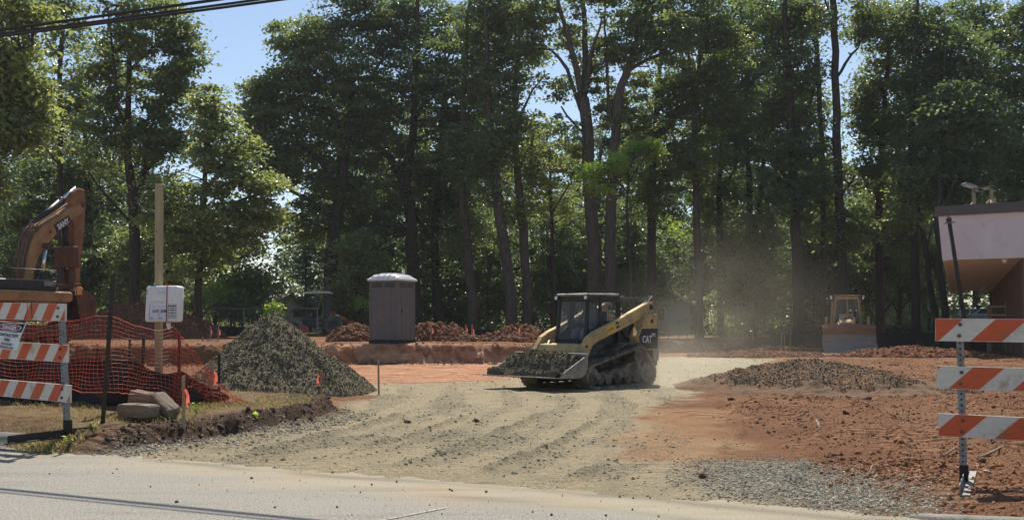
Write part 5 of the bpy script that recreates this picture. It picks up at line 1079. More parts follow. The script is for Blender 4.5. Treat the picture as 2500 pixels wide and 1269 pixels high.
def track_loader():
    X0, Y0 = 1.75, 23.5; rz = R(-133); zb = gz1(X0, Y0)
    root = thing('track_loader', 'yellow and black compact track loader carrying a bucket of gravel', 'loader', (X0, Y0, zb), rz)
    for s in (-1, 1):
        a, b = (0.52, 0.97) if s > 0 else (-0.97, -0.52)
        track(root, [((0.98, 0.27), 0.27), ((-1.02, 0.29), 0.29), ((-0.72, 0.68), 0.23)], a, b, RUBBER, DUSTY, 0.03, 0.09, 0.05, [((x, 0.2), 0.13) for x in (-0.65, -0.3, 0.05, 0.4, 0.7)], [(0.85, 0.2), (-0.9, 0.22), (-0.75, 0.6), (0.2, 0.42), (0.8, 0.34)])
    m = MB(); m.prism([(-1.25, 0.35), (1.05, 0.35), (1.1, 0.6), (0.95, 0.95), (-1.25, 0.95)], -0.51, 0.51); m.build('chassis', DUSTY, root, bevel=0.02)
    for s in (-1, 1):   # fenders over the tracks
        m = MB(); y = (0.52, 0.86) if s > 0 else (-0.86, -0.52); m.prism([(-1.2, 0.98), (-0.3, 0.98), (0.7, 0.62), (0.72, 0.58), (-0.3, 0.93), (-1.2, 0.93)], *y); m.build('fender', DUSTY, root)
        st = MB()
        for k in range(6): st.box((-0.05+0.12*k, s*0.72, 0.90-0.043*k), (0.03, 0.28, 0.02), (0, R(20), 0))
        st.build('tread_step', DUSTY, root)
    m = MB(); m.prism([(-1.45, 0.8), (-0.45, 0.8), (-0.45, 1.5), (-1.2, 1.42), (-1.45, 1.3)], -0.55, 0.55); m.build('engine_cover', BLACK, root, bevel=0.03)
    m = MB(); m.prism([(-1.62, 0.42), (-1.42, 0.42), (-1.42, 1.0), (-1.62, 0.95)], -0.8, 0.8); m.build('rear_bumper', DUSTY, root, bevel=0.03)
    for s in (-1, 1):
        y = (0.55, 0.84) if s > 0 else (-0.84, -0.55)
        m = MB(); m.prism([(-1.55, 0.80), (-0.88, 0.80), (-0.78, 1.12), (-0.98, 1.36), (-1.08, 1.62), (-1.42, 1.66), (-1.55, 1.62)], *y); tw = m.build('arm_tower', YEL, root, bevel=0.02)
        yy = s*0.842; d = [(-1.548, 0.83), (-0.90, 0.83), (-0.80, 1.10), (-0.93, 1.30), (-1.548, 1.30)]
        m = MB(); m.prism(d, min(yy, yy+s*0.004), max(yy, yy+s*0.004)); m.build('black_panel', BLACK, tw)
        m = MB(); m.prism(circ((-1.32, 1.47), 0.05, 12)+[], min(yy, yy+s*0.004), max(yy, yy+s*0.004)); m.build('vent_slot', BLACK, tw)
        m = MB(); m.prism([(-1.62, 0.55), (-1.40, 0.55), (-1.40, 0.88), (-1.62, 0.88)], *(y if s > 0 else y)); m.build('rear_light_box', STEEL, root, bevel=0.02)
        Mx = Matrix.Translation((-0.93 if s > 0 else -1.50, s*0.852, 0.97)) @ (Matrix.Rotation(R(180), 4, 'Z') if s > 0 else Matrix.Identity(4)) @ Matrix.Rotation(R(90), 4, 'X')
        WL = M('white_lettering', (0.72, 0.70, 0.66), rough=0.5)
        text('lettering', 'CAT', 0.24, WL, tw, Mx, 0.008, 0.78)
        Mx2 = Matrix.Translation((-1.27 if s > 0 else -1.13, s*0.852, 1.12)) @ (Matrix.Rotation(R(180), 4, 'Z') if s > 0 else Matrix.Identity(4)) @ Matrix.Rotation(R(90), 4, 'X')
        text('lettering', '299D', 0.105, WL, tw, Mx2, 0.003, 0.75)
        # lift arm
        y = (0.60, 0.74) if s > 0 else (-0.74, -0.60)
        arm = [(-1.55, 1.86), (-1.50, 1.93), (-1.35, 1.92), (-0.2, 1.52), (0.66, 1.24), (0.90, 1.12), (1.12, 0.85), (1.22, 0.52), (1.10, 0.46), (0.96, 0.60), (0.78, 0.92), (0.55, 1.03), (-0.35, 1.30), (-1.30, 1.62), (-1.52, 1.70)]
        m = MB(); m.prism(arm, *y); la = m.build('lift_arm', YEL, root, bevel=0.015)
        if s > 0:
            Md = Matrix.Translation((-0.08, 0.746, 1.335)) @ Matrix.Rotation(R(180), 4, 'Z') @ Matrix.Rotation(R(90), 4, 'X') @ Matrix.Rotation(R(19), 4, 'Z')
            STK = M('sticker_yellow', (0.62, 0.42, 0.05), (0.55, 0.36, 0.05), rough=0.5); q = MB(); q.add([Md @ Vector(p) for p in ((-0.34, -0.05, -0.004), (0.12, -0.05, -0.004), (0.12, 0.12, -0.004), (-0.34, 0.12, -0.004))], [(0, 1, 2, 3)]); q.build('decal', STK, la)
            q = MB(); q.add([Md @ Vector(p) for p in ((0.0, -0.04, -0.002), (0.11, -0.04, -0.002), (0.11, 0.11, -0.002), (0.0, 0.11, -0.002))], [(0, 1, 2, 3)]); q.build('decal', INK, la)
            text('lettering', 'Carolina', 0.085, INK, la, Md @ Matrix.Translation((-0.33, 0.0, -0.001)), 0.001, 0.8); text('lettering', 'CAT', 0.055, WL, la, Md @ Matrix.Translation((0.005, 0.02, 0.0)), 0.002, 0.75)
        q = MB(); q.disc((-1.42, s*0.67, 1.80), 0.06, 0.19, 'y', 14); q.build('pivot_pin', BLACK, la); q = MB(); q.disc((1.13, s*0.67, 0.58), 0.05, 0.19, 'y', 12); q.build('pivot_pin', BLACK, la); q = MB(); q.disc((0.98, s*0.67, 0.92), 0.035, 0.17, 'y', 12); q.build('pivot_pin', BLACK, la)
        q = MB(); q.tube([(-1.0, s*0.5, 0.95), (-0.55, s*0.56, 1.22)], 0.055, 10); q.build('lift_cylinder', BLACK, root, True); q = MB(); q.tube([(-0.55, s*0.56, 1.22), (-0.22, s*0.6, 1.42)], 0.03, 10); q.build('cylinder_rod', CHROME, root, True)
        q = MB(); q.tube([(-1.40, s*0.64, 1.90), (-1.58, s*0.66, 2.06)], 0.018, 6); q.tube([(-1.30, s*0.64, 1.90), (-1.48, s*0.66, 2.06)], 0.018, 6); q.build('grab_bracket', STEEL, la)
        q = MB(); q.tube([(0.86, s*0.42, 1.02), (1.16, s*0.42, 0.62)], 0.05, 10); q.tube([(1.16, s*0.42, 0.62), (1.32, s*0.42, 0.46)], 0.028, 8); q.build('tilt_cylinder', BLACK, root, True)
    m = MB(); m.beam((-1.42, -0.66, 2.03), (-1.42, 0.66, 2.03), 0.05, 0.05); m.build('rear_cross_tube', STEEL, root)
    m = MB(); m.prism([(0.80, 0.98), (1.02, 0.96), (1.14, 0.74), (1.20, 0.56), (1.08, 0.52), (0.92, 0.66)], -0.60, 0.60); m.build('arm_crossmember', YEL, root, bevel=0.02)
    m = MB(); m.box((0.99, 0.25, 0.925), (0.06, 0.22, 0.05), (0, R(30), 0)); m.build('crossmember_opening', BLACK, root)
    m = MB(); m.box((1.30, 0, 0.50), (0.08, 1.1, 0.34), (0, R(-12), 0)); m.build('coupler', BLACK, root, bevel=0.01)
    # cab
    m = MB()
    for s in (-1, 1):
        m.beam((0.62, s*0.42, 0.92), (0.50, s*0.40, 2.06), 0.075, 0.085); m.beam((-0.62, s*0.42, 1.4), (-0.56, s*0.40, 2.06), 0.09, 0.10); m.beam((0.10, s*0.42, 1.25), (0.08, s*0.40, 2.06), 0.07, 0.16)
        m.beam((0.55, s*0.415, 1.98), (-0.6, s*0.415, 1.98), 0.07, 0.14); m.prism([(0.62, 0.9), (0.62, 1.12), (0.1, 1.42), (-0.62, 1.45), (-0.62, 0.9)], min(s*0.40, s*0.44), max(s*0.40, s*0.44))
    m.beam((0.50, -0.42, 1.99), (0.50, 0.42, 1.99), 0.08, 0.14); m.beam((0.64, -0.42, 0.98), (0.64, 0.42, 0.98), 0.07, 0.1); m.beam((-0.58, -0.42, 1.98), (-0.58, 0.42, 1.98), 0.08, 0.12); cab = m.build('cab_frame', BLACK, root, bevel=0.012)
    ROOFM = M('cab_roof', (0.20, 0.20, 0.19), (0.14, 0.14, 0.135), rough=0.35, dirt=(0.4, 0.36, 0.28), dscale=4, damt=0.4)
    m = MB(); m.prism([(0.62, 2.04), (0.60, 2.10), (-0.55, 2.115), (-0.66, 2.04)], -0.47, 0.47); m.build('cab_roof', ROOFM, root, bevel=0.03)
    pane(cab, (0.63, -0.38, 1.05), (0.63, 0.38, 1.05), (0.525, 0.37, 1.93), (0.525, -0.37, 1.93), name='windscreen')
    for s in (-1, 1):
        pane(cab, (0.05, s*0.43, 1.45), (-0.57, s*0.43, 1.48), (-0.53, s*0.41, 1.92), (0.05, s*0.41, 1.92), name='side_window')
        pane(cab, (0.56, s*0.43, 1.15), (0.14, s*0.43, 1.42), (0.13, s*0.41, 1.92), (0.47, s*0.41, 1.92), name='side_window')
        gm = MB()
        for k in range(9): gm.tube([(-0.54+0.065*k, s*0.425, 1.47), (-0.52+0.063*k, s*0.41, 1.92)], 0.004, 4)
        for k in range(7): gm.tube([(0.05, s*0.43, 1.48+0.065*k), (-0.55, s*0.43, 1.48+0.065*k)], 0.004, 4)
        tag(gm.build('window_mesh', BLACK, cab), kind='stuff')
        l = MB(); l.disc((0.60, s*0.43, 2.0), 0.05, 0.06, 'x', 14); lp = l.build('work_light', BLACK, root); l = MB(); l.disc((0.635, s*0.43, 2.0), 0.042, 0.012, 'x', 14); l.build('lens', M('lamp_lens', (0.8, 0.8, 0.76), rough=0.2), lp)
    wp = MB(); wp.beam((0.59, 0.05, 1.3), (0.545, -0.02, 1.75), 0.012, 0.012); wp.build('wiper', BLACK, cab)
    SEAT = M('seat_vinyl', (0.03, 0.03, 0.032), rough=0.7); m = MB(); m.box((-0.1, 0, 1.12), (0.48, 0.46, 0.14)); m.box((-0.34, 0, 1.42), (0.12, 0.44, 0.55), (0, R(-8), 0)); m.build('seat', SEAT, root, bevel=0.04)
    for s in (-1, 1): m = MB(); m.box((0.1, s*0.3, 1.22), (0.3, 0.1, 0.12)); m.tube([(0.2, s*0.3, 1.25), (0.22, s*0.3, 1.45)], 0.02, 8); m.build('control_lever', BLACK, root)
    # driver
    CL = M('work_shirt', (0.16, 0.15, 0.13), (0.1, 0.1, 0.09), rough=0.9); p = thing('person', 'person in dark work clothes seated in the loader cab', 'person', (X0, Y0, zb+1.18), rz)
    me = bpy.data.meshes.new('body'); J = [(-0.12, 0, 0.08, 0.15), (-0.17, 0, 0.30, 0.15), (-0.18, 0, 0.48, 0.14), (-0.15, 0, 0.58, 0.06), (-0.13, 0, 0.70, 0.095),
        (-0.16, 0.18, 0.50, 0.065), (-0.05, 0.26, 0.28, 0.05), (0.16, 0.27, 0.26, 0.04), (-0.16, -0.18, 0.50, 0.065), (-0.05, -0.26, 0.28, 0.05), (0.16, -0.27, 0.26, 0.04),
        (-0.08, 0.1, 0.06, 0.09), (0.3, 0.12, 0.08, 0.075), (0.38, 0.12, -0.15, 0.055), (-0.08, -0.1, 0.06, 0.09), (0.3, -0.12, 0.08, 0.075), (0.38, -0.12, -0.15, 0.055)]
    me.from_pydata([j[:3] for j in J], [(0,1),(1,2),(2,3),(3,4),(2,5),(5,6),(6,7),(2,8),(8,9),(9,10),(0,11),(11,12),(12,13),(0,14),(14,15),(15,16)], [])
    o = bpy.data.objects.new('body', me); COL.objects.link(o); o.parent = p; sk = o.modifiers.new('skin', 'SKIN'); me.materials.append(CL)
    for v, j in zip(me.skin_vertices[0].data, J): v.radius = (j[3], j[3])
    me.skin_vertices[0].data[0].use_root = True; ss = o.modifiers.new('sub', 'SUBSURF'); ss.levels = 1; ss.render_levels = 1
    # bucket: curved sheet with side plates, loaded with gravel
    pr = [(1.34, 0.75), (1.32, 0.50), (1.38, 0.36), (1.55, 0.28), (2.30, 0.30)]; m = MB(); w = 1.02
    prt = [(x, z) for x, z in pr]; off = [(x-0.025, z-0.025) for x, z in pr]
    for i in range(len(pr)-1): m.prism([prt[i], prt[i+1], off[i+1], off[i]], -w, w)
    bk = m.build('bucket', STEEL, root)
    for s in (-1, 1):
        q = MB(); q.prism([(1.30, 0.76), (1.30, 0.48), (1.38, 0.34), (1.55, 0.26), (2.26, 0.28), (2.10, 0.40)], min(s*w, s*(w+0.022)), max(s*w, s*(w+0.022))); q.build('side_plate', STEEL, bk, bevel=0.004)
    q = MB(); q.box((2.31, 0, 0.295), (0.16, 2*w+0.05, 0.022)); q.build('cutting_edge', STEEL, bk)
    q = MB(); q.box((1.33, 0, 0.77), (0.10, 2*w, 0.03)); q.build('top_lip', M('worn_lip', (0.6, 0.58, 0.54), rough=0.35, metal=0.3), bk)
    # the load
    pl = thing('gravel_load', 'dark gravel heaped in the loader bucket', 'gravel', (X0, Y0, zb), rz); n1, n2 = 60, 40; U, V_ = np.meshgrid(np.linspace(-w+0.02, w-0.02, n1), np.linspace(0, 1, n2)); xx = 1.36+0.95*V_
    top = 0.40+0.42*np.sin(np.clip(V_*1.05+0.42, 0, 1)*math.pi)*(0.75+0.25*np.cos(U*1.4))+0.10*fbm(U, V_, 2.5, 4)-0.25*sstep(0.55, 1.0, U/w)*(1-V_); Z = np.maximum(top, 0.305); Z[-1] = 0.30; Z[:, 0] = np.minimum(Z[:, 0], 0.5); 
    idx = np.arange(n1*n2).reshape(n2, n1); F = np.stack([idx[:-1, :-1], idx[:-1, 1:], idx[1:, 1:], idx[1:, :-1]], -1).reshape(-1, 4); P3 = np.stack([xx, U, Z], -1).reshape(-1, 3)
    np_mesh('heap_body', P3, F, MOUND_GRAVEL, pl, smooth=True); g = np.random.default_rng(9); i = g.integers(0, len(P3), 2600); stones('loose_stone', P3[i]+g.normal(size=(2600, 3))*0.015, 0.012+0.022*g.random(2600)**2, STONE_D, None, None, pl, 10)
track_loader()

def excavator():
    By = 36.0; k0 = (70-1250)/FPX; h = Vector((math.cos(R(67)), math.sin(R(67)), 0)); B = Vector((k0*By, By, 0)); zg = gz1(B.x, By)
    root = thing('excavator', 'ochre crawler excavator with raised boom and bucket tucked in, behind the left barricade', 'excavator', (B.x, B.y, zg), R(67))
    def pt(px, py):
        k = (px-1250)/FPX; fx = (k*By-B.x)/(h.x-k*h.y); Y = By+fx*h.y; return (fx, EYE-(py-787)/FPX*Y-zg)
    def pts(L): return [pt(*p) for p in L]
    S0, S1 = 0.0, 0.46        # lateral: near (right-hand) face at 0, far face towards the left of the machine
    m = MB(); m.prism(pts([(56,716),(58,690),(66,640),(74,600),(86,570),(105,552),(140,529),(170,510),(198,496),(208,503),(201,521),(174,539),(142,568),(111,604),(96,627),(84,665),(80,716)]), S0, S1); boom = m.build('boom', YEL_EX, root, bevel=0.03)
    ar = pts([(196,458),(211,464),(213,500),(211,545),(206,600),(201,650),(199,690),(185,690),(186,640),(184,560),(178,500),(180,470)])
    m = MB(); m.prism(ar, S0+0.06, S1-0.06); arm = m.build('arm', M('dirty_arm', (0.33, 0.16, 0.06), (0.17, 0.075, 0.04), scale=2, rough=0.8), root, bevel=0.03)
    m = MB(); c = pt(176, 628); m.box((c[0]-0.05, 0.23, c[1]), (0.30, 0.95, 0.80), (0, R(-4), 0)); m.build('guard_plate', RUST, arm, bevel=0.03)
    m = MB(); a, b = pt(168, 545), pt(172, 600); m.tube([(a[0], 0.23, a[1]), (b[0], 0.23, b[1])], 0.12, 12); m.build('bucket_cylinder', BLACK, arm, True)
    m = MB(); a, b = pt(180, 655), pt(182, 705)
    for s in (0.05, 0.41): m.beam((a[0], s, a[1]), (b[0], s, b[1]), 0.07, 0.22)
    m.box((b[0], 0.23, b[1]+0.1), (0.30, 0.8, 0.22)); m.build('bucket_linkage', RUST, root, bevel=0.02)
    for s in (0.14, 0.32):
        pass
    a, b, c = pt(93, 545), pt(160, 488), pt(195, 458); m = MB(); m.tube([(a[0], 0.23, a[1]), (b[0], 0.23, b[1])], 0.105, 12); m.disc((b[0], 0.23, b[1]), 0.12, 0.14, 'y', 12); m.build('arm_cylinder', BLACK, root, True)
    m = MB(); m.tube([(b[0], 0.23, b[1]), (c[0], 0.23, c[1])], 0.06, 12); m.build('cylinder_rod', CHROME, root, True)
    a, b, c = pt(107, 600), pt(96, 668), pt(86, 725)
    for s in (-0.14, 0.6):
        m = MB(); m.tube([(a[0], s, a[1]), (b[0], s, b[1])], 0.06, 12); m.build('cylinder_rod', CHROME, root, True)
        m = MB(); m.tube([(b[0], s, b[1]), (c[0], s, c[1])], 0.105, 12); m.build('boom_cylinder', BLACK, root, True)
    for p, r_, l_ in ((a, 0.1, 0.95), (pt(123, 566), 0.055, 0.52), (pt(203, 500), 0.1, 0.56)): m = MB(); m.disc((p[0], 0.23, p[1]), r_, l_, 'y', 12); m.build('pivot_pin', RUST, boom)
    HOSE = M('muddy_hose', (0.24, 0.14, 0.085), (0.10, 0.065, 0.045), scale=6, rough=0.8); line = [(60,690),(67,640),(74,598),(86,566),(106,548),(140,525),(170,505)]
    for k in range(7):
        y = 0.04+0.065*k; o = [pt(*p) for p in line]; hs = MB(); pp = []
        for i, q in enumerate(o): pp.append((q[0]-0.10-0.03*math.sin(k*2.1+i*1.7), y+0.02*math.sin(i+k), q[1]+0.09+0.03*math.sin(k+i*2.3)))
        hs.tube(pp[:5 if k % 2 else 7], 0.028, 6); hs.build('hose', HOSE, boom, True)
    for k in range(5):
        a = pt(78+5*k, 566-4*k); hs = MB(); hs.tube([(a[0]-0.1, 0.1*k, a[1]), (a[0]-0.02, 0.1*k, a[1]+0.20), (a[0]+0.14, 0.1*k, a[1]+0.22), (a[0]+0.25, 0.1*k, a[1]+0.08)], 0.026, 6); hs.build('hose', HOSE, boom, True)
    # brand panel on the near side of the boom
    Q = pts([(131,549),(167,525),(173,536),(139,569)]); m = MB(); m.prism(Q[::-1], -0.012, -0.004); m.build('name_panel', BLACK, boom)
    cx = sum(q[0] for q in Q)/4; cz = sum(q[1] for q in Q)/4; a = math.atan2(Q[1][1]-Q[0][1], Q[1][0]-Q[0][0])
    WL = M('panel_white', (0.72, 0.72, 0.72), rough=0.5); text('lettering', 'SANY', 0.27, WL, boom, Matrix.Translation((cx, -0.018, cz)) @ Matrix.Rotation(R(90), 4, 'X') @ Matrix.Rotation(a, 4, 'Z') @ Matrix.Translation((0, -0.12, 0)), 0.014, 0.86, 'CENTER')
    # bucket, opening towards the machine
    bp = pt(182, 712); bw = 0.62; c0 = (bp[0], bp[1]); pr = [(-0.36, 0.02), (0.25, 0.05), (0.55, -0.15), (0.68, -0.5), (0.55, -0.9), (0.25, -1.12), (-0.1, -1.2)]
    m = MB()
    for i in range(len(pr)-1):
        p, q = pr[i], pr[i+1]; m.prism([(c0[0]+p[0], c0[1]+p[1]), (c0[0]+q[0], c0[1]+q[1]), (c0[0]+q[0]*1.04, c0[1]+q[1]*1.03), (c0[0]+p[0]*1.04, c0[1]+p[1]*1.03)], 0.23-bw, 0.23+bw)
    bk = m.build('bucket', RUST, root)
    for s in (-1, 1):
        y = 0.23+s*bw; q = MB(); q.prism([(c0[0]+a, c0[1]+b) for a, b in pr], min(y, y+s*0.03), max(y, y+s*0.03)); q.build('side_plate', RUST, bk)
    for k in range(5): q = MB(); q.box((c0[0]-0.18, 0.23-bw+0.1+k*0.26, c0[1]-1.23), (0.24, 0.09, 0.06)); q.build('tooth', STEEL, bk, bevel=0.01)
    for s in (-1, 1): q = MB(); q.box((c0[0]-0.1, 0.23+s*0.48, c0[1]+0.06), (0.3, 0.24, 0.14)); q.build('bucket_ear', STEEL, bk, bevel=0.02)
    # upper structure, mostly out of the frame on the left
    zd = pt(70, 738)[1]; zt = pt(70, 712)[1]; zk = pt(70, 686)[1]
    m = MB(); m.prism([(-3.6, zd), (0.55, zd), (0.72, zd+0.08), (0.72, zt-0.05), (0.6, zt), (-3.6, zt)], -1.35, -0.12); m.build('deck', YEL_EX, root, bevel=0.05)
    m = MB(); m.prism([(-3.6, zt), (0.05, zt), (0.05, zk-0.02), (-0.1, zk), (-3.6, zk)], -1.30, -0.15); m.build('engine_house', BLACK, root, bevel=0.04)
    m = MB(); m.prism([(-3.6, zd), (0.5, zd), (0.5, zt), (-3.6, zt)], -0.1, 1.35); m.build('deck', YEL_EX, root, bevel=0.05)
    m = MB(); m.box((-0.28, -1.31, zk-0.12), (0.5, 0.02, 0.16)); for_ = m.build('vent_panel', STEEL, root)
    m = MB(); m.prism([(-4.1, zd), (-3.6, zd), (-3.6, zk+0.3), (-4.1, zk+0.3)], -1.35, 1.35); m.build('counterweight', YEL_EX, root, bevel=0.1)
    m = MB()
    for s in (0.62, 1.30):
        m.beam((-1.6, s, zt), (-1.6, s, zt+1.55), 0.07, 0.07); m.beam((-2.9, s, zt), (-2.9, s, zt+1.55), 0.07, 0.07); m.beam((-1.6, s, zt+1.55), (-2.9, s, zt+1.55), 0.07, 0.07)
    m.box((-2.25, 0.96, zt+1.6), (1.45, 0.8, 0.08)); m.box((-2.25, 0.96, zt+0.3), (1.35, 0.75, 0.6)); m.build('cab', BLACK, root, bevel=0.02)
    m = MB(); m.disc((0.95, -1.2, zt-0.02), 0.02, 0.2, 'z', 8); m.box((1.05, -1.28, zt+0.05), (0.2, 0.05, 0.28)); m.build('reflector', M('amber_reflector', (0.75, 0.33, 0.03), (0.65, 0.28, 0.03), rough=0.3), root, bevel=0.02)
    m = MB(); m.tube([(0.1, -1.2, zk), (0.1, -1.2, zk+0.35), (-1.8, -1.2, zk+0.35)], 0.02, 6); m.tube([(0.62, -0.4, zt), (0.62, -0.4, zt+0.3), (1.3, -0.4, zt+0.28)], 0.012, 6); m.build('handrail', STEEL, root, True)
    m = MB(); m.disc((-1.6, 0, zd-0.15), 0.75, 0.3, 'z', 20); m.build('slew_ring', BLACK, root)
    for s in (-1, 1):
        a, b = (0.85, 1.4) if s > 0 else (-1.4, -0.85); track(root, [((0.2, 0.45), 0.43), ((-3.3, 0.45), 0.43)], a, b, RUST, RUST, 0.03, 0.19, 0.06, [((x, 0.2), 0.14) for x in (-2.7, -2.1, -1.5, -0.9, -0.3)], [(0.1, 0.3), (-3.2, 0.3), (-3.0, 0.7), (0.0, 0.7)])
    m = MB(); m.box((-1.6, 0, 0.6), (1.6, 1.8, 0.4)); m.build('car_body', RUST, root, bevel=0.05)
excavator()

def bulldozer():
    Y0 = 50.5; x = (2068-1250)/FPX*Y0; zb = gz1(x, Y0); root = thing('bulldozer', 'small yellow crawler bulldozer facing the camera with wide blade', 'bulldozer', (x, Y0, zb), R(-16))
    # local: x to the right of the picture, y away from the camera
    m = MB(); prof = [(0.10, 1.30), (-0.02, 1.15), (-0.04, 0.85), (-0.02, 0.55), (-0.14, 0.28), (-0.36, 0.0)]; n = 24; bl = MB(); up = MB()
    yaw = R(22); cy, sy = math.cos(yaw), math.sin(yaw)
    def B(u, k, back=0.0):
        y, z = prof[k]; hw = 1.30+0.07*(k/5.0)**1.5+(0.05 if k == 0 else 0); xx = u*hw; zz = z+(0.06*(1-u*u) if k == 0 else 0)-(0.03 if k == 5 else 0); yy = y+back-0.10*abs(u)**3; return Vector((xx*cy-yy*sy, xx*sy+yy*cy-1.75, zz))
    for k in range(5):
        mb = up if k < 2 else bl
        for i in range(n):
            u0, u1 = -1+2*i/n, -1+2*(i+1)/n; mb.add([B(u0, k), B(u1, k), B(u1, k+1), B(u0, k+1)], [(3, 2, 1, 0)]); mb.add([B(u0, k, 0.05), B(u1, k, 0.05), B(u1, k+1, 0.05), B(u0, k+1, 0.05)], [(0, 1, 2, 3)])
    for u in (-1, 1):
        for k in range(5): (up if k < 2 else bl).add([B(u, k), B(u, k+1), B(u, k+1, 0.05), B(u, k, 0.05)], [(0, 1, 2, 3)])
    for i in range(n): up.add([B(-1+2*i/n, 0), B(-1+2*(i+1)/n, 0), B(-1+2*(i+1)/n, 0, 0.05), B(-1+2*i/n, 0, 0.05)], [(0, 1, 2, 3)])
    BLU = M('blade_rusty_paint', (0.26, 0.115, 0.06), (0.18, 0.085, 0.05), scale=2.5, rough=0.7, stretch=(0.6, 1, 3)); BLL = M('blade_worn_steel', (0.27, 0.245, 0.225), (0.20, 0.18, 0.165), scale=3, rough=0.7, metal=0.0, stretch=(0.6, 1, 3))
    b = bl.build('blade', BLL, root, True); up.build('blade_upper', BLU, b, True)
    for s in (-1, 1):
        m = MB(); m.beam((s*0.95, -1.5, 0.45), (s*0.95, 0.4, 0.5), 0.12, 0.2); m.build('push_arm', YEL_DZ, root, bevel=0.02)
        a, c = (0.72, 1.18) if s > 0 else (-1.18, -0.72); tr = MB()
        t = thing_track(root, s, a, c)
        m = MB(); m.tube([(s*0.42, -1.0, 1.35), (s*0.46, -1.5, 0.75)], 0.05, 10); m.build('lift_cylinder', CHROME, root, True)
        m = MB(); m.box((s*0.98, 0.25, 1.06), (0.42, 1.7, 0.12)); m.build('fender', YEL_DZ, root, bevel=0.02)
        m = MB(); m.box((s*0.98, -0.15, 1.42), (0.14, 0.5, 0.62)); m.build('side_tank', YEL_DZ, root, bevel=0.03)
    m = MB(); m.prism_x([(-1.25, 0.75), (-1.25, 1.42), (-1.12, 1.50), (-0.15, 1.86), (-0.15, 0.75)], -0.40, 0.34); m.build('hood', YEL_DZ, root, bevel=0.03)
    m = MB(); m.box((-0.03, -1.26, 1.08), (0.52, 0.03, 0.56)); gr = m.build('grille', BLACK, root)
    for k in range(5): q = MB(); q.box((-0.03, -1.285, 0.88+k*0.1), (0.5, 0.02, 0.02)); q.build('grille_bar', DPOST, gr)
    m = MB(); m.box((-0.03, -1.285, 1.40), (0.32, 0.02, 0.05)); m.build('name_plate', STEEL, root)
    m = MB(); m.tube([(-0.46, -1.24, 0.8), (-0.5, -1.3, 0.85), (-0.5, -1.3, 1.4), (-0.44, -1.24, 1.44)], 0.035, 8); m.build('grab_handle', YEL_DZ, root, True)
    m = MB(); m.tube([(-0.15, -0.95, 1.60), (0.1, -0.7, 1.74), (0.3, -1.2, 1.44)], 0.03, 6); m.build('hose', BLACK, root, True)
    m = MB()
    for s in (-1, 1):
        m.beam((s*0.66, 0.0, 1.1), (s*0.52, 0.05, 2.68), 0.10, 0.10); m.beam((s*0.74, 1.2, 1.1), (s*0.62, 1.15, 2.68), 0.12, 0.12); m.beam((s*0.5, 0.0, 2.66), (s*0.6, 1.2, 2.66), 0.1, 0.1)
    m.beam((0.05, -0.02, 1.7), (0.0, 0.03, 2.66), 0.07, 0.07); m.beam((-0.55, 0.0, 2.64), (0.55, 0.0, 2.64), 0.09, 0.16); m.beam((-0.62, 1.2, 2.64), (0.62, 1.2, 2.64), 0.09, 0.16); m.build('cab_frame', YEL_DZ, root, bevel=0.02)
    m = MB(); m.box((0, 0.6, 2.75), (1.34, 1.4, 0.07)); m.build('cab_roof', M('cab_roof_tan', (0.34, 0.22, 0.14), (0.24, 0.15, 0.1), rough=0.7), root, bevel=0.03)
    cabl = M('cab_dark', (0.04, 0.036, 0.032), (0.025, 0.023, 0.02), rough=0.8); m = MB(); m.box((0, 0.55, 1.25), (1.3, 1.1, 0.5)); m.box((0, 0.75, 1.7), (0.5, 0.15, 0.6)); m.build('seat_and_floor', cabl, root, bevel=0.03)
    pane(root, (-0.6, 0.02, 1.55), (0.6, 0.02, 1.55), (0.5, 0.06, 2.55), (-0.5, 0.06, 2.55), name='windscreen')
    m = MB(); m.tube([(0.12+0.16*math.cos(a), 0.25+0.05*math.sin(a), 1.85+0.14*math.sin(a)) for a in np.linspace(0, math.pi, 9)], 0.02, 6); m.build('steering_bar', STEEL, root, True)
    for s in (-1, 1):
        m = MB(); m.box((s*0.72, 0.0, 2.62), (0.14, 0.1, 0.22), (0, s*0.2, 0)); l = m.build('work_lamp', BLACK, root); q = MB(); q.box((s*0.755, -0.02, 2.66), (0.09, 0.12, 0.18), (0, s*0.2, 0)); q.build('lens', M('lamp_glass', (0.85, 0.85, 0.85), rough=0.15), l)
        m = MB(); m.beam((s*0.78, 0.1, 2.55), (s*1.08, 0.0, 1.2), 0.03, 0.03); m.build('side_rail', DPOST, root)
    m = MB(); m.tube([(0.34, -0.5, 1.7), (0.34, -0.5, 2.3)], 0.05, 10); m.build('exhaust_stack', RUST, root, True)
def thing_track(root, s, a, c):
    # crawler track in the y,z plane
    mb = MB(); H = hull([p for cc, r in (((-0.95, 0.4), 0.38), ((1.25, 0.4), 0.38)) for p in circ(cc, r)]); I = hull([p for cc, r in (((-0.95, 0.4), 0.31), ((1.25, 0.4), 0.31)) for p in circ(cc, r)])
    n = min(len(H), len(I)); mb.prism_x(H, a, c); t = mb.build('track', RUST, root)
    for k in range(len(H)):
        pass
    lg = MB()
    for p, q in zip(H, H[1:]+H[:1]):
        L = math.hypot(q[0]-p[0], q[1]-p[1]); k = max(1, int(L/0.17))
        for j in range(k): f = (j+0.5)/k; lg.box(((a+c)/2, p[0]+(q[0]-p[0])*f, p[1]+(q[1]-p[1])*f), (abs(c-a)+0.02, 0.05, 0.05), (math.atan2(q[1]-p[1], q[0]-p[0]), 0, 0))
    tag(lg.build('track_shoes', RUST, t), kind='stuff'); return t
bulldozer()

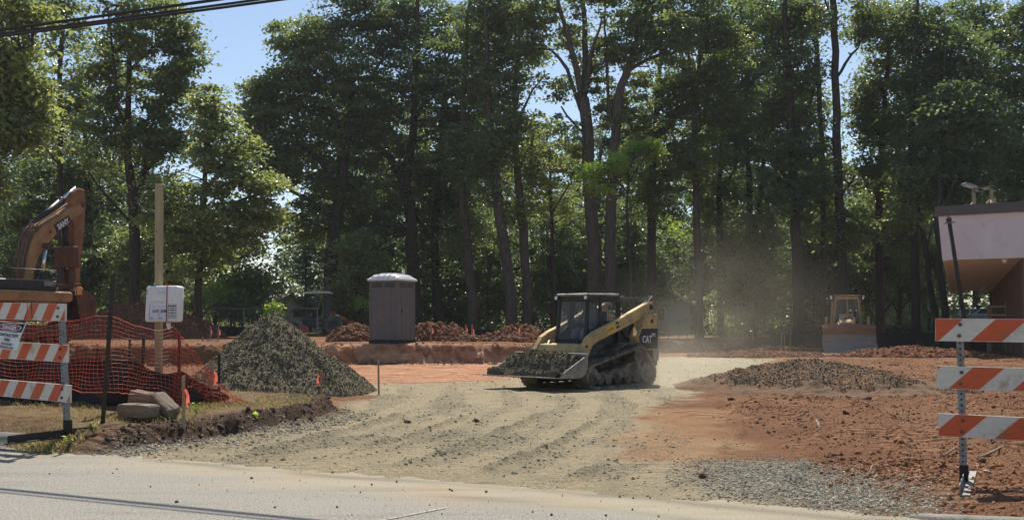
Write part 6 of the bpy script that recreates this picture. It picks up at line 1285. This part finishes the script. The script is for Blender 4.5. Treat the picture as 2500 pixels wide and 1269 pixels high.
def roller():
    Y0 = 64.0; s = FPX/Y0; x0 = (775-1250)/s; zb = gz1(x0, Y0); root = thing('soil_roller', 'red soil compactor roller with pale canopy standing in the shade behind the gravel pile', 'roller', (x0, Y0, zb), R(6))
    RED = M('roller_red', (0.60, 0.12, 0.05), (0.45, 0.09, 0.04), rough=0.5, dirt=(0.2, 0.1, 0.07), dscale=2, damt=0.4); GREY = M('roller_grey', (0.06, 0.062, 0.066), (0.04, 0.041, 0.044), rough=0.6)
    def pt(px, py): return ((px-775)/s, (EYE-(py-787)/s)-zb)
    def pp(L): return [pt(*p) for p in L]
    m = MB(); m.prism(pp([(692,789),(702,784),(728,786),(758,797),(759,812),(720,812),(698,803)]), -1.05, 1.05); m.build('drum_frame', RED, root, bevel=0.04)
    c = pt(725, 806); m = MB(); m.disc((c[0], 0, 0.5), 0.5, 1.95, 'y', 36); m.build('drum', STEEL, root, True)
    m = MB(); m.prism(pp([(720,788),(727,786),(735,796),(731,799)]), -1.06, -1.055); m.build('frame_slot', BLACK, root)
    m = MB(); m.prism(pp([(742,778),(755,770),(770,776),(800,780),(802,800),(760,800)]), -0.8, 0.8); m.build('platform', GREY, root, bevel=0.03)
    m = MB(); m.prism(pp([(798,786),(850,788),(858,800),(852,815),(800,815)]), -0.7, 0.7); m.build('rear_chassis', GREY, root, bevel=0.05)
    m = MB(); m.prism(pp([(805,788),(806,760),(820,763),(846,778),(846,781),(862,782),(862,791),(840,791)]), -0.75, 0.75); hd = m.build('engine_hood', RED, root, bevel=0.04)
    for k in range(4): q = MB(); q.prism(pp([(810+3.2*k, 762.5+0.6*k), (812+3.2*k, 763+0.6*k), (814+3.2*k, 771), (812+3.2*k, 771)]), -0.76, -0.752); q.build('hood_slot', BLACK, hd)
    for k in range(4): q = MB(); q.prism(pp([(838, 779+3*k), (860, 781+2.7*k), (860, 782+2.7*k), (838, 780.4+3*k)]), -0.76, -0.752); q.build('hood_slot', BLACK, hd)
    q = MB(); q.prism(pp([(820,768),(829,769),(829,774),(820,773)]), -0.765, -0.752); q.build('number_plate', WHITE_P, hd)
    for sy in (-1, 1):
        c = pt(815, 803); m = MB(); m.disc((c[0], sy*0.85, 0.6), 0.6, 0.42, 'y', 28); ty = m.build('tyre', RUBBER, root, bevel=0.05); q = MB(); q.disc((c[0], sy*1.06, 0.6), 0.33, 0.04, 'y', 20); q.build('rim', GREY, ty)
        lg = MB()
        for k in range(22): a = 2*math.pi*k/22; lg.box((c[0]+0.6*math.cos(a), sy*0.85, 0.6+0.6*math.sin(a)), (0.07, 0.42, 0.05), (0, -a+math.pi/2, 0.3*(-1)**k))
        tag(lg.build('tread_lugs', RUBBER, ty), kind='stuff')
        m = MB(); m.prism(pp([(790,792),(800,786),(826,788),(834,800),(838,800),(830,784),(798,782),(786,790)]), min(sy*0.62, sy*1.08), max(sy*0.62, sy*1.08)); m.build('mudguard', GREY, root)
        m = MB(); m.prism(pp([(792,782),(808,782),(810,720),(799,720)]), min(sy*0.62, sy*0.75), max(sy*0.62, sy*0.75)); m.build('canopy_pillar', GREY, root, bevel=0.02)
    m = MB(); m.prism(pp([(745,714),(748,712.5),(805,711.5),(812,714),(811,719),(806,717),(748,718.5)]), -0.85, 0.85); m.build('canopy', M('canopy_pale', (0.62, 0.63, 0.63), (0.5, 0.5, 0.51), rough=0.6), root, bevel=0.03)
    for k in range(4): m = MB(); c = pt(783, 790+9.5*k); m.box((c[0], -0.95, c[1]), (0.40, 0.25, 0.05)); m.build('step', STEEL, root)
    m = MB(); c = pt(772, 764); m.box((c[0], 0, c[1]), (0.5, 0.55, 0.45)); c = pt(783, 755); m.box((c[0], 0, c[1]), (0.14, 0.5, 0.7)); m.build('seat', BLACK, root, bevel=0.05)
    m = MB(); a, b = pt(752, 772), pt(758, 750); m.beam((a[0], 0, a[1]), (b[0], 0, b[1]), 0.1, 0.3); m.tube([(b[0]+0.2*math.cos(t), 0.2*math.sin(t), b[1]+0.05) for t in np.linspace(0, 6.28, 16)], 0.02, 6); m.build('steering_console', BLACK, root)
    m = MB(); a, b, c = pt(742, 776), pt(742, 752), pt(770, 750)
    for sy in (-0.8, 0.8): m.tube([(a[0], sy, a[1]), (b[0], sy, b[1]), (c[0], sy, c[1]), (c[0], sy, a[1])], 0.025, 6)
    m.build('guard_rail', BLACK, root, True)
roller()

# ------------------------------------------------------------------ canopy building on the right
def canopy_building():
    e = Vector((0.832, -0.555, 0)); Ft = Wp(2290, 528, 45.0); Fb = Wp(2300, 635, 45.1); Kb = Wp(2318, 711, 56.0); zg = gz1(Fb.x+4, 48); o = Vector((Fb.x, Fb.y, zg))
    root = thing('canopy_building', 'flat-roofed building with pale fascia and deep sloping canopy at the right edge', 'building', o)
    FAS = M('fascia_paint', (0.74, 0.69, 0.70), (0.66, 0.61, 0.62), scale=1.2, rough=0.6, stretch=(1, 1, 0.25), dirt=(0.5, 0.45, 0.43), dscale=1.5, damt=0.15); BAND = M('roof_edge_metal', (0.11, 0.09, 0.09), (0.085, 0.07, 0.07), rough=0.5); SOF = M('soffit_board', (0.86, 0.82, 0.77), (0.80, 0.76, 0.71), scale=0.7, rough=0.7); SID = M('brown_siding', (0.20, 0.125, 0.085), (0.13, 0.08, 0.055), scale=2, rough=0.8, stretch=(3, 3, 0.5))
    nrm = Vector((-0.555, -0.832, 0)); L = 30.0
    def q(name, pts, mat, par=None, th=0.1, d=None):
        d = d or -nrm; m = MB(); a = [Vector(p)-o for p in pts]; b = [p+d*th for p in a]; n = len(a); m.add(a+b, [tuple(range(n)), tuple(range(2*n-1, n-1, -1))]+[(i, i+n, (i+1) % n+n, (i+1) % n) for i in range(n)]); return m.build(name, mat, par or root)
    w = 3.86; k = 0
    while k*w < L:
        a, b = k*w+0.012, min((k+1)*w-0.012, L); q('fascia_panel', [Ft+e*a, Ft+e*b, Fb+e*b, Fb+e*a], FAS); k += 1
    bt = 0.42; q('roof_edge', [Ft+nrm*0.12-e*0.12+Vector((0, 0, bt)), Ft+nrm*0.12+e*L+Vector((0, 0, bt)), Ft+nrm*0.12+e*L, Ft+nrm*0.12-e*0.12], BAND, None, 0.5)
    bk = (Kb-Fb); bk.z = 0
    q('soffit', [Fb-nrm*0.1, Fb-nrm*0.1+e*L, Kb+e*L, Kb], SOF, None, 0.08, Vector((0, 0, 1)))
    q('soffit_trim', [Fb-nrm*0.12+Vector((0, 0, -0.03))+e*0.02, Fb-nrm*0.12+Vector((0, 0, -0.03))+e*0.2, Kb+Vector((0, 0, -0.03))+e*0.2, Kb+Vector((0, 0, -0.03))+e*0.02], SOF, None, 0.03, Vector((0, 0, 1)))
    rt = Vector((0, 0, Ft.z+bt-0.02)); A = Vector((Ft.x, Ft.y, 0))-nrm*0.3+rt; q('roof', [A, A+e*L, A+e*L+bk*2.2, A+bk*2.2], BAND, None, 0.1, Vector((0, 0, -1)))
    # recessed side wall of upright boards
    wa = Vector((21.72, 43.55, 0)); wb = Vector((25.75, 54.8, 0)); n = 38; dv = (wb-wa)/n; side = Vector((dv.y, -dv.x, 0)).normalized()
    for i in range(n):
        p0, p1 = wa+dv*i+dv*0.03, wa+dv*(i+1)-dv*0.03; z0 = Fb.z+(Kb.z-Fb.z)*(i/n)-0.01
        pr = 0.06 if i % 2 else 0.0; q('siding_board', [p0-side*pr+Vector((0, 0, zg-0.2)), p1-side*pr+Vector((0, 0, zg-0.2)), p1-side*pr+Vector((0, 0, z0)), p0-side*pr+Vector((0, 0, z0))], SID, None, 0.15, side)
    q('front_wall', [wa+Vector((0, 0, zg-0.2)), wa+e*22+Vector((0, 0, zg-0.2)), wa+e*22+Vector((0, 0, Fb.z-0.02)), wa+Vector((0, 0, Fb.z-0.02))], SID, None, 0.15)
    q('rear_wall', [wb+Vector((0, 0, zg-0.2)), wb+e*20+Vector((0, 0, zg-0.2)), wb+e*20+Vector((0, 0, Kb.z)), wb+Vector((0, 0, Kb.z))], SID, None, 0.15)
    GLEAM = M('gleam_white', (0.8, 0.78, 0.72), rough=0.3)
    for k in range(5):
        t = 0.86+0.025*k; p = Fb.lerp(Kb, t)+e*(1.75-0.04*k)-o; m = MB(); m.disc((p.x, p.y, p.z-0.03), 0.07, 0.04, 'z', 10); m.build('soffit_gleam', GLEAM, root)  # white discs painted in for gleams of light on the soffit, no lamps
    p = Fb+e*2.45-nrm*0.35-o; m = MB(); m.disc((p.x, p.y, p.z-0.06), 0.12, 0.1, 'z', 12); m.disc((p.x, p.y, p.z-0.14), 0.09, 0.1, 'z', 12); m.build('dome_camera', WHITE_P, root, bevel=0.02)
    # lumber frame and floodlight on the roof
    Yf = 46.5; P = lambda a, b, dy=0.0: Wp(a, b, Yf+dy); r0 = P(2378, 509); r0.z = Ft.z+bt-0.02; fr = thing('rooftop_stand', 'pale lumber frame standing on the canopy roof', 'frame', r0)
    for nm, a, b in (('post', P(2378, 511), P(2377, 466)), ('post', P(2421, 511), P(2420, 455)), ('beam', P(2374, 467), P(2424, 457)), ('brace', P(2421, 487), P(2404, 507)), ('brace', P(2421, 487), P(2437, 503, 0.4)), ('brace', P(2378, 495), P(2368, 507, -0.3)), ('brace', P(2421, 489), P(2424, 505, -0.8))):
        m = MB(); m.beam(a-r0, b-r0, 0.14, 0.09, up=(0, 1, 0)); m.build(nm, WOOD, fr, bevel=0.005)
    fl = thing('floodlight', 'flat grey floodlight tilted on the lumber frame over the canopy', 'lamp', P(2368, 455)); f0 = Vector(fl.location); m = MB(); m.beam(P(2352, 449)-f0, P(2381, 458)-f0, 0.5, 0.10); m.build('lamp_housing', GALV, fl, bevel=0.02)
    m = MB(); m.beam(P(2354, 452, -0.05)-f0, P(2378, 459, -0.05)-f0, 0.4, 0.03); m.build('lamp_panel', M('lamp_panel_grey', (0.5, 0.5, 0.48), rough=0.3), fl); m = MB(); m.beam(P(2380, 457)-f0, P(2398, 466)-f0, 0.09, 0.12); m.build('bracket', GALV, fl)
    # leaning steel pole
    b = Wp(2370, 858, 43.2); zb = gz1(b.x, b.y); lp = thing('leaning_pole', 'dark steel pole with flange leaning in front of the canopy', 'pole', (b.x, b.y, zb)); t = Wp(2318, 545, 43.2)-Vector((b.x, b.y, zb)); m = MB(); m.tube([(0, 0, -0.2), tuple(t)], 0.085, 12); m.build('shaft', DPOST, lp, True); d = t.normalized()
    m = MB(); m.tube([t, t+d*0.04], 0.23, 18); m.build('flange', STEEL, lp); m = MB(); m.tube([t+d*0.04, t+d*0.22], 0.11, 12); m.build('collar', DPOST, lp); m = MB(); m.tube([t+d*0.22, t+d*0.32], [0.07, 0.04], 10); m.build('cap', STEEL, lp)
    for k in range(4): a = k*1.57; m = MB(); m.tube([t+Vector((0.17*math.cos(a), 0.17*math.sin(a), 0)), t+Vector((0.17*math.cos(a), 0.17*math.sin(a), 0.07))], 0.02, 6); m.build('bolt', STEEL, lp)
    # lumber rack under the canopy
    Yr = 50.0; c = Wp(2414, 800, Yr); zc = gz1(c.x, Yr); rk = thing('lumber_rack', 'open frame of brown lumber under the canopy beside the boarded wall', 'frame', (c.x, Yr, zc)); c = Vector((c.x, Yr, zc))
    for nm, a, bb in (('upright', Wp(2413, 745, Yr), None), ('upright', Wp(2420, 748, Yr+0.6), None), ('upright', Wp(2458, 738, Yr-1.2), None), ('rail', Wp(2418, 748, Yr), Wp(2460, 748, Yr-1.2)), ('rail', Wp(2418, 768, Yr), Wp(2460, 769, Yr-1.2))):
        if bb is None: bb = a.copy(); bb.z = gz1(a.x, a.y)
        m = MB(); m.beam(a-c, bb-c, 0.10, 0.09, up=(0, 1, 0)); m.build(nm, WOOD_S, rk)
canopy_building()

# ------------------------------------------------------------------ houses, cars and fence beyond the trees
def house(label, loc, rz, w, l, eave, apex, wall, roof, off=0.0, win=(), over=0.3):
    root = thing('house', label, 'house', loc, rz); m = MB(); m.prism([(-w/2, 0), (w/2, 0), (w/2, eave), (off, apex), (-w/2, eave+(0.0 if off >= 0 else 0.35*(apex-eave)))], 0, l); m.build('wall', wall, root)
    le = eave+(0.0 if off >= 0 else 0.35*(apex-eave)); rf = MB(); rf.prism([(-w/2-over, le-0.15), (off, apex+0.08), (off, apex+0.22), (-w/2-over, le)], -over, l+over); rf.prism([(w/2+over, eave-0.15), (w/2+over, eave), (off, apex+0.22), (off, apex+0.08)], -over, l+over); rf.build('roof', roof, root)
    for (x, z, ww, hh, face) in win:
        f = MB()
        if face == 'g': f.box((x, -0.02, z), (ww+0.14, 0.06, hh+0.14))
        else: f.box((w/2+0.02, x, z), (0.06, ww+0.14, hh+0.14))
        fo = f.build('window', WHITE_P, root); p = MB(); DG = BLACK
        for k in (-1, 1):
            if face == 'g': p.box((x, -0.055, z+k*hh/4), (ww, 0.02, hh/2-0.05))
            else: p.box((w/2+0.055, x, z+k*hh/4), (0.02, ww, hh/2-0.05))
        p.build('pane', DG, fo)
    return root
TANW = M('tan_siding', (0.68, 0.62, 0.48), (0.60, 0.55, 0.42), scale=1, rough=0.8); GRW = M('grey_siding', (0.62, 0.63, 0.65), (0.55, 0.56, 0.58), scale=1, rough=0.8, stretch=(0.3, 0.3, 5)); SHG = M('shingles', (0.12, 0.105, 0.095), (0.075, 0.068, 0.062), scale=5, rough=0.9, bump=0.3, bscale=12); SHT = M('shingles_tan', (0.42, 0.35, 0.29), (0.33, 0.28, 0.23), scale=5, rough=0.9)
def at_px(px, Y): x = (px-1250)/FPX*Y; return (x, Y, gz1(x, Y)-0.05)
house('tan gabled house seen between the gravel pile and the roller', at_px(708, 90), R(28), 4.0, 9, 2.2, 3.15, TANW, SHT, 0.0, [(0.6, 1.7, 0.7, 0.9, 'g')])
house('low house with dark shingle roof behind the red roller', at_px(845, 92), R(62), 6.5, 9, 1.4, 3.0, TANW, SHG, 0.0, [(-1, 1.0, 0.8, 0.8, 'g')])
house('small grey gabled house right of the loader, behind the trunks', at_px(1639, 86), R(-16), 3.15, 8, 2.35, 3.75, GRW, SHG, -0.75, [(-0.85, 1.75, 0.55, 1.0, 'g'), (1.5, 1.7, 0.6, 1.0, 's')])
house('pale house glimpsed between trunks left of the canopy building', at_px(2245, 104), R(14), 4.0, 8, 2.5, 3.6, GRW, SHG, 0.0, [(0.5, 1.5, 0.6, 1.1, 'g'), (-1.0, 1.5, 0.6, 1.1, 'g')])
house('dim house in the dust between two trunks', at_px(1800, 110), R(-30), 5.0, 10, 1.7, 3.0, GRW, SHG, 0.0, [(0.5, 1.1, 0.7, 0.9, 'g')])
def car(label, px, Y, rz, paint):
    root = thing('parked_car', label, 'car', at_px(px, Y), rz, 'cars parked beyond the trees'); root.location.z += 0.05
    m = MB(); m.prism([(-2.2, 0.3), (2.2, 0.3), (2.28, 0.55), (2.15, 0.8), (1.2, 0.95), (-1.9, 0.98), (-2.25, 0.85), (-2.28, 0.5)], -0.86, 0.86); m.build('body', paint, root, bevel=0.08)
    m = MB(); a = [(-1.75, 0.96), (1.15, 0.94), (0.35, 1.42), (-1.2, 1.45)]; n = 4; m.add([(p[0], -0.80, p[1]) for p in a[:2]]+[(p[0], -0.6, p[1]) for p in a[2:]]+[(p[0], 0.80, p[1]) for p in a[:2]]+[(p[0], 0.6, p[1]) for p in a[2:]], [(0, 1, 2, 3), (7, 6, 5, 4), (0, 4, 5, 1), (1, 5, 6, 2), (2, 6, 7, 3), (3, 7, 4, 0)]); m.build('cabin', paint, root, bevel=0.05)
    for s in (-1, 1):
        for xa, xb in ((-1.2, -0.45), (-0.35, 0.4)):
            q = MB(); q.add([(xa-0.2*(xa < -1), s*0.802, 1.0), (xb+0.25*(xb > 0), s*0.802, 1.0), (xb, s*0.632, 1.38), (xa, s*0.632, 1.38)], [(0, 1, 2, 3)]); q.build('side_window', BLACK, root)
        for x in (-1.4, 1.4): q = MB(); q.disc((x, s*0.78, 0.32), 0.32, 0.22, 'y', 18); t = q.build('tyre', RUBBER, root); r = MB(); r.disc((x, s*0.895, 0.32), 0.19, 0.02, 'y', 12); r.build('rim', STEEL, t)
        q = MB(); q.box((2.22, s*0.6, 0.68), (0.1, 0.35, 0.14)); q.build('headlight', WHITE_P, root)
    q = MB(); q.add([(1.12, -0.7, 0.97), (1.12, 0.7, 0.97), (0.40, 0.56, 1.41), (0.40, -0.56, 1.41)], [(0, 1, 2, 3)]); q.build('windscreen', BLACK, root)
CW = M('car_white', (0.75, 0.76, 0.78), rough=0.25); CS = M('car_silver', (0.45, 0.47, 0.5), rough=0.25, metal=0.4)
car('white car parked in the gap under the canopy, left one', 2345, 88, R(200), CW); car('silver car parked in the gap under the canopy, right one', 2405, 86, R(160), CS); car('pale car parked beyond the trees left of the bulldozer', 2010, 88, R(10), CS)
def chain_link():
    Y = 60.0; root = thing('chain_link_fence', 'old chain-link fence with top rail left of the gravel pile', 'fence', at_px(600, Y)); o = Vector(root.location); a, b = at_px(415, Y), at_px(775, Y); top = EYE+(787-753)/FPX*Y
    m = MB(); m.tube([(a[0]-o.x, 0, top-o.z), (b[0]-o.x, 0, top-o.z)], 0.03, 6); m.build('top_rail', GALV, root)
    for k in range(5): x = a[0]+(b[0]-a[0])*k/4; m = MB(); m.tube([(x-o.x, 0, 0), (x-o.x, 0, top-o.z+0.05)], 0.04, 8); m.build('post', GALV, root)
    m = MB(); h = top-o.z; x = a[0]-o.x-h
    while x < b[0]-o.x:
        for sg in (1, -1):
            x0, x1 = (x, x+h) if sg > 0 else (x+h, x); lo, hi = a[0]-o.x, b[0]-o.x
            if min(x0, x1) > lo and max(x0, x1) < hi: m.tube([(x0, 0, 0), (x1, 0, h)], 0.005, 3, cap=False)
        x += 0.14
    tag(m.build('wire_mesh', GALV, root), kind='stuff')
chain_link()

# ------------------------------------------------------------------ air
def volume_box(name, label, lo, hi, density, color, aniso, noise=None):
    m = bpy.data.materials.new(name); m.use_nodes = True; t = m.node_tree; t.nodes.remove(t.nodes['Principled BSDF']); v = t.nodes.new('ShaderNodeVolumePrincipled')
    v.inputs['Color'].default_value = (*color, 1); v.inputs['Density'].default_value = density; v.inputs['Anisotropy'].default_value = aniso; t.links.new(v.outputs[0], t.nodes['Material Output'].inputs['Volume'])
    mb = MB(); c = [(a+b)/2 for a, b in zip(lo, hi)]; d = [b-a for a, b in zip(lo, hi)]; mb.box((0, 0, 0), d); o = mb.build(name, m); o.location = c; tag(o, label, None, None, 'stuff'); return m, v
volume_box('haze', 'thin sunlit haze in the air', (-200, -80, -1.5), (200, 260, 40), 0.00022, (0.86, 0.92, 1.0), 0.2)

def dust_cloud():
    m, v = volume_box('dust', 'pale dust raised by the loader tracks', (1.2, 21.0, -0.1), (12.0, 46.0, 6.5), 0.0, (0.93, 0.86, 0.72), 0.35)
    t = m.node_tree; N = t.nodes.new; L = t.links.new; co = N('ShaderNodeTexCoord'); pos = N('ShaderNodeNewGeometry').outputs['Position']
    def blob(c, sc, gain):
        mp = N('ShaderNodeVectorMath'); mp.operation = 'SUBTRACT'; L(pos, mp.inputs[0]); mp.inputs[1].default_value = c
        m2 = N('ShaderNodeVectorMath'); m2.operation = 'DIVIDE'; L(mp.outputs[0], m2.inputs[0]); m2.inputs[1].default_value = sc
        ln = N('ShaderNodeVectorMath'); ln.operation = 'LENGTH'; L(m2.outputs[0], ln.inputs[0])
        mr = N('ShaderNodeMapRange'); mr.interpolation_type = 'SMOOTHSTEP'; mr.inputs['From Min'].default_value = 1.0; mr.inputs['From Max'].default_value = 0.0; mr.inputs['To Max'].default_value = gain; L(ln.outputs['Value'], mr.inputs['Value']); return mr.outputs[0]
    n = N('ShaderNodeTexNoise'); n.inputs['Scale'].default_value = 0.7; n.inputs['Detail'].default_value = 3; L(pos, n.inputs['Vector'])
    nr = N('ShaderNodeMapRange'); nr.inputs['From Min'].default_value = 0.35; nr.inputs['From Max'].default_value = 0.7; L(n.outputs['Fac'], nr.inputs['Value'])
    a = N('ShaderNodeMath'); a.operation = 'ADD'; L(blob((3.6, 23.1, 0.35), (1.7, 1.6, 1.15), 0.42), a.inputs[0]); L(blob((6.7, 32.0, 0.9), (4.4, 9.5, 4.6), 0.034), a.inputs[1])
    mu = N('ShaderNodeMath'); mu.operation = 'MULTIPLY'; L(a.outputs[0], mu.inputs[0]); L(nr.outputs[0], mu.inputs[1]); L(mu.outputs[0], v.inputs['Density'])
dust_cloud()
